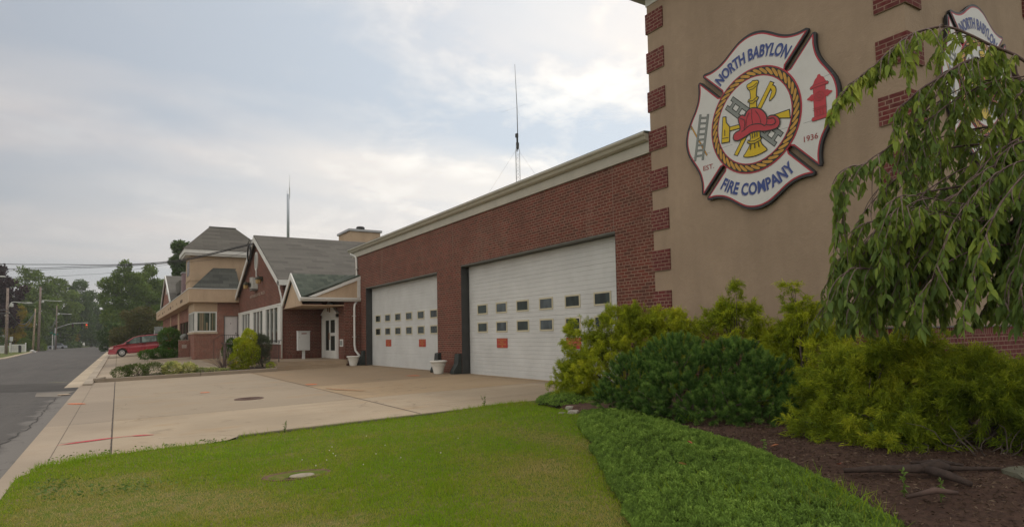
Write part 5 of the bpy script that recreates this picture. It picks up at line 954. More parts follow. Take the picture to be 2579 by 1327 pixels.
for yc, lab in ((35.25,'brass wall lantern right of the white box lamp'),(39.05,'brass wall lantern left of the white box lamp')):
    r_ = thing('wall_lantern', (6.3, yc, 4.1), lab, 'lantern', 'brass lanterns on the gable'); G = MB(); G.lathe([(.05,4.10),(.13,4.14),(.15,4.32),(.12,4.34)], (6.27, yc, 0), 6); G.build('glass_body', plain('lantern_glass', (.36,.24,.10), .4), r_); MB().lathe([(.17,4.34),(.15,4.42),(.05,4.48),(.02,4.55)], (6.27, yc, 0), 6).box(6.3, 6.49, yc-.03, yc+.03, 4.25, 4.5).build('hood', plain('lantern_dark', (.05,.05,.03), .5), r_)
G = MB(); v, f = text_pts('NORTH BABYLON VOL. FIRE CO.', 1, .01); x0 = min(p[0] for p in v); x1 = max(p[0] for p in v); G.add([(6.462, 38.9-(p[0]-x0)/(x1-x0)*4.35, 3.55+p[1]/.69*.16) for p in v], f); G.build('wall_lettering', plain('letter_bronze', (.36,.30,.24), .5), label='raised pale letters across the brick gable above the windows', cat='lettering')
r_ = thing('cable_coil', (6.2, 37.7, 5.95), 'black coil of cable hanging from the wire at the gable peak', 'cable'); G = MB()
for j in range(5): G.tube([(6.18+.015*j, 37.72+(.43+.014*j)*math.cos(a), 5.98+(.46+.012*j)*math.sin(a)) for a in np.linspace(0, 2*PI, 29)], .016, 6, 0, False)
G.build('coil', M['black'], r_, smooth=True); MB().tube([(6.45,36.9,6.75),(6.1,37.05,6.62),(6.05,37.2,6.45)], .02, 6).lathe([(.02,6.66),(.035,6.68),(.035,6.74),(.02,6.76)], (6.1,37.05,0), 8).build('bracket', M['dark'], r_)

# ================================================================== building with the tan awning band
ah = thing('awning_building', (5.5, 60, 0), 'low brick building with tan awning band and hipped tan tower', 'building')
Y0 = 43.4; mb = MB()
mb.box(4.0, 5.28, Y0, Y0+.25, -.2, 1.66); mb.box(5.28, 5.68, Y0, Y0+.25, -.2, 3.54).box(5.68, 6.52, Y0+.0, Y0+.25, 2.70, 3.54).box(6.52, 6.9, Y0, Y0+.25, -.2, 3.54).box(5.68, 6.52, Y0, Y0+.25, -.2, .60)
mb.box(4.0, 4.25, Y0+.25, 47, -.2, 1.66).box(4.0, 4.6, 47, 47.25, -.2, 3.54); mb.box(4.32, 4.6, 47.25, 81, -.2, 1.2).box(4.32, 4.6, 47.25, 81, 2.6, 3.54)
for a, b in ((47.25,48.6),(58.2,60.4),(68.2,81)): mb.box(4.32, 4.6, a, b, 1.2, 2.6)
mb.build('wall', M['brick_far'], ah)
mb = MB()
for a, b in ((48.6,58.2),(60.4,68.2)):
    mb.box(4.42, 4.45, a, b, 1.2, 2.6); n = 4
    for k in range(n+1): y_ = a+(b-a)*k/n; mb.box(4.36, 4.46, y_-.06, y_+.06, 1.2, 2.6, 1)
mb.build('window', [M['glass'], plain('brown_frame', (.10,.05,.04), .6)], ah)
[MB().box(4.27, 4.33, a, b, -.1, 3.54).build('pilaster', M['stucco_far'], ah) for a, b in ((58.6,59.8),(48.9,49.9),(68.3,69))]
# bay window: near face and street face meet at a corner
mb = MB(); mb.box(3.93, 5.32, Y0-.05, Y0+.25, 1.60, 1.72).box(3.93, 4.25, Y0+.25, 47, 1.60, 1.72); mb.build('sill', plain('sill_stone', (.45,.36,.27), .8), ah)
mb = MB(); fw_ = .07
mb.box(4.0, 5.28, Y0, Y0+.08, 1.72, 1.80).box(4.0, 5.28, Y0, Y0+.08, 2.90, 2.98)
for x_ in (4.0, 5.20): mb.box(x_, x_+.08+(.10 if x_ < 4.1 else 0), Y0, Y0+.08, 1.80, 2.90)
[mb.box(x_, x_+.035, Y0+.01, Y0+.06, 1.80, 2.90) for x_ in (4.86,)]; mb.box(4.18, 5.20, Y0+.03, Y0+.04, 1.80, 2.90, 1); mb.build('window', [M['trim'], glass_mat('bay_glass', (.03,.04,.03), .08)], ah)
mb = MB(); [mb.box(4.0, 4.08, a, a+.09, 1.72, 2.98) for a in (44.4,45.2,46.0,46.9)]; mb.box(4.0, 4.08, Y0+.09, 47, 1.72, 1.80).box(4.0, 4.08, Y0+.09, 47, 2.9, 2.98).box(4.03, 4.04, Y0+.09, 47, 1.8, 2.9, 1); mb.build('window', [M['trim'], M['glass']], ah)
mb = MB()
for x_, w_, z_, c_ in ((4.30,.07,2.9,0),(4.40,.12,2.9,0),(4.56,.05,2.9,1),(4.66,.10,2.3,0),(4.90,.05,2.9,1),(5.0,.05,2.9,0),(5.09,.08,2.9,1)): mb.box(x_, x_+w_, Y0+.018, Y0+.029, 1.81, z_, c_)
mb.build('curtain', [plain('curtain', (.24,.19,.12), .8), plain('curtain2', (.13,.15,.10), .8)], ah)
mb = MB(); mb.box(3.99, 5.30, Y0-.005, Y0+.25, 2.985, 3.54).box(3.99, 4.25, Y0+.25, 47, 2.985, 3.54); mb.build('spandrel', M['stucco_far'], ah)
d_ = MB().box(5.72, 6.48, Y0+.08, Y0+.13, .62, 2.68).build('door', plain('door_white', (.56,.52,.52), .5, .06), ah); MB().box(6.36, 6.42, Y0+.03, Y0+.08, 1.58, 1.64).box(6.06, 6.10, Y0+.07, Y0+.08, 2.2, 2.26).build('handle', M['black'], d_); MB().box(5.68, 5.72, Y0+.02, Y0+.14, .6, 2.70).box(6.48, 6.52, Y0+.02, Y0+.14, .6, 2.70).box(5.68, 6.52, Y0+.02, Y0+.14, 2.68, 2.70).build('door_frame', M['dark'], ah)
mb = MB(); [mb.box(5.45, 6.48, 42.2+.3*k, 43.39, gz(5.9,43)-.2 if k == 0 else .02+.18*k-.0, .20+.18*k) for k in range(3)]; mb.build('door_steps', M['curb'], ah)
MB().box(6.6,6.64,43.30,43.38,1.95,2.2).build('meter_box', M['trim'], ah)
mb = MB()
for x_ in np.linspace(5.5, 6.4, 9): mb.tube([(x_,42.5,.6),(x_,42.5,1.50)], .008, 4)
mb.tube([(5.45,42.5,1.5),(6.45,42.5,1.5)], .014, 5); mb.tube([(4.95,42.0,.0),(4.95,42.0,1.25),(5.45,42.5,1.5)], .014, 5); mb.build('railing', M['black'], label='thin black railing in front of the white side door', cat='railing')
# awning band
mb = MB().box(3.67, 6.62, 43.0, 81, 3.55, 4.36); mb.build('awning_band', M['stucco_far'], ah); MB().box(3.64, 6.6, 42.97, 81.03, 4.361, 4.40).build('band_flashing', M['trim'], ah)
vd = plain('vent_dark', (.10,.055,.03), .8)
for a, b, z0, z1 in ((47.6,49.4,3.78,3.98),(52.5,52.8,3.84,3.98),(56.0,56.4,3.84,3.98),(58.2,59.6,3.80,4.0),(61.0,61.5,3.84,3.98),(66.5,67.1,3.84,3.98),(69,70.2,3.80,3.98),(74,74.8,3.84,3.98),(76.5,77.5,3.84,3.98)): MB().box(3.663, 3.70, a, b, z0, z1).build('band_vent', vd, ah)
# hipped roof over the near end of the band
mb = MB(); mb.add([(3.80,43.05,4.401),(6.58,43.05,4.401),(6.45,44.0,5.78),(5.12,44.0,5.78),(3.95,44.0,4.401)], [(0,1,2,3),(0,3,4)]); mb.build('hip_roof', M['shingle_b'], ah)
mb = MB(); mb.add([(3.70,46.7,4.401),(3.70,81,4.401),(4.9,81,5.4),(4.9,46.7,5.4)], [(0,3,2,1)]); mb.add([(3.70,46.7,4.401),(4.9,46.7,5.4),(4.9,46.7,4.401)], [(0,1,2)]); mb.build('lean_roof', M['shingle_b'], ah)
MB().prism([(6.05,43.9,4.5),(6.6,43.9,4.5),(6.6,43.9,5.9),(6.35,43.9,5.6)], (0, .1, 0)).build('cheek_wall', M['stucco_far'], ah)
tb = MB().box(3.80, 8.0, 44.0, 46.8, 4.38, 6.50).box(3.76, 8.0, 43.96, 46.84, 4.95, 5.0).build('tower_wall', M['stucco_far'], ah)
tw_ = plain('tower_window', (.09,.06,.05), .3); [MB().box(3.785, 3.81, a, a+.7, 5.3, 6.25).build('window', tw_, ah) for a in (44.35, 45.3)]
MB().box(3.42, 8.35, 43.5, 47.2, 6.62, 6.86).box(3.5, 8.3, 43.6, 47.1, 6.50, 6.62).build('fascia', M['trim'], ah)
mb = MB(); a = [(3.36,43.44,6.87),(8.4,43.44,6.87),(8.4,47.26,6.87),(3.36,47.26,6.87)]; b = [(5.03,45.3,8.60),(6.60,45.3,8.60)]; mb.add(a+b, [(0,1,5,4),(1,2,5),(2,3,4,5),(3,0,4),(3,2,1,0)]); mb.build('roof', M['shingle'], ah); MB().tube([(5.0,45.3,8.60),(6.63,45.3,8.60)], .05, 6).build('ridge_cap', M['shingle_b'], ah)
# far gable with dormer and chimney
mb = MB(); mb.prism([(4.25,66.8,4.9),(4.25,81.0,4.9),(4.25,74.0,7.75)], (.3, 0, 0)); mb.box(4.25, 4.55, 66.8, 81, 4.38, 4.9); mb.build('gable_wall', M['brick_far'], ah)
mb = MB()
for sgn in (1, -1): mb.add([(4.1,74,7.95),(4.1,74-sgn*7.6,4.85),(12,74-sgn*7.6,4.85),(12,74,7.95)], [(0,1,2,3)])
mb.build('gable_roof', M['shingle'], ah); mb = MB()
for sgn in (1, -1): mb.prism([(4.05,74,7.97),(4.05,74,7.68),(4.05,74-sgn*7.5,4.66),(4.05,74-sgn*7.6,4.90)], (.1, 0, 0))
mb.prism([(4.2,73.6,6.0),(4.2,74.4,6.0),(4.2,74.3,6.7),(4.2,74,7.0),(4.2,73.7,6.7)], (.06, 0, 0)).box(4.18, 4.25, 67, 81, 4.6, 4.92); mb.build('rake_board', M['trim'], ah)
mb = MB(); mb.box(4.75, 6.4, 65.2, 69, 5.6, 6.75); mb.build('dormer', M['shingle'], ah); MB().box(4.9, 6.4, 65.0, 65.19, 5.55, 5.8).build('dormer_sill', M['trim'], ah)
c_ = MB().box(4.24, 4.75, 55.0, 56.2, 4.38, 6.45).build('chimney', plain('purple_siding', (.22,.15,.16), .8), ah); MB().box(4.18, 4.8, 54.94, 56.26, 6.451, 6.53).build('cap', M['greymetal'], c_)

# small pale outbuilding beyond
r_ = thing('outbuilding', (6, 97, 0), 'small white shed roofed in grey behind the red minivan', 'building'); mb = MB(); mb.prism([(4.35,95.2,-.3),(8.0,95.2,-.3),(8.0,95.2,2.0),(4.35,95.2,2.0)], (0, 4, 0)); mb.prism([(4.2,95.0,2.0),(4.2,99.4,2.0),(4.2,97.2,3.1)], (.05, 0, 0)); mb.build('wall', M['trim'], r_); mb = MB(); mb.add([(4.15,94.9,2.05),(8.2,94.9,2.05),(8.2,97.2,3.2),(4.15,97.2,3.2),(4.15,99.5,2.05),(8.2,99.5,2.05)], [(0,1,2,3),(3,2,5,4)]); mb.build('roof', M['shingle_b'], r_)

# brick monument with a stone on top
r_ = thing('brick_monument', (3.7, 46, 0), 'low brick monument with pale plaque and a rough stone on top', 'monument'); MB().box(3.36, 3.98, 45.85, 46.35, -.1, 1.20).build('wall', M['brick_far'], r_); MB().box(3.34, 3.98, 45.83, 46.37, 1.201, 1.24).build('cap', M['curb'], r_); MB().box(3.52, 3.80, 45.83, 45.849, .72, .95).build('plaque', plain('plaque_pale', (.36,.30,.26), .6), r_)
bm = bmesh.new(); bmesh.ops.create_icosphere(bm, subdivisions=3, radius=.25)
for v in bm.verts: v.co.z = v.co.z*.85+.05*math.sin(9*v.co.x); v.co.x *= .8+.2*math.sin(7*v.co.z)
me = bpy.data.meshes.new('stone'); bm.to_mesh(me); bm.free(); me.materials.append(plain('stone_grey', (.20,.21,.20), .9, .25, 8)); o = bpy.data.objects.new('stone', me); col.objects.link(o); o.location = (3.62, 46.1, 1.43); adopt(o, r_)

# ================================================================== beds and kerbs
M['bedsoil'] = tex3('bed_soil', ((.07,.05,.04), (.10,.07,.055), (.045,.035,.03)), (2, 14, 50))
def kerb_run(pts, wd, h, mat, name='kerb', seg=2.6):
    mb = MB()
    for (x0, y0), (x1, y1) in zip(pts, pts[1:]):
        L_ = math.hypot(x1-x0, y1-y0); n = max(1, round(L_/seg)); nx, ny = (y1-y0)/L_*wd/2, (x0-x1)/L_*wd/2
        for k in range(n):
            gp_ = .006 if L_ > 1.2 else -.01; a, b = k/n+gp_/L_, (k+1)/n-gp_/L_; xa, ya, xb, yb = x0+(x1-x0)*a, y0+(y1-y0)*a, x0+(x1-x0)*b, y0+(y1-y0)*b; za, zb = gz(xa, ya)+h, gz(xb, yb)+h
            v = [(xa+nx,ya+ny,za-h-.2),(xb+nx,yb+ny,zb-h-.2),(xb-nx,yb-ny,zb-h-.2),(xa-nx,ya-ny,za-h-.2),(xa+nx,ya+ny,za),(xb+nx,yb+ny,zb),(xb-nx,yb-ny,zb),(xa-nx,ya-ny,za)]
            mb.add(v, [(0,3,2,1),(4,5,6,7),(0,1,5,4),(1,2,6,5),(2,3,7,6),(3,0,4,7)])
    o = mb.build(name, mat, bevel=.015); o['kind'] = 'structure'
th = np.linspace(R(-90), R(-200), 8); tip = [(-.20+.42*math.cos(a), 26.22+.42*math.sin(a)) for a in th]
M['kerbgrey'] = concrete_mat('kerb_grey', (.30,.25,.195), None, .4)
kerb_run([(5.30,25.82),(2.6,25.80),(-.20,25.80)], .15, .13, M['kerbgrey']); kerb_run([(-.16,25.80)]+tip[1:]+[(-.40,27.0)], .15, .128, M['kerbgrey'], seg=9)
kerb_run([(.3,27.75),(.6,28.0),(1.6,29.6),(5.0,30.0)], .12, .05, M['kerbgrey'], seg=9)
mb = MB(); pl = [(5.3,25.88),(-.2,25.88),(-.55,26.2),(-.52,26.5),(.65,28.0),(1.6,29.55),(5.4,30.0)]; mb.prism([(x_, y_, -.3) for x_, y_ in pl], (0, 0, .37-.02)); struct('planting_bed', MB().add([(x_, y_, gz(x_, y_)+.07) for x_, y_ in pl], [tuple(range(len(pl)))]), M['bedsoil'])
struct('planting_bed', MB().add([(1.75,45.15,gz(1.75,45)+.1),(6.3,45.15,gz(6.3,45)+.1),(6.3,49,gz(6.3,49)+.1),(2.2,49.5,gz(2.2,49)+.1)], [(0,1,2,3)]), M['bedsoil'])
kerb_run([(6.2,45.05),(1.7,45.05)], .16, .13, M['curb']); kerb_run([(1.7,45.1),(2.2,49.5)], .14, .12, M['curb'])
kerb_run([(5.95,43.6),(5.60,38.5),(5.18,35.2)], .16, .11, plain('kerb_yellow', (.62,.40,.06), .8, .15, 6, dirt=((.30,.2,.08), .5)), 'yellow_kerb')
# planting: conifers, variegated shrubs
M['jun_mix'] = leaf_mat('juniper_mixed', [(0, (.14,.08,.07)), (.35, (.075,.10,.03)), (.7, (.10,.15,.03)), (1, (.17,.20,.05))], .2, .7, .2, 1.3)
M['varieg'] = leaf_mat('variegated', [(0, (.07,.12,.03)), (.3, (.2,.26,.07)), (.55, (.55,.54,.2)), (1, (.75,.70,.36))], .2, .6, .3, 4)
M['grey_shrub'] = leaf_mat('grey_shrub', [(0, (.09,.07,.065)), (.5, (.09,.115,.065)), (1, (.15,.17,.12))], .15, .7, .2, 2)
M['green_bush'] = leaf_mat('green_bush', [(0, (.03,.065,.012)), (.5, (.075,.16,.02)), (1, (.13,.24,.04))], .25, .55, .3, 3)
def bush(base, lobes, n, lab, mat, size=(.03,.06), w_=.45, name='shrub', grp=None, upb=.2, shape='card', tb=.5, stem=True, inner=.5):
    r_ = thing(name, base, lab, 'shrub', grp); P, nd, r = lobes_surface(lobes, n, inner, .12, int(abs(base[0])*9), upb); m = len(P); D = unit(nd+rng.normal(0, .7, (m, 3))+[0, 0, .3]); L_ = rng.uniform(*size, m)
    blades('foliage', P, D, L_, L_*w_, tb+.35*(rng.random(m)-.5)+.25*vnoise(P[:, 0]*2, P[:, 2]*3+P[:, 1], 1.5, 2), mat, r_, shape=shape)
    if stem: mb = MB(); stems(mb, base, lobes, .018, 2, .05); mb.build('stem', M['twig'], r_)
    return r_
b0 = .0
bush((.7,26.95,-.08), [(.15,26.9,.06,.34,.35,.22),(.6,26.95,.10,.45,.4,.28),(1.15,27.0,.10,.45,.4,.30),(.35,26.9,.2,.2,.2,.14)], 5200, 'low mixed juniper at the left tip of the kerbed bed', M['jun_mix'], (.04,.09), .3, 'juniper')
bush((1.75,26.8,-.06), [(1.75,26.8,.14,.33,.3,.27)], 1500, 'larger cream variegated shrub right of the low juniper', M['varieg'], (.06,.11), .45, 'variegated_shrub', 'variegated shrubs in the kerbed bed')
bush((2.32,26.9,-.06), [(2.32,26.9,.12,.28,.26,.22)], 1100, 'smaller round variegated shrub beside the larger one', M['varieg'], (.05,.09), .5, 'variegated_shrub', 'variegated shrubs in the kerbed bed', tb=.5)
bush((2.95,26.8,-.06), [(2.75,26.8,.03,.26,.2,.11),(3.15,26.8,.03,.24,.2,.10),(3.5,26.8,.0,.2,.2,.08)], 1000, 'row of low leafy clumps in front of the bare stake', M['varieg'], (.05,.08), .5, 'low_shrub', tb=.3)
r_ = bush((4.35,27.9,-.04), [(4.25,27.9,.30,.44,.40,.42),(4.40,27.8,.85,.40,.36,.40),(4.62,27.9,1.25,.30,.26,.32),(4.2,27.8,1.05,.20,.18,.2),(4.7,27.9,.6,.36,.3,.5),(4.55,27.9,1.5,.12,.12,.12)], 15000, 'bright yellow green cypress bush in front of the hall windows', M['cypress'], (.05,.10), .32, 'golden_cypress', shape='card', tb=.68)
bush((5.15,27.95,-.04), [(5.1,28,.45,.36,.34,.45),(5.2,28,.95,.34,.34,.40),(5.05,28,1.2,.28,.25,.22)], 7000, 'loose grey green shrub beside the yellow bush', M['grey_shrub'], (.05,.09), .22, 'grey_shrub', inner=.2)
bush((5.25,26.6,-.04), [(5.2,26.6,.12,.18,.16,.15)], 500, 'tiny yellow shrub at the end of the bed by the steps', M['cypress'], (.04,.07), .3, 'low_shrub', tb=.7)
r_ = thing('bare_shrub', (3.6,27.6,0), 'leafless brown twiggy shrub tied beside a wooden stake', 'shrub'); mb = MB()
for k in range(34):
    b = Vector((3.58+rnd.uniform(-.05,.05), 27.6, -.02)); d = Vector((rnd.uniform(-.6,.9), rnd.uniform(-.5,.5), rnd.uniform(.8,1.4))).normalized(); q = [b]
    for s_ in range(6): d = (d+Vector((rnd.uniform(-.3,.3), rnd.uniform(-.3,.3), rnd.uniform(-.30,.1)))).normalized(); q.append(q[-1]+d*rnd.uniform(.12,.21))
    mb.tube(q, [.012,.010,.008,.006,.005,.004,.003], 4)
mb.build('stem', M['twig'], r_); MB().tube([(3.62,27.5,-.1),(3.64,27.5,1.02)], .055, 8).tube([(3.6,27.5,1.0),(3.5,27.5,1.06),(3.85,27.5,1.02)], .02, 5).build('stake', wood_mat('stake', (.11,.08,.075)), r_)
bush((3.1,49.5,0), [(3.1,49.5,.60,.66,.6,.60),(3.05,49.5,1.40,.72,.65,.72)], 7000, 'tall rounded dark green bush beside the red minivan', M['green_bush'], (.08,.16), .35, 'round_bush')
bush((2.1,46.6,0), [(1.6,46.6,.35,.5,.5,.30),(2.2,46.6,.40,.6,.5,.32),(2.85,46.6,.36,.5,.5,.28)], 4500, 'low spreading juniper in front of the minivan', M['green_bush'], (.07,.14), .3, 'juniper', tb=.35)
bush((5.7,41.3,0), [(5.65,41.3,.5,.35,.35,.5),(5.8,41.3,1.0,.25,.25,.3)], 2200, 'dark green bush by the white side door steps', M['green_bush'], (.06,.12), .4, 'round_bush', tb=.2)
MB().tube([(5.78,38.5,-.1),(5.78,38.5,.92)], .05, 10).build('bollard', M['trim'], label='slim white bollard at the yellow kerb', cat='bollard')

# ================================================================== red minivan
def wheel(r_, x, y, z, R_=.335, w_=.22, front=True, side=-1):
    T_ = MB(); pr = [(.19,-.11),(.30,-.11),(.33,-.08),(.335,0),(.33,.08),(.30,.11),(.19,.11)]; T_.lathe([(a, b) for a, b in pr], n=28); T_.xform(Matrix.Translation((x, y, z)) @ Matrix.Rotation(PI/2, 4, 'X')); o = T_.build('wheel', plain('tyre', (.02,.02,.021), .8, .1) if 'tyre' not in M else M['tyre'], r_, smooth=True)
    if 'tyre' not in M: M['tyre'] = o.data.materials[0]; M['rim'] = plain('rim', (.50,.50,.50), .35, .1, 4, metal=.5)
    H = MB(); ys_ = y+side*.112
    H.lathe([(.03,.0),(.07,.012),(.07,.02),(.01,.025)], n=12)
    for k in range(8):
        a = 2*PI*k/8; c, s_ = math.cos(a), math.sin(a); H.prism([(c*.04-s_*.035, s_*.04+c*.035, .0),(c*.04+s_*.035, s_*.04-c*.035, .0),(c*.19+s_*.025, s_*.19-c*.025, .0),(c*.19-s_*.025, s_*.19+c*.025, .0)], (0, 0, .012))
    for k in range(28): a0, a1 = 2*PI*k/28, 2*PI*(k+1)/28; H.add([(math.cos(a)*q, math.sin(a)*q, .0) for a, q in ((a0,.185),(a1,.185),(a1,.215),(a0,.215))]+[(math.cos(a)*q, math.sin(a)*q, .012) for a, q in ((a0,.185),(a1,.185),(a1,.215),(a0,.215))], [(0,1,2,3),(7,6,5,4),(0,4,5,1),(2,6,7,3)])
    H.xform(Matrix.Translation((x, ys_, z)) @ Matrix.Rotation(PI/2*(1 if side < 0 else -1), 4, 'X')); H.build('rim', M['rim'], o)
    return o
vr = thing('red_minivan', (0,0,0), 'red minivan parked side on beyond the planting bed', 'van', world=False)
paint = plain('van_red', (.34,.018,.035), .3, .04, 2, spec=.5, bstr=0, coat=.6)
# side profile, x from nose (0) to tail (5.1)
up_ = [(.02,.62),(.05,.80),(.22,.93),(.75,1.03),(1.15,1.10),(1.55,1.36),(1.95,1.60),(2.35,1.69),(3.2,1.74),(4.3,1.71),(4.72,1.62),(4.98,1.15),(5.08,.95),(5.10,.62),(5.06,.36)]
def arch(cx, r=.40): return [(cx+r*math.cos(a), .335+r*math.sin(a)) for a in np.linspace(R(4), R(176), 12)]
prof = up_+[(4.6,.26)]+[p for p in arch(4.08)]+[(3.6,.22),(1.5,.22)]+[p for p in arch(1.02)]+[(.55,.24),(.08,.26),(.0,.42)]
bm = bmesh.new(); nS = len(prof)
def inset(x_, z_): return max(0, (z_-.98))*.30+ (max(0, .5-x_)*.25 if x_ < .5 else 0)+(max(0, x_-4.8)*.3)
LFT = [bm.verts.new((x_, -.97+inset(x_, z_), z_)) for x_, z_ in prof]; RGT = [bm.verts.new((x_, .97-inset(x_, z_), z_)) for x_, z_ in prof]
for i in range(nS): j = (i+1) % nS; bm.faces.new((LFT[i], LFT[j], RGT[j], RGT[i]))
tr = tessellate_polygon([[Vector((x_, 0, z_)) for x_, z_ in prof]])
for t_ in tr: bm.faces.new([LFT[i] for i in t_]); bm.faces.new([RGT[i] for i in reversed(t_)])
bmesh.ops.recalc_face_normals(bm, faces=bm.faces[:]); me = bpy.data.meshes.new('body'); bm.to_mesh(me); bm.free(); me.materials.append(paint); o = bpy.data.objects.new('body', me); col.objects.link(o); o.parent = vr; bv = o.modifiers.new('b', 'BEVEL'); bv.width = .05; bv.segments = 3; bv.limit_method = 'ANGLE'; bv.angle_limit = R(50)
vg = glass_mat('van_glass', (.09,.12,.11), .08); vk = M['black']
def sidepoly(pts, mi=0, mb=None, off=.012):
    mb = mb or MB()
    for s_ in (-1, 1): mb.prism([(x_, s_*(.97-inset(x_, z_)+off-.03), z_) for x_, z_ in pts], (0, s_*.03, 0), mi)
    return mb
for nm, pts in (('window', [(1.32,1.07),(1.72,1.34),(2.02,1.53),(2.42,1.60),(2.42,1.10)]), ('window', [(2.60,1.11),(2.60,1.61),(3.70,1.63),(3.72,1.14)]), ('window', [(3.92,1.15),(3.90,1.62),(4.48,1.58),(4.66,1.18)])): sidepoly(pts).build(nm, vg, vr)
sidepoly([(1.25,1.03),(1.68,1.36),(2.0,1.565),(2.4,1.64),(3.8,1.67),(4.55,1.60),(4.78,1.16),(3.5,1.08)], 0, None, .006).build('window_band', vk, vr)
MB().prism([(1.22,-.80,1.165),(1.22,.80,1.165),(1.93,.70,1.612),(1.93,-.70,1.612)], (-.012, 0, .022)).build('windshield', vg, vr)
mb = MB(); mb.prism([(.045,-.90,.70),(.30,-.955,.72),(.42,-.96,.88),(.12,-.90,.86)], (0, -.012, 0)); mb.build('headlight', plain('headlamp', (.55,.42,.36), .2, .1), vr)
mb = MB(); mb.prism([(-.005,.90,.66),(.02,.55,.66),(.05,.60,.82),(.06,.90,.84)], (-.02, 0, 0)); mb.build('headlight', plain('headlamp2', (.55,.42,.36), .2, .1), vr)
[MB().prism([(1.38,s_*1.0,1.08),(1.60,s_*1.0,1.08),(1.62,s_*1.0,1.24),(1.42,s_*1.0,1.24)], (0, s_*.16, 0)).build('mirror', vk, vr, bevel=.02) for s_ in (-1, 1)]
[MB().box(a, a+.22, -.995, -.97, .98, 1.01).build('handle', vk, vr) for a in (2.15, 2.66)]; mb = MB()
for x_ in (1.42, 2.50, 3.78): mb.box(x_, x_+.012, -.986, -.95, .36, 1.06)
mb.box(2.5, 4.4, -.986, -.94, 1.02, 1.032).box(.5, 4.6, -.975, -.94, .30, .335).build('seam', plain('van_seam', (.10,.01,.015), .6), vr)
mb = MB(); [mb.tube([(2.3,s_*.70,1.72),(2.4,s_*.70,1.80),(4.2,s_*.70,1.81),(4.4,s_*.70,1.72)], .018, 6) for s_ in (-1, 1)]; [mb.tube([(x_,-.70,1.80),(x_,.70,1.80)], .015, 6) for x_ in (2.7,3.9)]; mb.build('roof_rack', vk, vr)
MB().box(-.03, .12, -.80, .80, .28, .48).build('bumper', plain('van_red2', (.26,.016,.03), .4, .05), vr, bevel=.04); MB().box(-.01, .06, -.55, .55, .56, .76).build('grille', vk, vr)
MB().box(.4, 4.8, -.85, .85, .24, .5).build('underbody', vk, vr)
for x_ in (1.02, 4.08):
    for s_ in (-1, 1): wheel(vr, x_, s_*.86, .335, side=s_)
vr.location = (-.62, 65.3, -.115); vr.rotation_euler = (0, -R(3.6), 0); vr.scale = (.98, .98, 1.0)

# small distant cars
def small_car(loc, rz, c, lab, L_=4.7, Hh=1.42, grp=None, van=False, name='parked_car'):
    r_ = thing(name, loc, lab, 'car', grp, world=False); l = L_
    p = [(0,.35),(.02,.62),(.35,.78),(1.1,.88),(1.75,1.28 if not van else 1.6),(2.3,Hh),(l*.72,Hh-.02),(l-.75,.95 if not van else Hh-.1),(l-.08,.88),(l,.5),(l-.05,.25),(.05,.22)]
    mb = MB(); mb.prism([(x_, -.88, z_) for x_, z_ in p], (0, 1.76, 0)); mb.build('body', plain('carpaint', c, .3, .05, 2, coat=.5) , r_, bevel=.07)
    g_ = [(1.25,.92),(1.85,1.27 if not van else 1.5),(2.3,Hh-.07),(l*.71,Hh-.08),(l-.95,.98 if not van else Hh-.2)]; mb = MB()
    for s_ in (-1, 1): mb.prism([(x_, s_*.87, z_) for x_, z_ in g_], (0, s_*.02, 0))
    mb.prism([(1.08,-.75,.90),(1.08,.75,.90),(1.78,.68,1.27 if not van else 1.58),(1.78,-.68,1.27 if not van else 1.58)], (-.02,0,.03)); mb.build('window', M['glass'], r_)
    for x_ in (.9, l-1.0):
        for s_ in (-1, 1): T_ = MB(); T_.lathe([(.2,-.1),(.31,-.09),(.31,.09),(.2,.1)], n=16); T_.xform(Matrix.Translation((x_, s_*.80, .31)) @ Matrix.Rotation(PI/2, 4, 'X')); T_.build('wheel', M['tyre'], r_)
    r_.location = loc; r_.rotation_euler = (0, 0, rz); return r_
small_car((-16.2, 211, -.2), 0, (.33,.35,.40), 'silver sedan crossing the far junction at left', 4.6, 1.40)
small_car((-12.4, 322, -.2), R(-90), (.60,.60,.58), 'white van far down the street in the left lane', 4.9, 1.9, van=True, name='far_van')
small_car((-7.9, 300, -.2), R(-90), (.32,.34,.37), 'grey car far down the street in the middle', 4.7, 1.45); small_car((-5.0, 292, -.2), R(-90), (.50,.52,.55), 'pale silver car far down the street left of the oncoming one', 4.7, 1.45); small_car((-3.6, 268, -.2), R(-90), (.16,.18,.22), 'dark oncoming car by the parking sign on the far street', 4.7, 1.6)

# ================================================================== poles, lamps, signal, fences
M['pole'] = wood_mat('pole_wood', (.24,.19,.165), 5); M['pole_pale'] = wood_mat('pole_pale', (.33,.26,.19), 5); M['lampgrey'] = plain('lamp_metal', (.50,.51,.50), .5, .05); M['wire'] = plain('wire', (.05,.05,.055), .7)
def pole(x, y, h, r, lab, z=-.25, mat='pole', lean=(0, 0), cross=False):
    r_ = thing('utility_pole', (x, y, z), lab, 'pole', 'utility poles along the street'); MB().tube([(x,y,z),(x+lean[0]/2,y+lean[1]/2,z+h/2),(x+lean[0],y+lean[1],z+h)], [r,r*.9,r*.75], 10).build('post', M[mat], r_, smooth=True)
    if cross: MB().box(x-1.0, x+1.0, y-.06, y+.06, h-.9, h-.75).build('crossarm', M['pole'], r_)
    [MB().lathe([(.03,0),(.07,.03),(.07,.12),(.02,.16)], (x+lean[0]*.9+dx, y-.02, z+h*f), 8).build('insulator', M['lampgrey'], r_) for f, dx in ((.98,0),(.62,.25),(.58,-.2))]; return r_
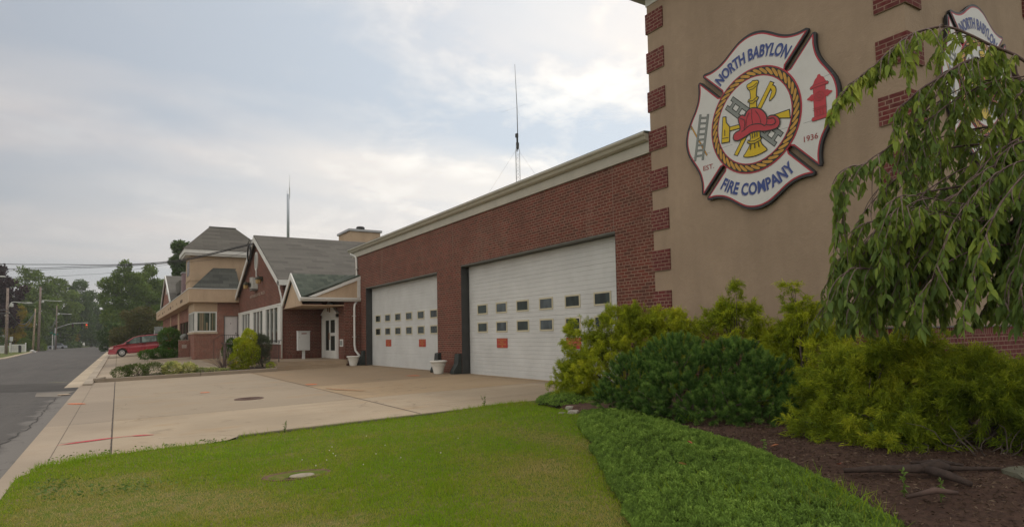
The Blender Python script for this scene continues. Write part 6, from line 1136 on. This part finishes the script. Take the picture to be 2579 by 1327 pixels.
pole(-13.1, 112, 9.3, .19, 'wooden utility pole at the far left beside the white fence'); pole(-12.75, 150, 12.3, .23, 'tallest wooden utility pole left of the street', lean=(.15, 0)); pole(-13.4, 148, 8.1, .17, 'short leaning pale pole beside the tallest one', mat='pole_pale', lean=(.25, 0)); pole(-12.35, 185, 10.5, .15, 'reddish thin utility pole behind the tallest one'); pole(-12.9, 232, 11.0, .17, 'far pale utility pole beyond the junction', cross=True); pole(-11.8, 262, 11.2, .15, 'far thin utility pole behind the signal arm', cross=True)
def lamp(base, arm, lab, r=.05, off=False):
    r_ = thing('street_lamp', base, lab, 'street lamp', 'cobra head street lamps'); b = Vector(base); a = Vector(arm); mb = MB(); c = curve([b, b+(a-b)*.18+Vector((0,0,(a.z-b.z)*.75+.12)), b+(a-b)*.55+Vector((0,0,(a.z-b.z)*.42+.08)), a], 12); mb.tube(c, r, 6)
    if off: mb.tube([(b.x, b.y, -.25), b], .12, 8)
    mb.build('arm', M['lampgrey'], r_, smooth=True); H = MB(); H.lathe([(.01,-.10),(.15,-.06),(.19,0),(.12,.08),(.01,.10)], n=14); H.xform(Matrix.Translation(a+Vector((.30,0,0))) @ Matrix.Scale(2.3, 4, (1,0,0))); H.build('lamp_head', M['lampgrey'], r_, smooth=True)
    mb = MB().lathe([(.05,-.25),(.20,-.2),(.20,.2),(.05,.28)], b+Vector((.35,-.1,.35)), 10); mb.build('transformer_can', M['lampgrey'], r_)
lamp((-12.95,112,6.3), (-11.0,112,7.0), 'street lamp arm on the pole beside the white fence', .06); lamp((-12.55,150,8.9), (-9.9,150,9.38), 'street lamp arm on the tallest utility pole', .07); lamp((-12.3,185,7.9), (-10.1,185,8.18), 'street lamp arm on the thin reddish pole', .07); lamp((-14.1,95,8.2), (-12.0,95,9.2), 'street lamp head reaching in from the left edge', .07, True)
# traffic signal on a curved mast arm
r_ = thing('traffic_signal', (-13.3,195,-.25), 'traffic signal showing red on a long curved mast arm', 'traffic light'); mb = MB().tube([(-13.3,195,-.25),(-13.3,195,5.2)], [.17,.13], 10); mb.build('mast', M['greymetal'], r_, smooth=True); mb = MB().tube(curve([(-13.3,195,4.9),(-11.5,195,5.7),(-9.6,195,6.2),(-6.4,195,6.4)], 14), .09, 8); mb.build('mast_arm', M['lampgrey'], r_, smooth=True)
em = NT('signal_red'); e_ = em.n('ShaderNodeEmission', i_Strength=1.6); e_.inputs[0].default_value = (1, .05, .02, 1); em.l(e_.outputs[0], em.out.inputs[0])
def signal_head(x, lit, mat, root):
    hd = MB(); hd.box(x-.21, x+.21, 194.8, 195.15, 4.85, 6.05); h_ = hd.build('signal_head', mat, root, bevel=.04)
    for k, z_ in enumerate((5.85, 5.45, 5.05)):
        L_ = MB(); L_.lathe([(.15,0),(.16,.02),(.001,.05)], n=18); L_.xform(Matrix.Translation((x, 194.79, z_)) @ Matrix.Rotation(PI/2, 4, 'X')); L_.build('lens', em.mat if (lit and k == 0) else plain('lens_dark%d' % k, [(.10,.02,.02),(.14,.10,.02),(.02,.08,.03)][k], .3), h_)
    V_ = MB()
    for z_ in (5.85, 5.45, 5.05): V_.prism([(x-.2,194.79,z_+.02),(x-.17,194.79,z_+.18),(x+.17,194.79,z_+.18),(x+.2,194.79,z_+.02),(x+.17,194.79,z_+.02),(x+.14,194.79,z_+.15),(x-.14,194.79,z_+.15),(x-.17,194.79,z_+.02)], (0, -.25, 0))
    V_.build('visor', mat, h_)
sy = plain('signal_yellow', (.55,.22,.02), .5); signal_head(-6.74, True, sy, r_); signal_head(-9.65, False, M['black'], r_); signal_head(-7.7, False, M['black'], r_)
MB().box(-9.85,-9.45,194.9,195.3,5.9,6.15).build('bracket', M['dark'], r_); MB().box(-7.9,-7.5,194.9,195.3,6.05,6.3).build('bracket', M['dark'], r_)
for x_, z_, lab in ((-3.1, 5.6, 'amber signal hanging far beyond the red light, left one'), (-.9, 5.8, 'amber signal hanging far beyond the red light, right one')):
    q = thing('far_signal', (x_, 238, z_), lab, 'traffic light'); MB().box(x_-.2, x_+.2, 237.9, 238.2, z_, z_+1.1).build('housing', sy, q, bevel=.03); mb = MB(); [mb.lathe([(.13,-.02),(.13,.02)], (x_, 237.85, z_+.2+.35*k), 12) for k in range(3)]; mb.build('lens', M['black'], q); MB().tube([(x_,238,z_+1.1),(x_,238,z_+1.75)], .03, 5).build('hanger', M['dark'], q)
MB().tube([(-14,238,7.6),(-5,238,7.25),(-.9,238,7.4),(8,238,8.2)], .025, 4).build('span_wire', M['wire'], label='thin span wire carrying the two far signals', cat='wire')
# green street name sign on a white post
r_ = thing('street_sign', (-13.05,185,-.25), 'green street name blades on a white post at the junction', 'sign'); MB().tube([(-13.05,185,-.25),(-13.05,185,3.4)], .11, 8).build('post', M['trim'], r_); MB().box(-12.95,-12.0,184.95,185.0,3.2,3.6).box(-13.15,-13.1,184.5,185.5,3.65,3.95).box(-13.6,-13.0,184.97,185.02,3.65,3.9).build('blade', plain('street_green', (.03,.25,.16), .5), r_); 
r_ = thing('parking_sign', (-1.22,140,-.25), 'small white sign on a thin post at the end of the pavement', 'sign'); MB().tube([(-1.22,140,-.25),(-1.22,140,1.75)], .05, 6).build('post', M['greymetal'], r_); MB().box(-1.52,-.95,139.9,139.95,1.65,2.3).build('plate', M['trim'], r_)
r_ = thing('bus_stop_sign', (-14.4,118,-.25), 'thin sign post beside the white fence', 'sign'); MB().tube([(-13.9,124,-.25),(-13.9,124,2.2)], .04, 6).build('post', M['greymetal'], r_); MB().box(-14.1,-13.7,123.9,123.95,1.7,2.4).build('plate', M['lampgrey'], r_)
# white fences
def fence(x0, x1, y, h, lab):
    r_ = thing('picket_fence', (x0, y, -.2), lab, 'fence', 'white fences at the far left'); mb = MB(); x_ = x0
    mb.box(x0, x1, y-.02, y+.02, h-.18, h-.10).box(x0, x1, y-.02, y+.02, .0, .08)
    while x_ < x1: mb.box(x_, x_+.085, y-.045, y-.02, -.18, h-.02); x_ += .125
    mb.build('panel', M['trim'], r_)
    for xp in (x0, x1): MB().box(xp-.08, xp+.08, y-.09, y+.09, -.2, h+.12).lathe([(.13,h+.12),(.12,h+.17),(.01,h+.24)], (xp, y, 0), 4).build('post', M['trim'], r_)
fence(-18.5, -14.75, 125, 1.1, 'white picket fence at the left edge behind the first pole'); fence(-15.65, -13.5, 138, 1.22, 'white panel fence between the first pole and the leaning pole')
mb = MB().box(-13.75,-13.4,131,131.4,-.2,.75).lathe([(.2,.75),(.2,.95),(.05,1.05)], (-13.6,131.2,0), 8); mb.build('mailbox', M['black'], label='dark mailbox on a post in front of the white panel fence', cat='mailbox')
mb = MB(); mb.box(-12.3,-11.5,131.5,132,-.2,.05).lathe([(.3,.0),(.35,.1),(.1,.22)], (-12.0,131.6,0), 9); mb.build('white_bag', M['trim'], label='small white bag on the verge at the foot of the leaning pole', cat='bag')
# service wires and street cables
def wire(pts, lab, r=.016): return MB().tube(curve(pts, 24), r, 4, 0, False).build('overhead_wire', M['wire'], label=lab, cat='wire', group='overhead wires')
def sag(a, b, s_): a, b = Vector(a), Vector(b); return [a, a.lerp(b, .33)+Vector((0,0,-s_*.85)), a.lerp(b, .66)+Vector((0,0,-s_*.85)), b]
wire([(6.3,36.9,6.5),(2.94,41.5,5.90),(-.22,46,5.97),(-3.33,50.5,6.32),(-7.0,56,6.78),(-12.5,64,7.7)], 'upper black service wire from the brick gable peak across the street', .02)
wire([(6.3,36.9,6.45),(2.94,41.5,5.84),(-.2,46,5.91),(-2.58,49.5,6.09),(-5.96,54.5,6.33),(-12.5,64,7.0)], 'second black service wire just below the upper one', .018)
wire([(6.3,36.9,6.42),(2.94,41.5,5.80),(-.2,46,5.85),(-2.58,49.5,5.99),(-5.96,54.5,6.22),(-12.5,64,6.85)], 'third service wire running close below the second', .014)
wire([(6.3,37.2,6.15),(4.9,38.5,5.77),(2.78,41.5,5.69),(-.38,46,5.46),(-2.12,49,5.55),(-3.86,51.5,5.61),(-12.5,64,6.2)], 'thin lowest service wire from the brick gable', .008)
for a, b, s_, r_, lab in (((-13.0,112,6.0),(-14.6,80,6.0),.5,.05,'thick cable from the fence side pole out of the left edge'), ((-13.0,112,5.6),(-14.6,80,5.3),.6,.045,'lower thick cable from the fence side pole to the left'), ((-13.0,112,5.9),(-13.2,148,7.2),2.2,.06,'sagging cable bundle between the first pole and the leaning pole'), ((-12.9,112,5.7),(-13.2,148,6.9),2.5,.04,'lower sagging cable between the first pole and the leaning pole'), ((-12.6,150,9.9),(-13.0,112,8.6),1.6,.04,'upper sagging wire between the two nearest poles'),
    ((-12.6,150,7.2),(-12.3,185,7.4),2.8,.05,'sagging cable between the tallest and the thin pole'), ((-12.6,150,6.6),(-12.3,185,7.0),3.0,.04,'lower sagging cable between the tallest and the thin pole'), ((-12.6,150,10.5),(-12.3,185,9.5),1.2,.03,'top wire between the tallest and the thin pole')): wire(sag(a, b, s_), lab, r_)

# monopole and roof antenna
r_ = thing('monopole', (28.7,130,-.2), 'tall pale grey monopole rising behind the gabled hall', 'mast'); MB().tube([(28.7,130,-.3),(28.7,130,21.3)], [.33,.27], 16).tube([(28.7,130,21.31),(28.7,130,30.2)], [.27,.27], 16).build('shaft', plain('mono_grey', (.42,.47,.54), .5, .05), r_, smooth=True); MB().tube([(28.98,130,29.3),(28.98,130,31.6)], .10, 8).tube([(28.98,130,31.6),(29.02,130,34.2)], [.05,.02], 6).tube([(28.52,130,30.1),(28.50,130,30.9)], .04, 5).build('antenna', M['lampgrey'], r_)
r_ = thing('roof_antenna', (14.45,22.5,5.3), 'guyed lattice antenna mast standing on the garage roof', 'antenna'); mb = MB(); c0 = Vector((14.45,22.5,0)); L3 = [Vector((math.cos(a)*.11, math.sin(a)*.11, 0)) for a in (R(90), R(210), R(330))]; zt = 9.05
for p_ in L3: mb.tube([c0+p_+Vector((0,0,5.2)), c0+p_+Vector((0,0,zt)), c0+p_*.25+Vector((0,0,zt+.25))], .011, 5)
z_ = 5.3
while z_ < zt-.2:
    for j in range(3): mb.tube([c0+L3[j]+Vector((0,0,z_)), c0+L3[(j+1)%3]+Vector((0,0,z_+.14))], .005, 4, 0, False); mb.tube([c0+L3[(j+1)%3]+Vector((0,0,z_+.14)), c0+L3[j]+Vector((0,0,z_+.28))], .005, 4, 0, False)
    z_ += .28
mb.build('lattice', plain('galv', (.30,.30,.31), .5, .1), r_); MB().tube([(14.45,22.5,9.0),(14.45,22.5,9.8)], .022, 6).box(14.40,14.50,22.45,22.55,9.62,9.78).box(14.42,14.54,22.47,22.53,9.15,9.4).build('clamp', M['dark'], r_)
MB().tube([(14.50,22.5,9.1),(14.49,22.5,11.0),(14.42,22.5,12.83)], [.02,.015,.007], 6).build('whip', M['dark'], r_, smooth=True); MB().tube([(14.49,22.5,10.95),(13.75,22.6,10.62)], .0025, 3).tube([(14.49,22.5,10.95),(14.85,22.3,11.1)], .0025, 3).tube([(14.49,22.5,10.95),(14.8,22.8,10.75)], .0025, 3).build('radial', M['greymetal'], r_)
MB().tube([(14.42,22.5,9.1),(12.9,22.5,6.9),(12.2,22.5,5.9)], .004, 3).tube([(14.5,22.5,9.1),(15.4,22.5,8.1),(16.9,22.5,6.3)], .004, 3).build('guy_wire', M['greymetal'], r_)

# ================================================================== trees
TL = {'green': leaf_mat('tree_green', [(0, (.035,.065,.014)), (.45, (.095,.165,.028)), (.8, (.17,.25,.04)), (1, (.27,.31,.06))], .25, .6, .2, .12), 'dark': leaf_mat('tree_dark', [(0, (.028,.055,.018)), (.5, (.065,.12,.03)), (1, (.14,.20,.05))], .25, .6, .2, .12),
      'maroon': leaf_mat('tree_maroon', [(0, (.020,.012,.016)), (.6, (.050,.025,.032)), (1, (.09,.05,.05))], .2, .6, .2, .2), 'gold': leaf_mat('tree_gold', [(0, (.09,.11,.015)), (.5, (.24,.22,.02)), (.85, (.40,.30,.03)), (1, (.40,.2,.03))], .3, .6, .2, .2),
      'olive': leaf_mat('tree_olive', [(0, (.05,.06,.022)), (.5, (.10,.115,.032)), (.85, (.17,.15,.05)), (1, (.24,.13,.06))], .25, .6, .2, .25)}
def tree(x, y, h, R_, kind, lab, n=5200, trunk=.35, crown0=.25, leaf=(.28,.6), seed=0, lobes=None, nl=11, name='tree', wide=1.):
    rn = random.Random(seed*13+int(x*10)); r_ = thing(name, (x, y, -.3), lab, 'tree'); 
    if lobes is None:
        lobes = []
        for k in range(nl):
            f = k/(nl-1); zc = h*(crown0+(.90-crown0)*f); rr = R_*math.sin(PI*min(.97, .18+.72*f))**.7; a = k*2.4+rn.uniform(-.5,.5); q = rr*rn.uniform(.35,.78); s_ = R_*rn.uniform(.30,.46)*(1.05-.35*f); lobes.append((x+math.cos(a)*q*wide, y+math.sin(a)*q, zc, s_*1.15*wide, s_*1.15, s_*.85))
        lobes.append((x, y, h*.93, R_*.30, R_*.30, h*.07)); lobes.append((x, y, h*(crown0+.93)/2, R_*.55*wide, R_*.55, h*(1-crown0)*.32))
        for k in range(7): a = rn.uniform(0, 2*PI); f = rn.random(); zc = h*(crown0+(1.0-crown0)*f); rr = R_*math.sin(PI*min(.98, .2+.75*f))**.6; lobes.append((x+math.cos(a)*rr*wide, y+math.sin(a)*rr, zc, R_*.2, R_*.2, R_*.15))
    P, nd, r = lobes_surface(lobes, n, .5, .22, seed, .1); m = len(P); P = P+rng.normal(0, R_*.035, P.shape); k = vnoise(P[:, 0]*1.1+P[:, 2]*.6, P[:, 2]*1.3-P[:, 1]*.5, 7/max(R_, 2)/2, seed) > -1.0; P = P[k]; nd = nd[k]; m = len(P)
    D = unit(nd*.5+rng.normal(0, 1, (m, 3))+[0, 0, -.1]); L_ = rng.uniform(*leaf, m)
    blades('crown', P, D, L_, L_*rng.uniform(.55, .85, m), .45+.22*rng.normal(size=m)+.18*vnoise(P[:, 0], P[:, 2], .8, seed+2), TL[kind], r_, shape='card')
    mb = MB(); b = Vector((x, y, -.3)); top = Vector((x+rn.uniform(-.3,.3), y, h*.72)); mb.tube([b, b.lerp(top, .3)+Vector((rn.uniform(-.15,.15),0,0)), b.lerp(top, .65)+Vector((rn.uniform(-.3,.3),0,0)), top], [trunk, trunk*.75, trunk*.5, trunk*.15], 10)
    mb.build('trunk', M['bark'], r_, smooth=True); mb = MB()
    for l in lobes[:9]: s_ = b.lerp(top, min(.95, max(.2, (l[2]-h*.18)/(h*.72)))); mb.tube([s_, s_.lerp(Vector(l[:3]), .55)+Vector((0,0,-.2)), Vector(l[:3])], [trunk*.35, trunk*.22, trunk*.08], 6)
    mb.build('limb', M['bark'], r_, smooth=True); return r_
tree(-19.0, 150, 16.2, 3.9, 'maroon', 'dark maroon leaved tree at the far left above the fence', 9750, seed=1, crown0=.35, name='maple_tree')
tree(-17.9, 195, 19.6, 5.6, 'green', 'tall green tree just right of the maroon one', 9750, seed=2, leaf=(.35,.7)); tree(-15.0, 228, 20.3, 6.0, 'green', 'green tree standing behind the tallest utility pole', 9750, seed=3, leaf=(.35,.75)); tree(-10.4, 246, 21.6, 6.2, 'dark', 'darker green tree at the centre of the street end, left side', 11250, seed=4, leaf=(.35,.75))
tree(-22.5, 175, 13.5, 4.5, 'green', 'bushy green tree behind the white picket fence', 7500, seed=5); tree(-17.6, 160, 9.1, 2.4, 'gold', 'golden yellow small tree behind the white panel fence', 7800, seed=6, leaf=(.2,.42), crown0=.12, name='golden_tree')
tree(-16.6, 172, 10.2, 3.2, 'green', 'mid green tree directly behind the golden one', 6300, seed=7, crown0=.1); tree(-20.8, 150, 8.0, 3.2, 'dark', 'dark low tree behind the picket fence at the edge', 6300, seed=8, crown0=.05)
tree(-14.2, 229, 10.5, 4.2, 'dark', 'dark tree behind the signal arm near the street sign', 6750, seed=9, crown0=.05, leaf=(.3,.6)); tree(-11.6, 246, 5.2, 1.6, 'gold', 'small golden bush tree under the signal arm', 2700, seed=10, crown0=.1, leaf=(.25,.5), name='golden_tree')
tree(-8.0, 275, 15.5, 5.6, 'dark', 'dark tree beyond the junction left of the far traffic', 7800, seed=11, crown0=.15, leaf=(.4,.8)); tree(-3.5, 330, 17.5, 6.0, 'dark', 'hazy dark tree closing the end of the street', 9750, seed=12, crown0=.12, leaf=(.5,1.0)); tree(1.8, 262, 13.5, 5.2, 'dark', 'dark tree right of the far amber signals', 9000, seed=13, crown0=.08, leaf=(.4,.8))
tree(-12.5, 330, 19, 6.5, 'dark', 'distant tree above the far white van', 7500, seed=21, crown0=.1, leaf=(.5,1.0)); tree(9, 300, 20, 9, 'dark', 'distant wide tree behind the right hand row', 9750, seed=22, crown0=.05, leaf=(.6,1.1)); tree(-20, 260, 15, 7, 'dark', 'distant wide tree behind the left hand row', 9000, seed=23, crown0=.05, leaf=(.5,1.0))
big = [(.8,150,14.6,1.9,1.9,1.5),(1.2,150,16.6,1.15,1.2,1.2),(-2.1,150,12.9,1.4,1.4,1.0),(-1.2,150,11.8,1.2,1.3,.8),(2.6,150,14.0,1.7,1.7,1.2),(-.4,150,13.2,1.6,1.6,1.2),(1.0,150,12.0,2.6,2.4,1.6),(-1.0,150,9.2,2.2,2.2,1.5),(1.8,150,8.8,2.8,2.4,2.0),(3.8,150,11.6,2.0,2.0,1.6),(-2.4,150,10.6,.9,.9,.6),(0,150,6.2,3.0,2.6,2.2),(3.2,150,5.6,2.8,2.6,2.4)]
tree(.8, 150, 17.6, 4.2, 'green', 'tallest spreading oak right of the street end', 18750, seed=14, lobes=big, leaf=(.22,.5), trunk=.45, name='oak_tree')
tree(5.9, 160, 18.3, 3.9, 'green', 'tall green oak nearer the buildings with a flat top', 14250, seed=15, crown0=.22, leaf=(.25,.55), name='oak_tree'); tree(8.8, 165, 15.2, 4.0, 'green', 'green oak partly hidden by the far gable', 7800, seed=16, crown0=.2, leaf=(.3,.6), name='oak_tree')
tree(2.6, 103, 6.0, 2.9, 'olive', 'low olive brown tree behind the red minivan', 14250, seed=17, crown0=.10, leaf=(.14,.30), wide=1.15, name='small_tree'); tree(-.5, 118, 4.2, 2.0, 'dark', 'dark low shrubby tree left of the olive brown one', 5400, seed=18, crown0=.05, leaf=(.18,.35), name='small_tree'); tree(6.4, 108, 7.2, 3.0, 'green', 'green tree beside the far end of the awning building', 7800, seed=19, crown0=.08, leaf=(.18,.4))
tree(7.8, 100, 15.6, 2.1, 'dark', 'tall dark tree rising behind the hipped tan tower', 7800, seed=20, crown0=.45, leaf=(.2,.42), lobes=[(7.3,100,14.4,1.0,1.0,.9),(6.85,100,12.3,.85,.85,.75),(7.6,100,12.6,1.0,1.0,1.0),(7.1,100,11.0,.65,.7,.7),(8.3,100,13.8,1.3,1.3,1.2),(7.9,100,10.6,1.2,1.2,1.2)], nl=6)
bush((-13.5,152,-.2), [(-14.1,152,.6,1.2,1,.9),(-12.7,154,.5,1.0,1,.7),(-14.8,150,1.3,1.0,1,1.0)], 2600, 'leafy undergrowth at the foot of the leaning pole', TL['green'], (.2,.4), .5, 'verge_bush'); bush((-10.4,236,-.2), [(-10.9,236,.4,1.5,1,.8),(-10.4,236,.6,1.3,1,.9)], 1800, 'low hedge behind the silver sedan', TL['dark'], (.25,.5), .5, 'hedge'); bush((-16.5,118,-.2), [(-15.6,104,.0,1.6,1.5,.5)], 900, 'weedy clump at the left edge of the verge', TL['green'], (.15,.3), .5, 'verge_bush'); bush((.3,140,-.2), [(.2,140,1.2,1.6,1.4,1.5),(2.6,138,1.3,1.8,1.5,1.6)], 3400, 'dark hedge behind the parking sign', TL['dark'], (.2,.4), .5, 'hedge')

# ------------------------------------------------------------------ summer haze
hz_ = NT('haze'); pv = hz_.n('ShaderNodeVolumePrincipled'); pv.inputs['Color'].default_value = (.86, .88, .90, 1); pv.inputs['Density'].default_value = .00042; pv.inputs['Anisotropy'].default_value = .2; hz_.l(pv.outputs[0], hz_.out.inputs['Volume'])
o = MB().box(-420, 420, -60, 950, -1.4, 36).build('haze', hz_.mat); o['kind'] = 'stuff'; tag(o, 'thin summer haze over the whole street', 'haze')

# ------------------------------------------------------------------ render settings
sc.render.engine = 'CYCLES'; cy = sc.cycles; cy.max_bounces = 6; cy.diffuse_bounces = 3; cy.glossy_bounces = 2; cy.transmission_bounces = 2; cy.transparent_max_bounces = 6; cy.caustics_reflective = False; cy.caustics_refractive = False
cy.use_denoising = True; cy.sample_clamp_indirect = 6
try: cy.denoiser = 'OPENIMAGEDENOISE'
except Exception: pass
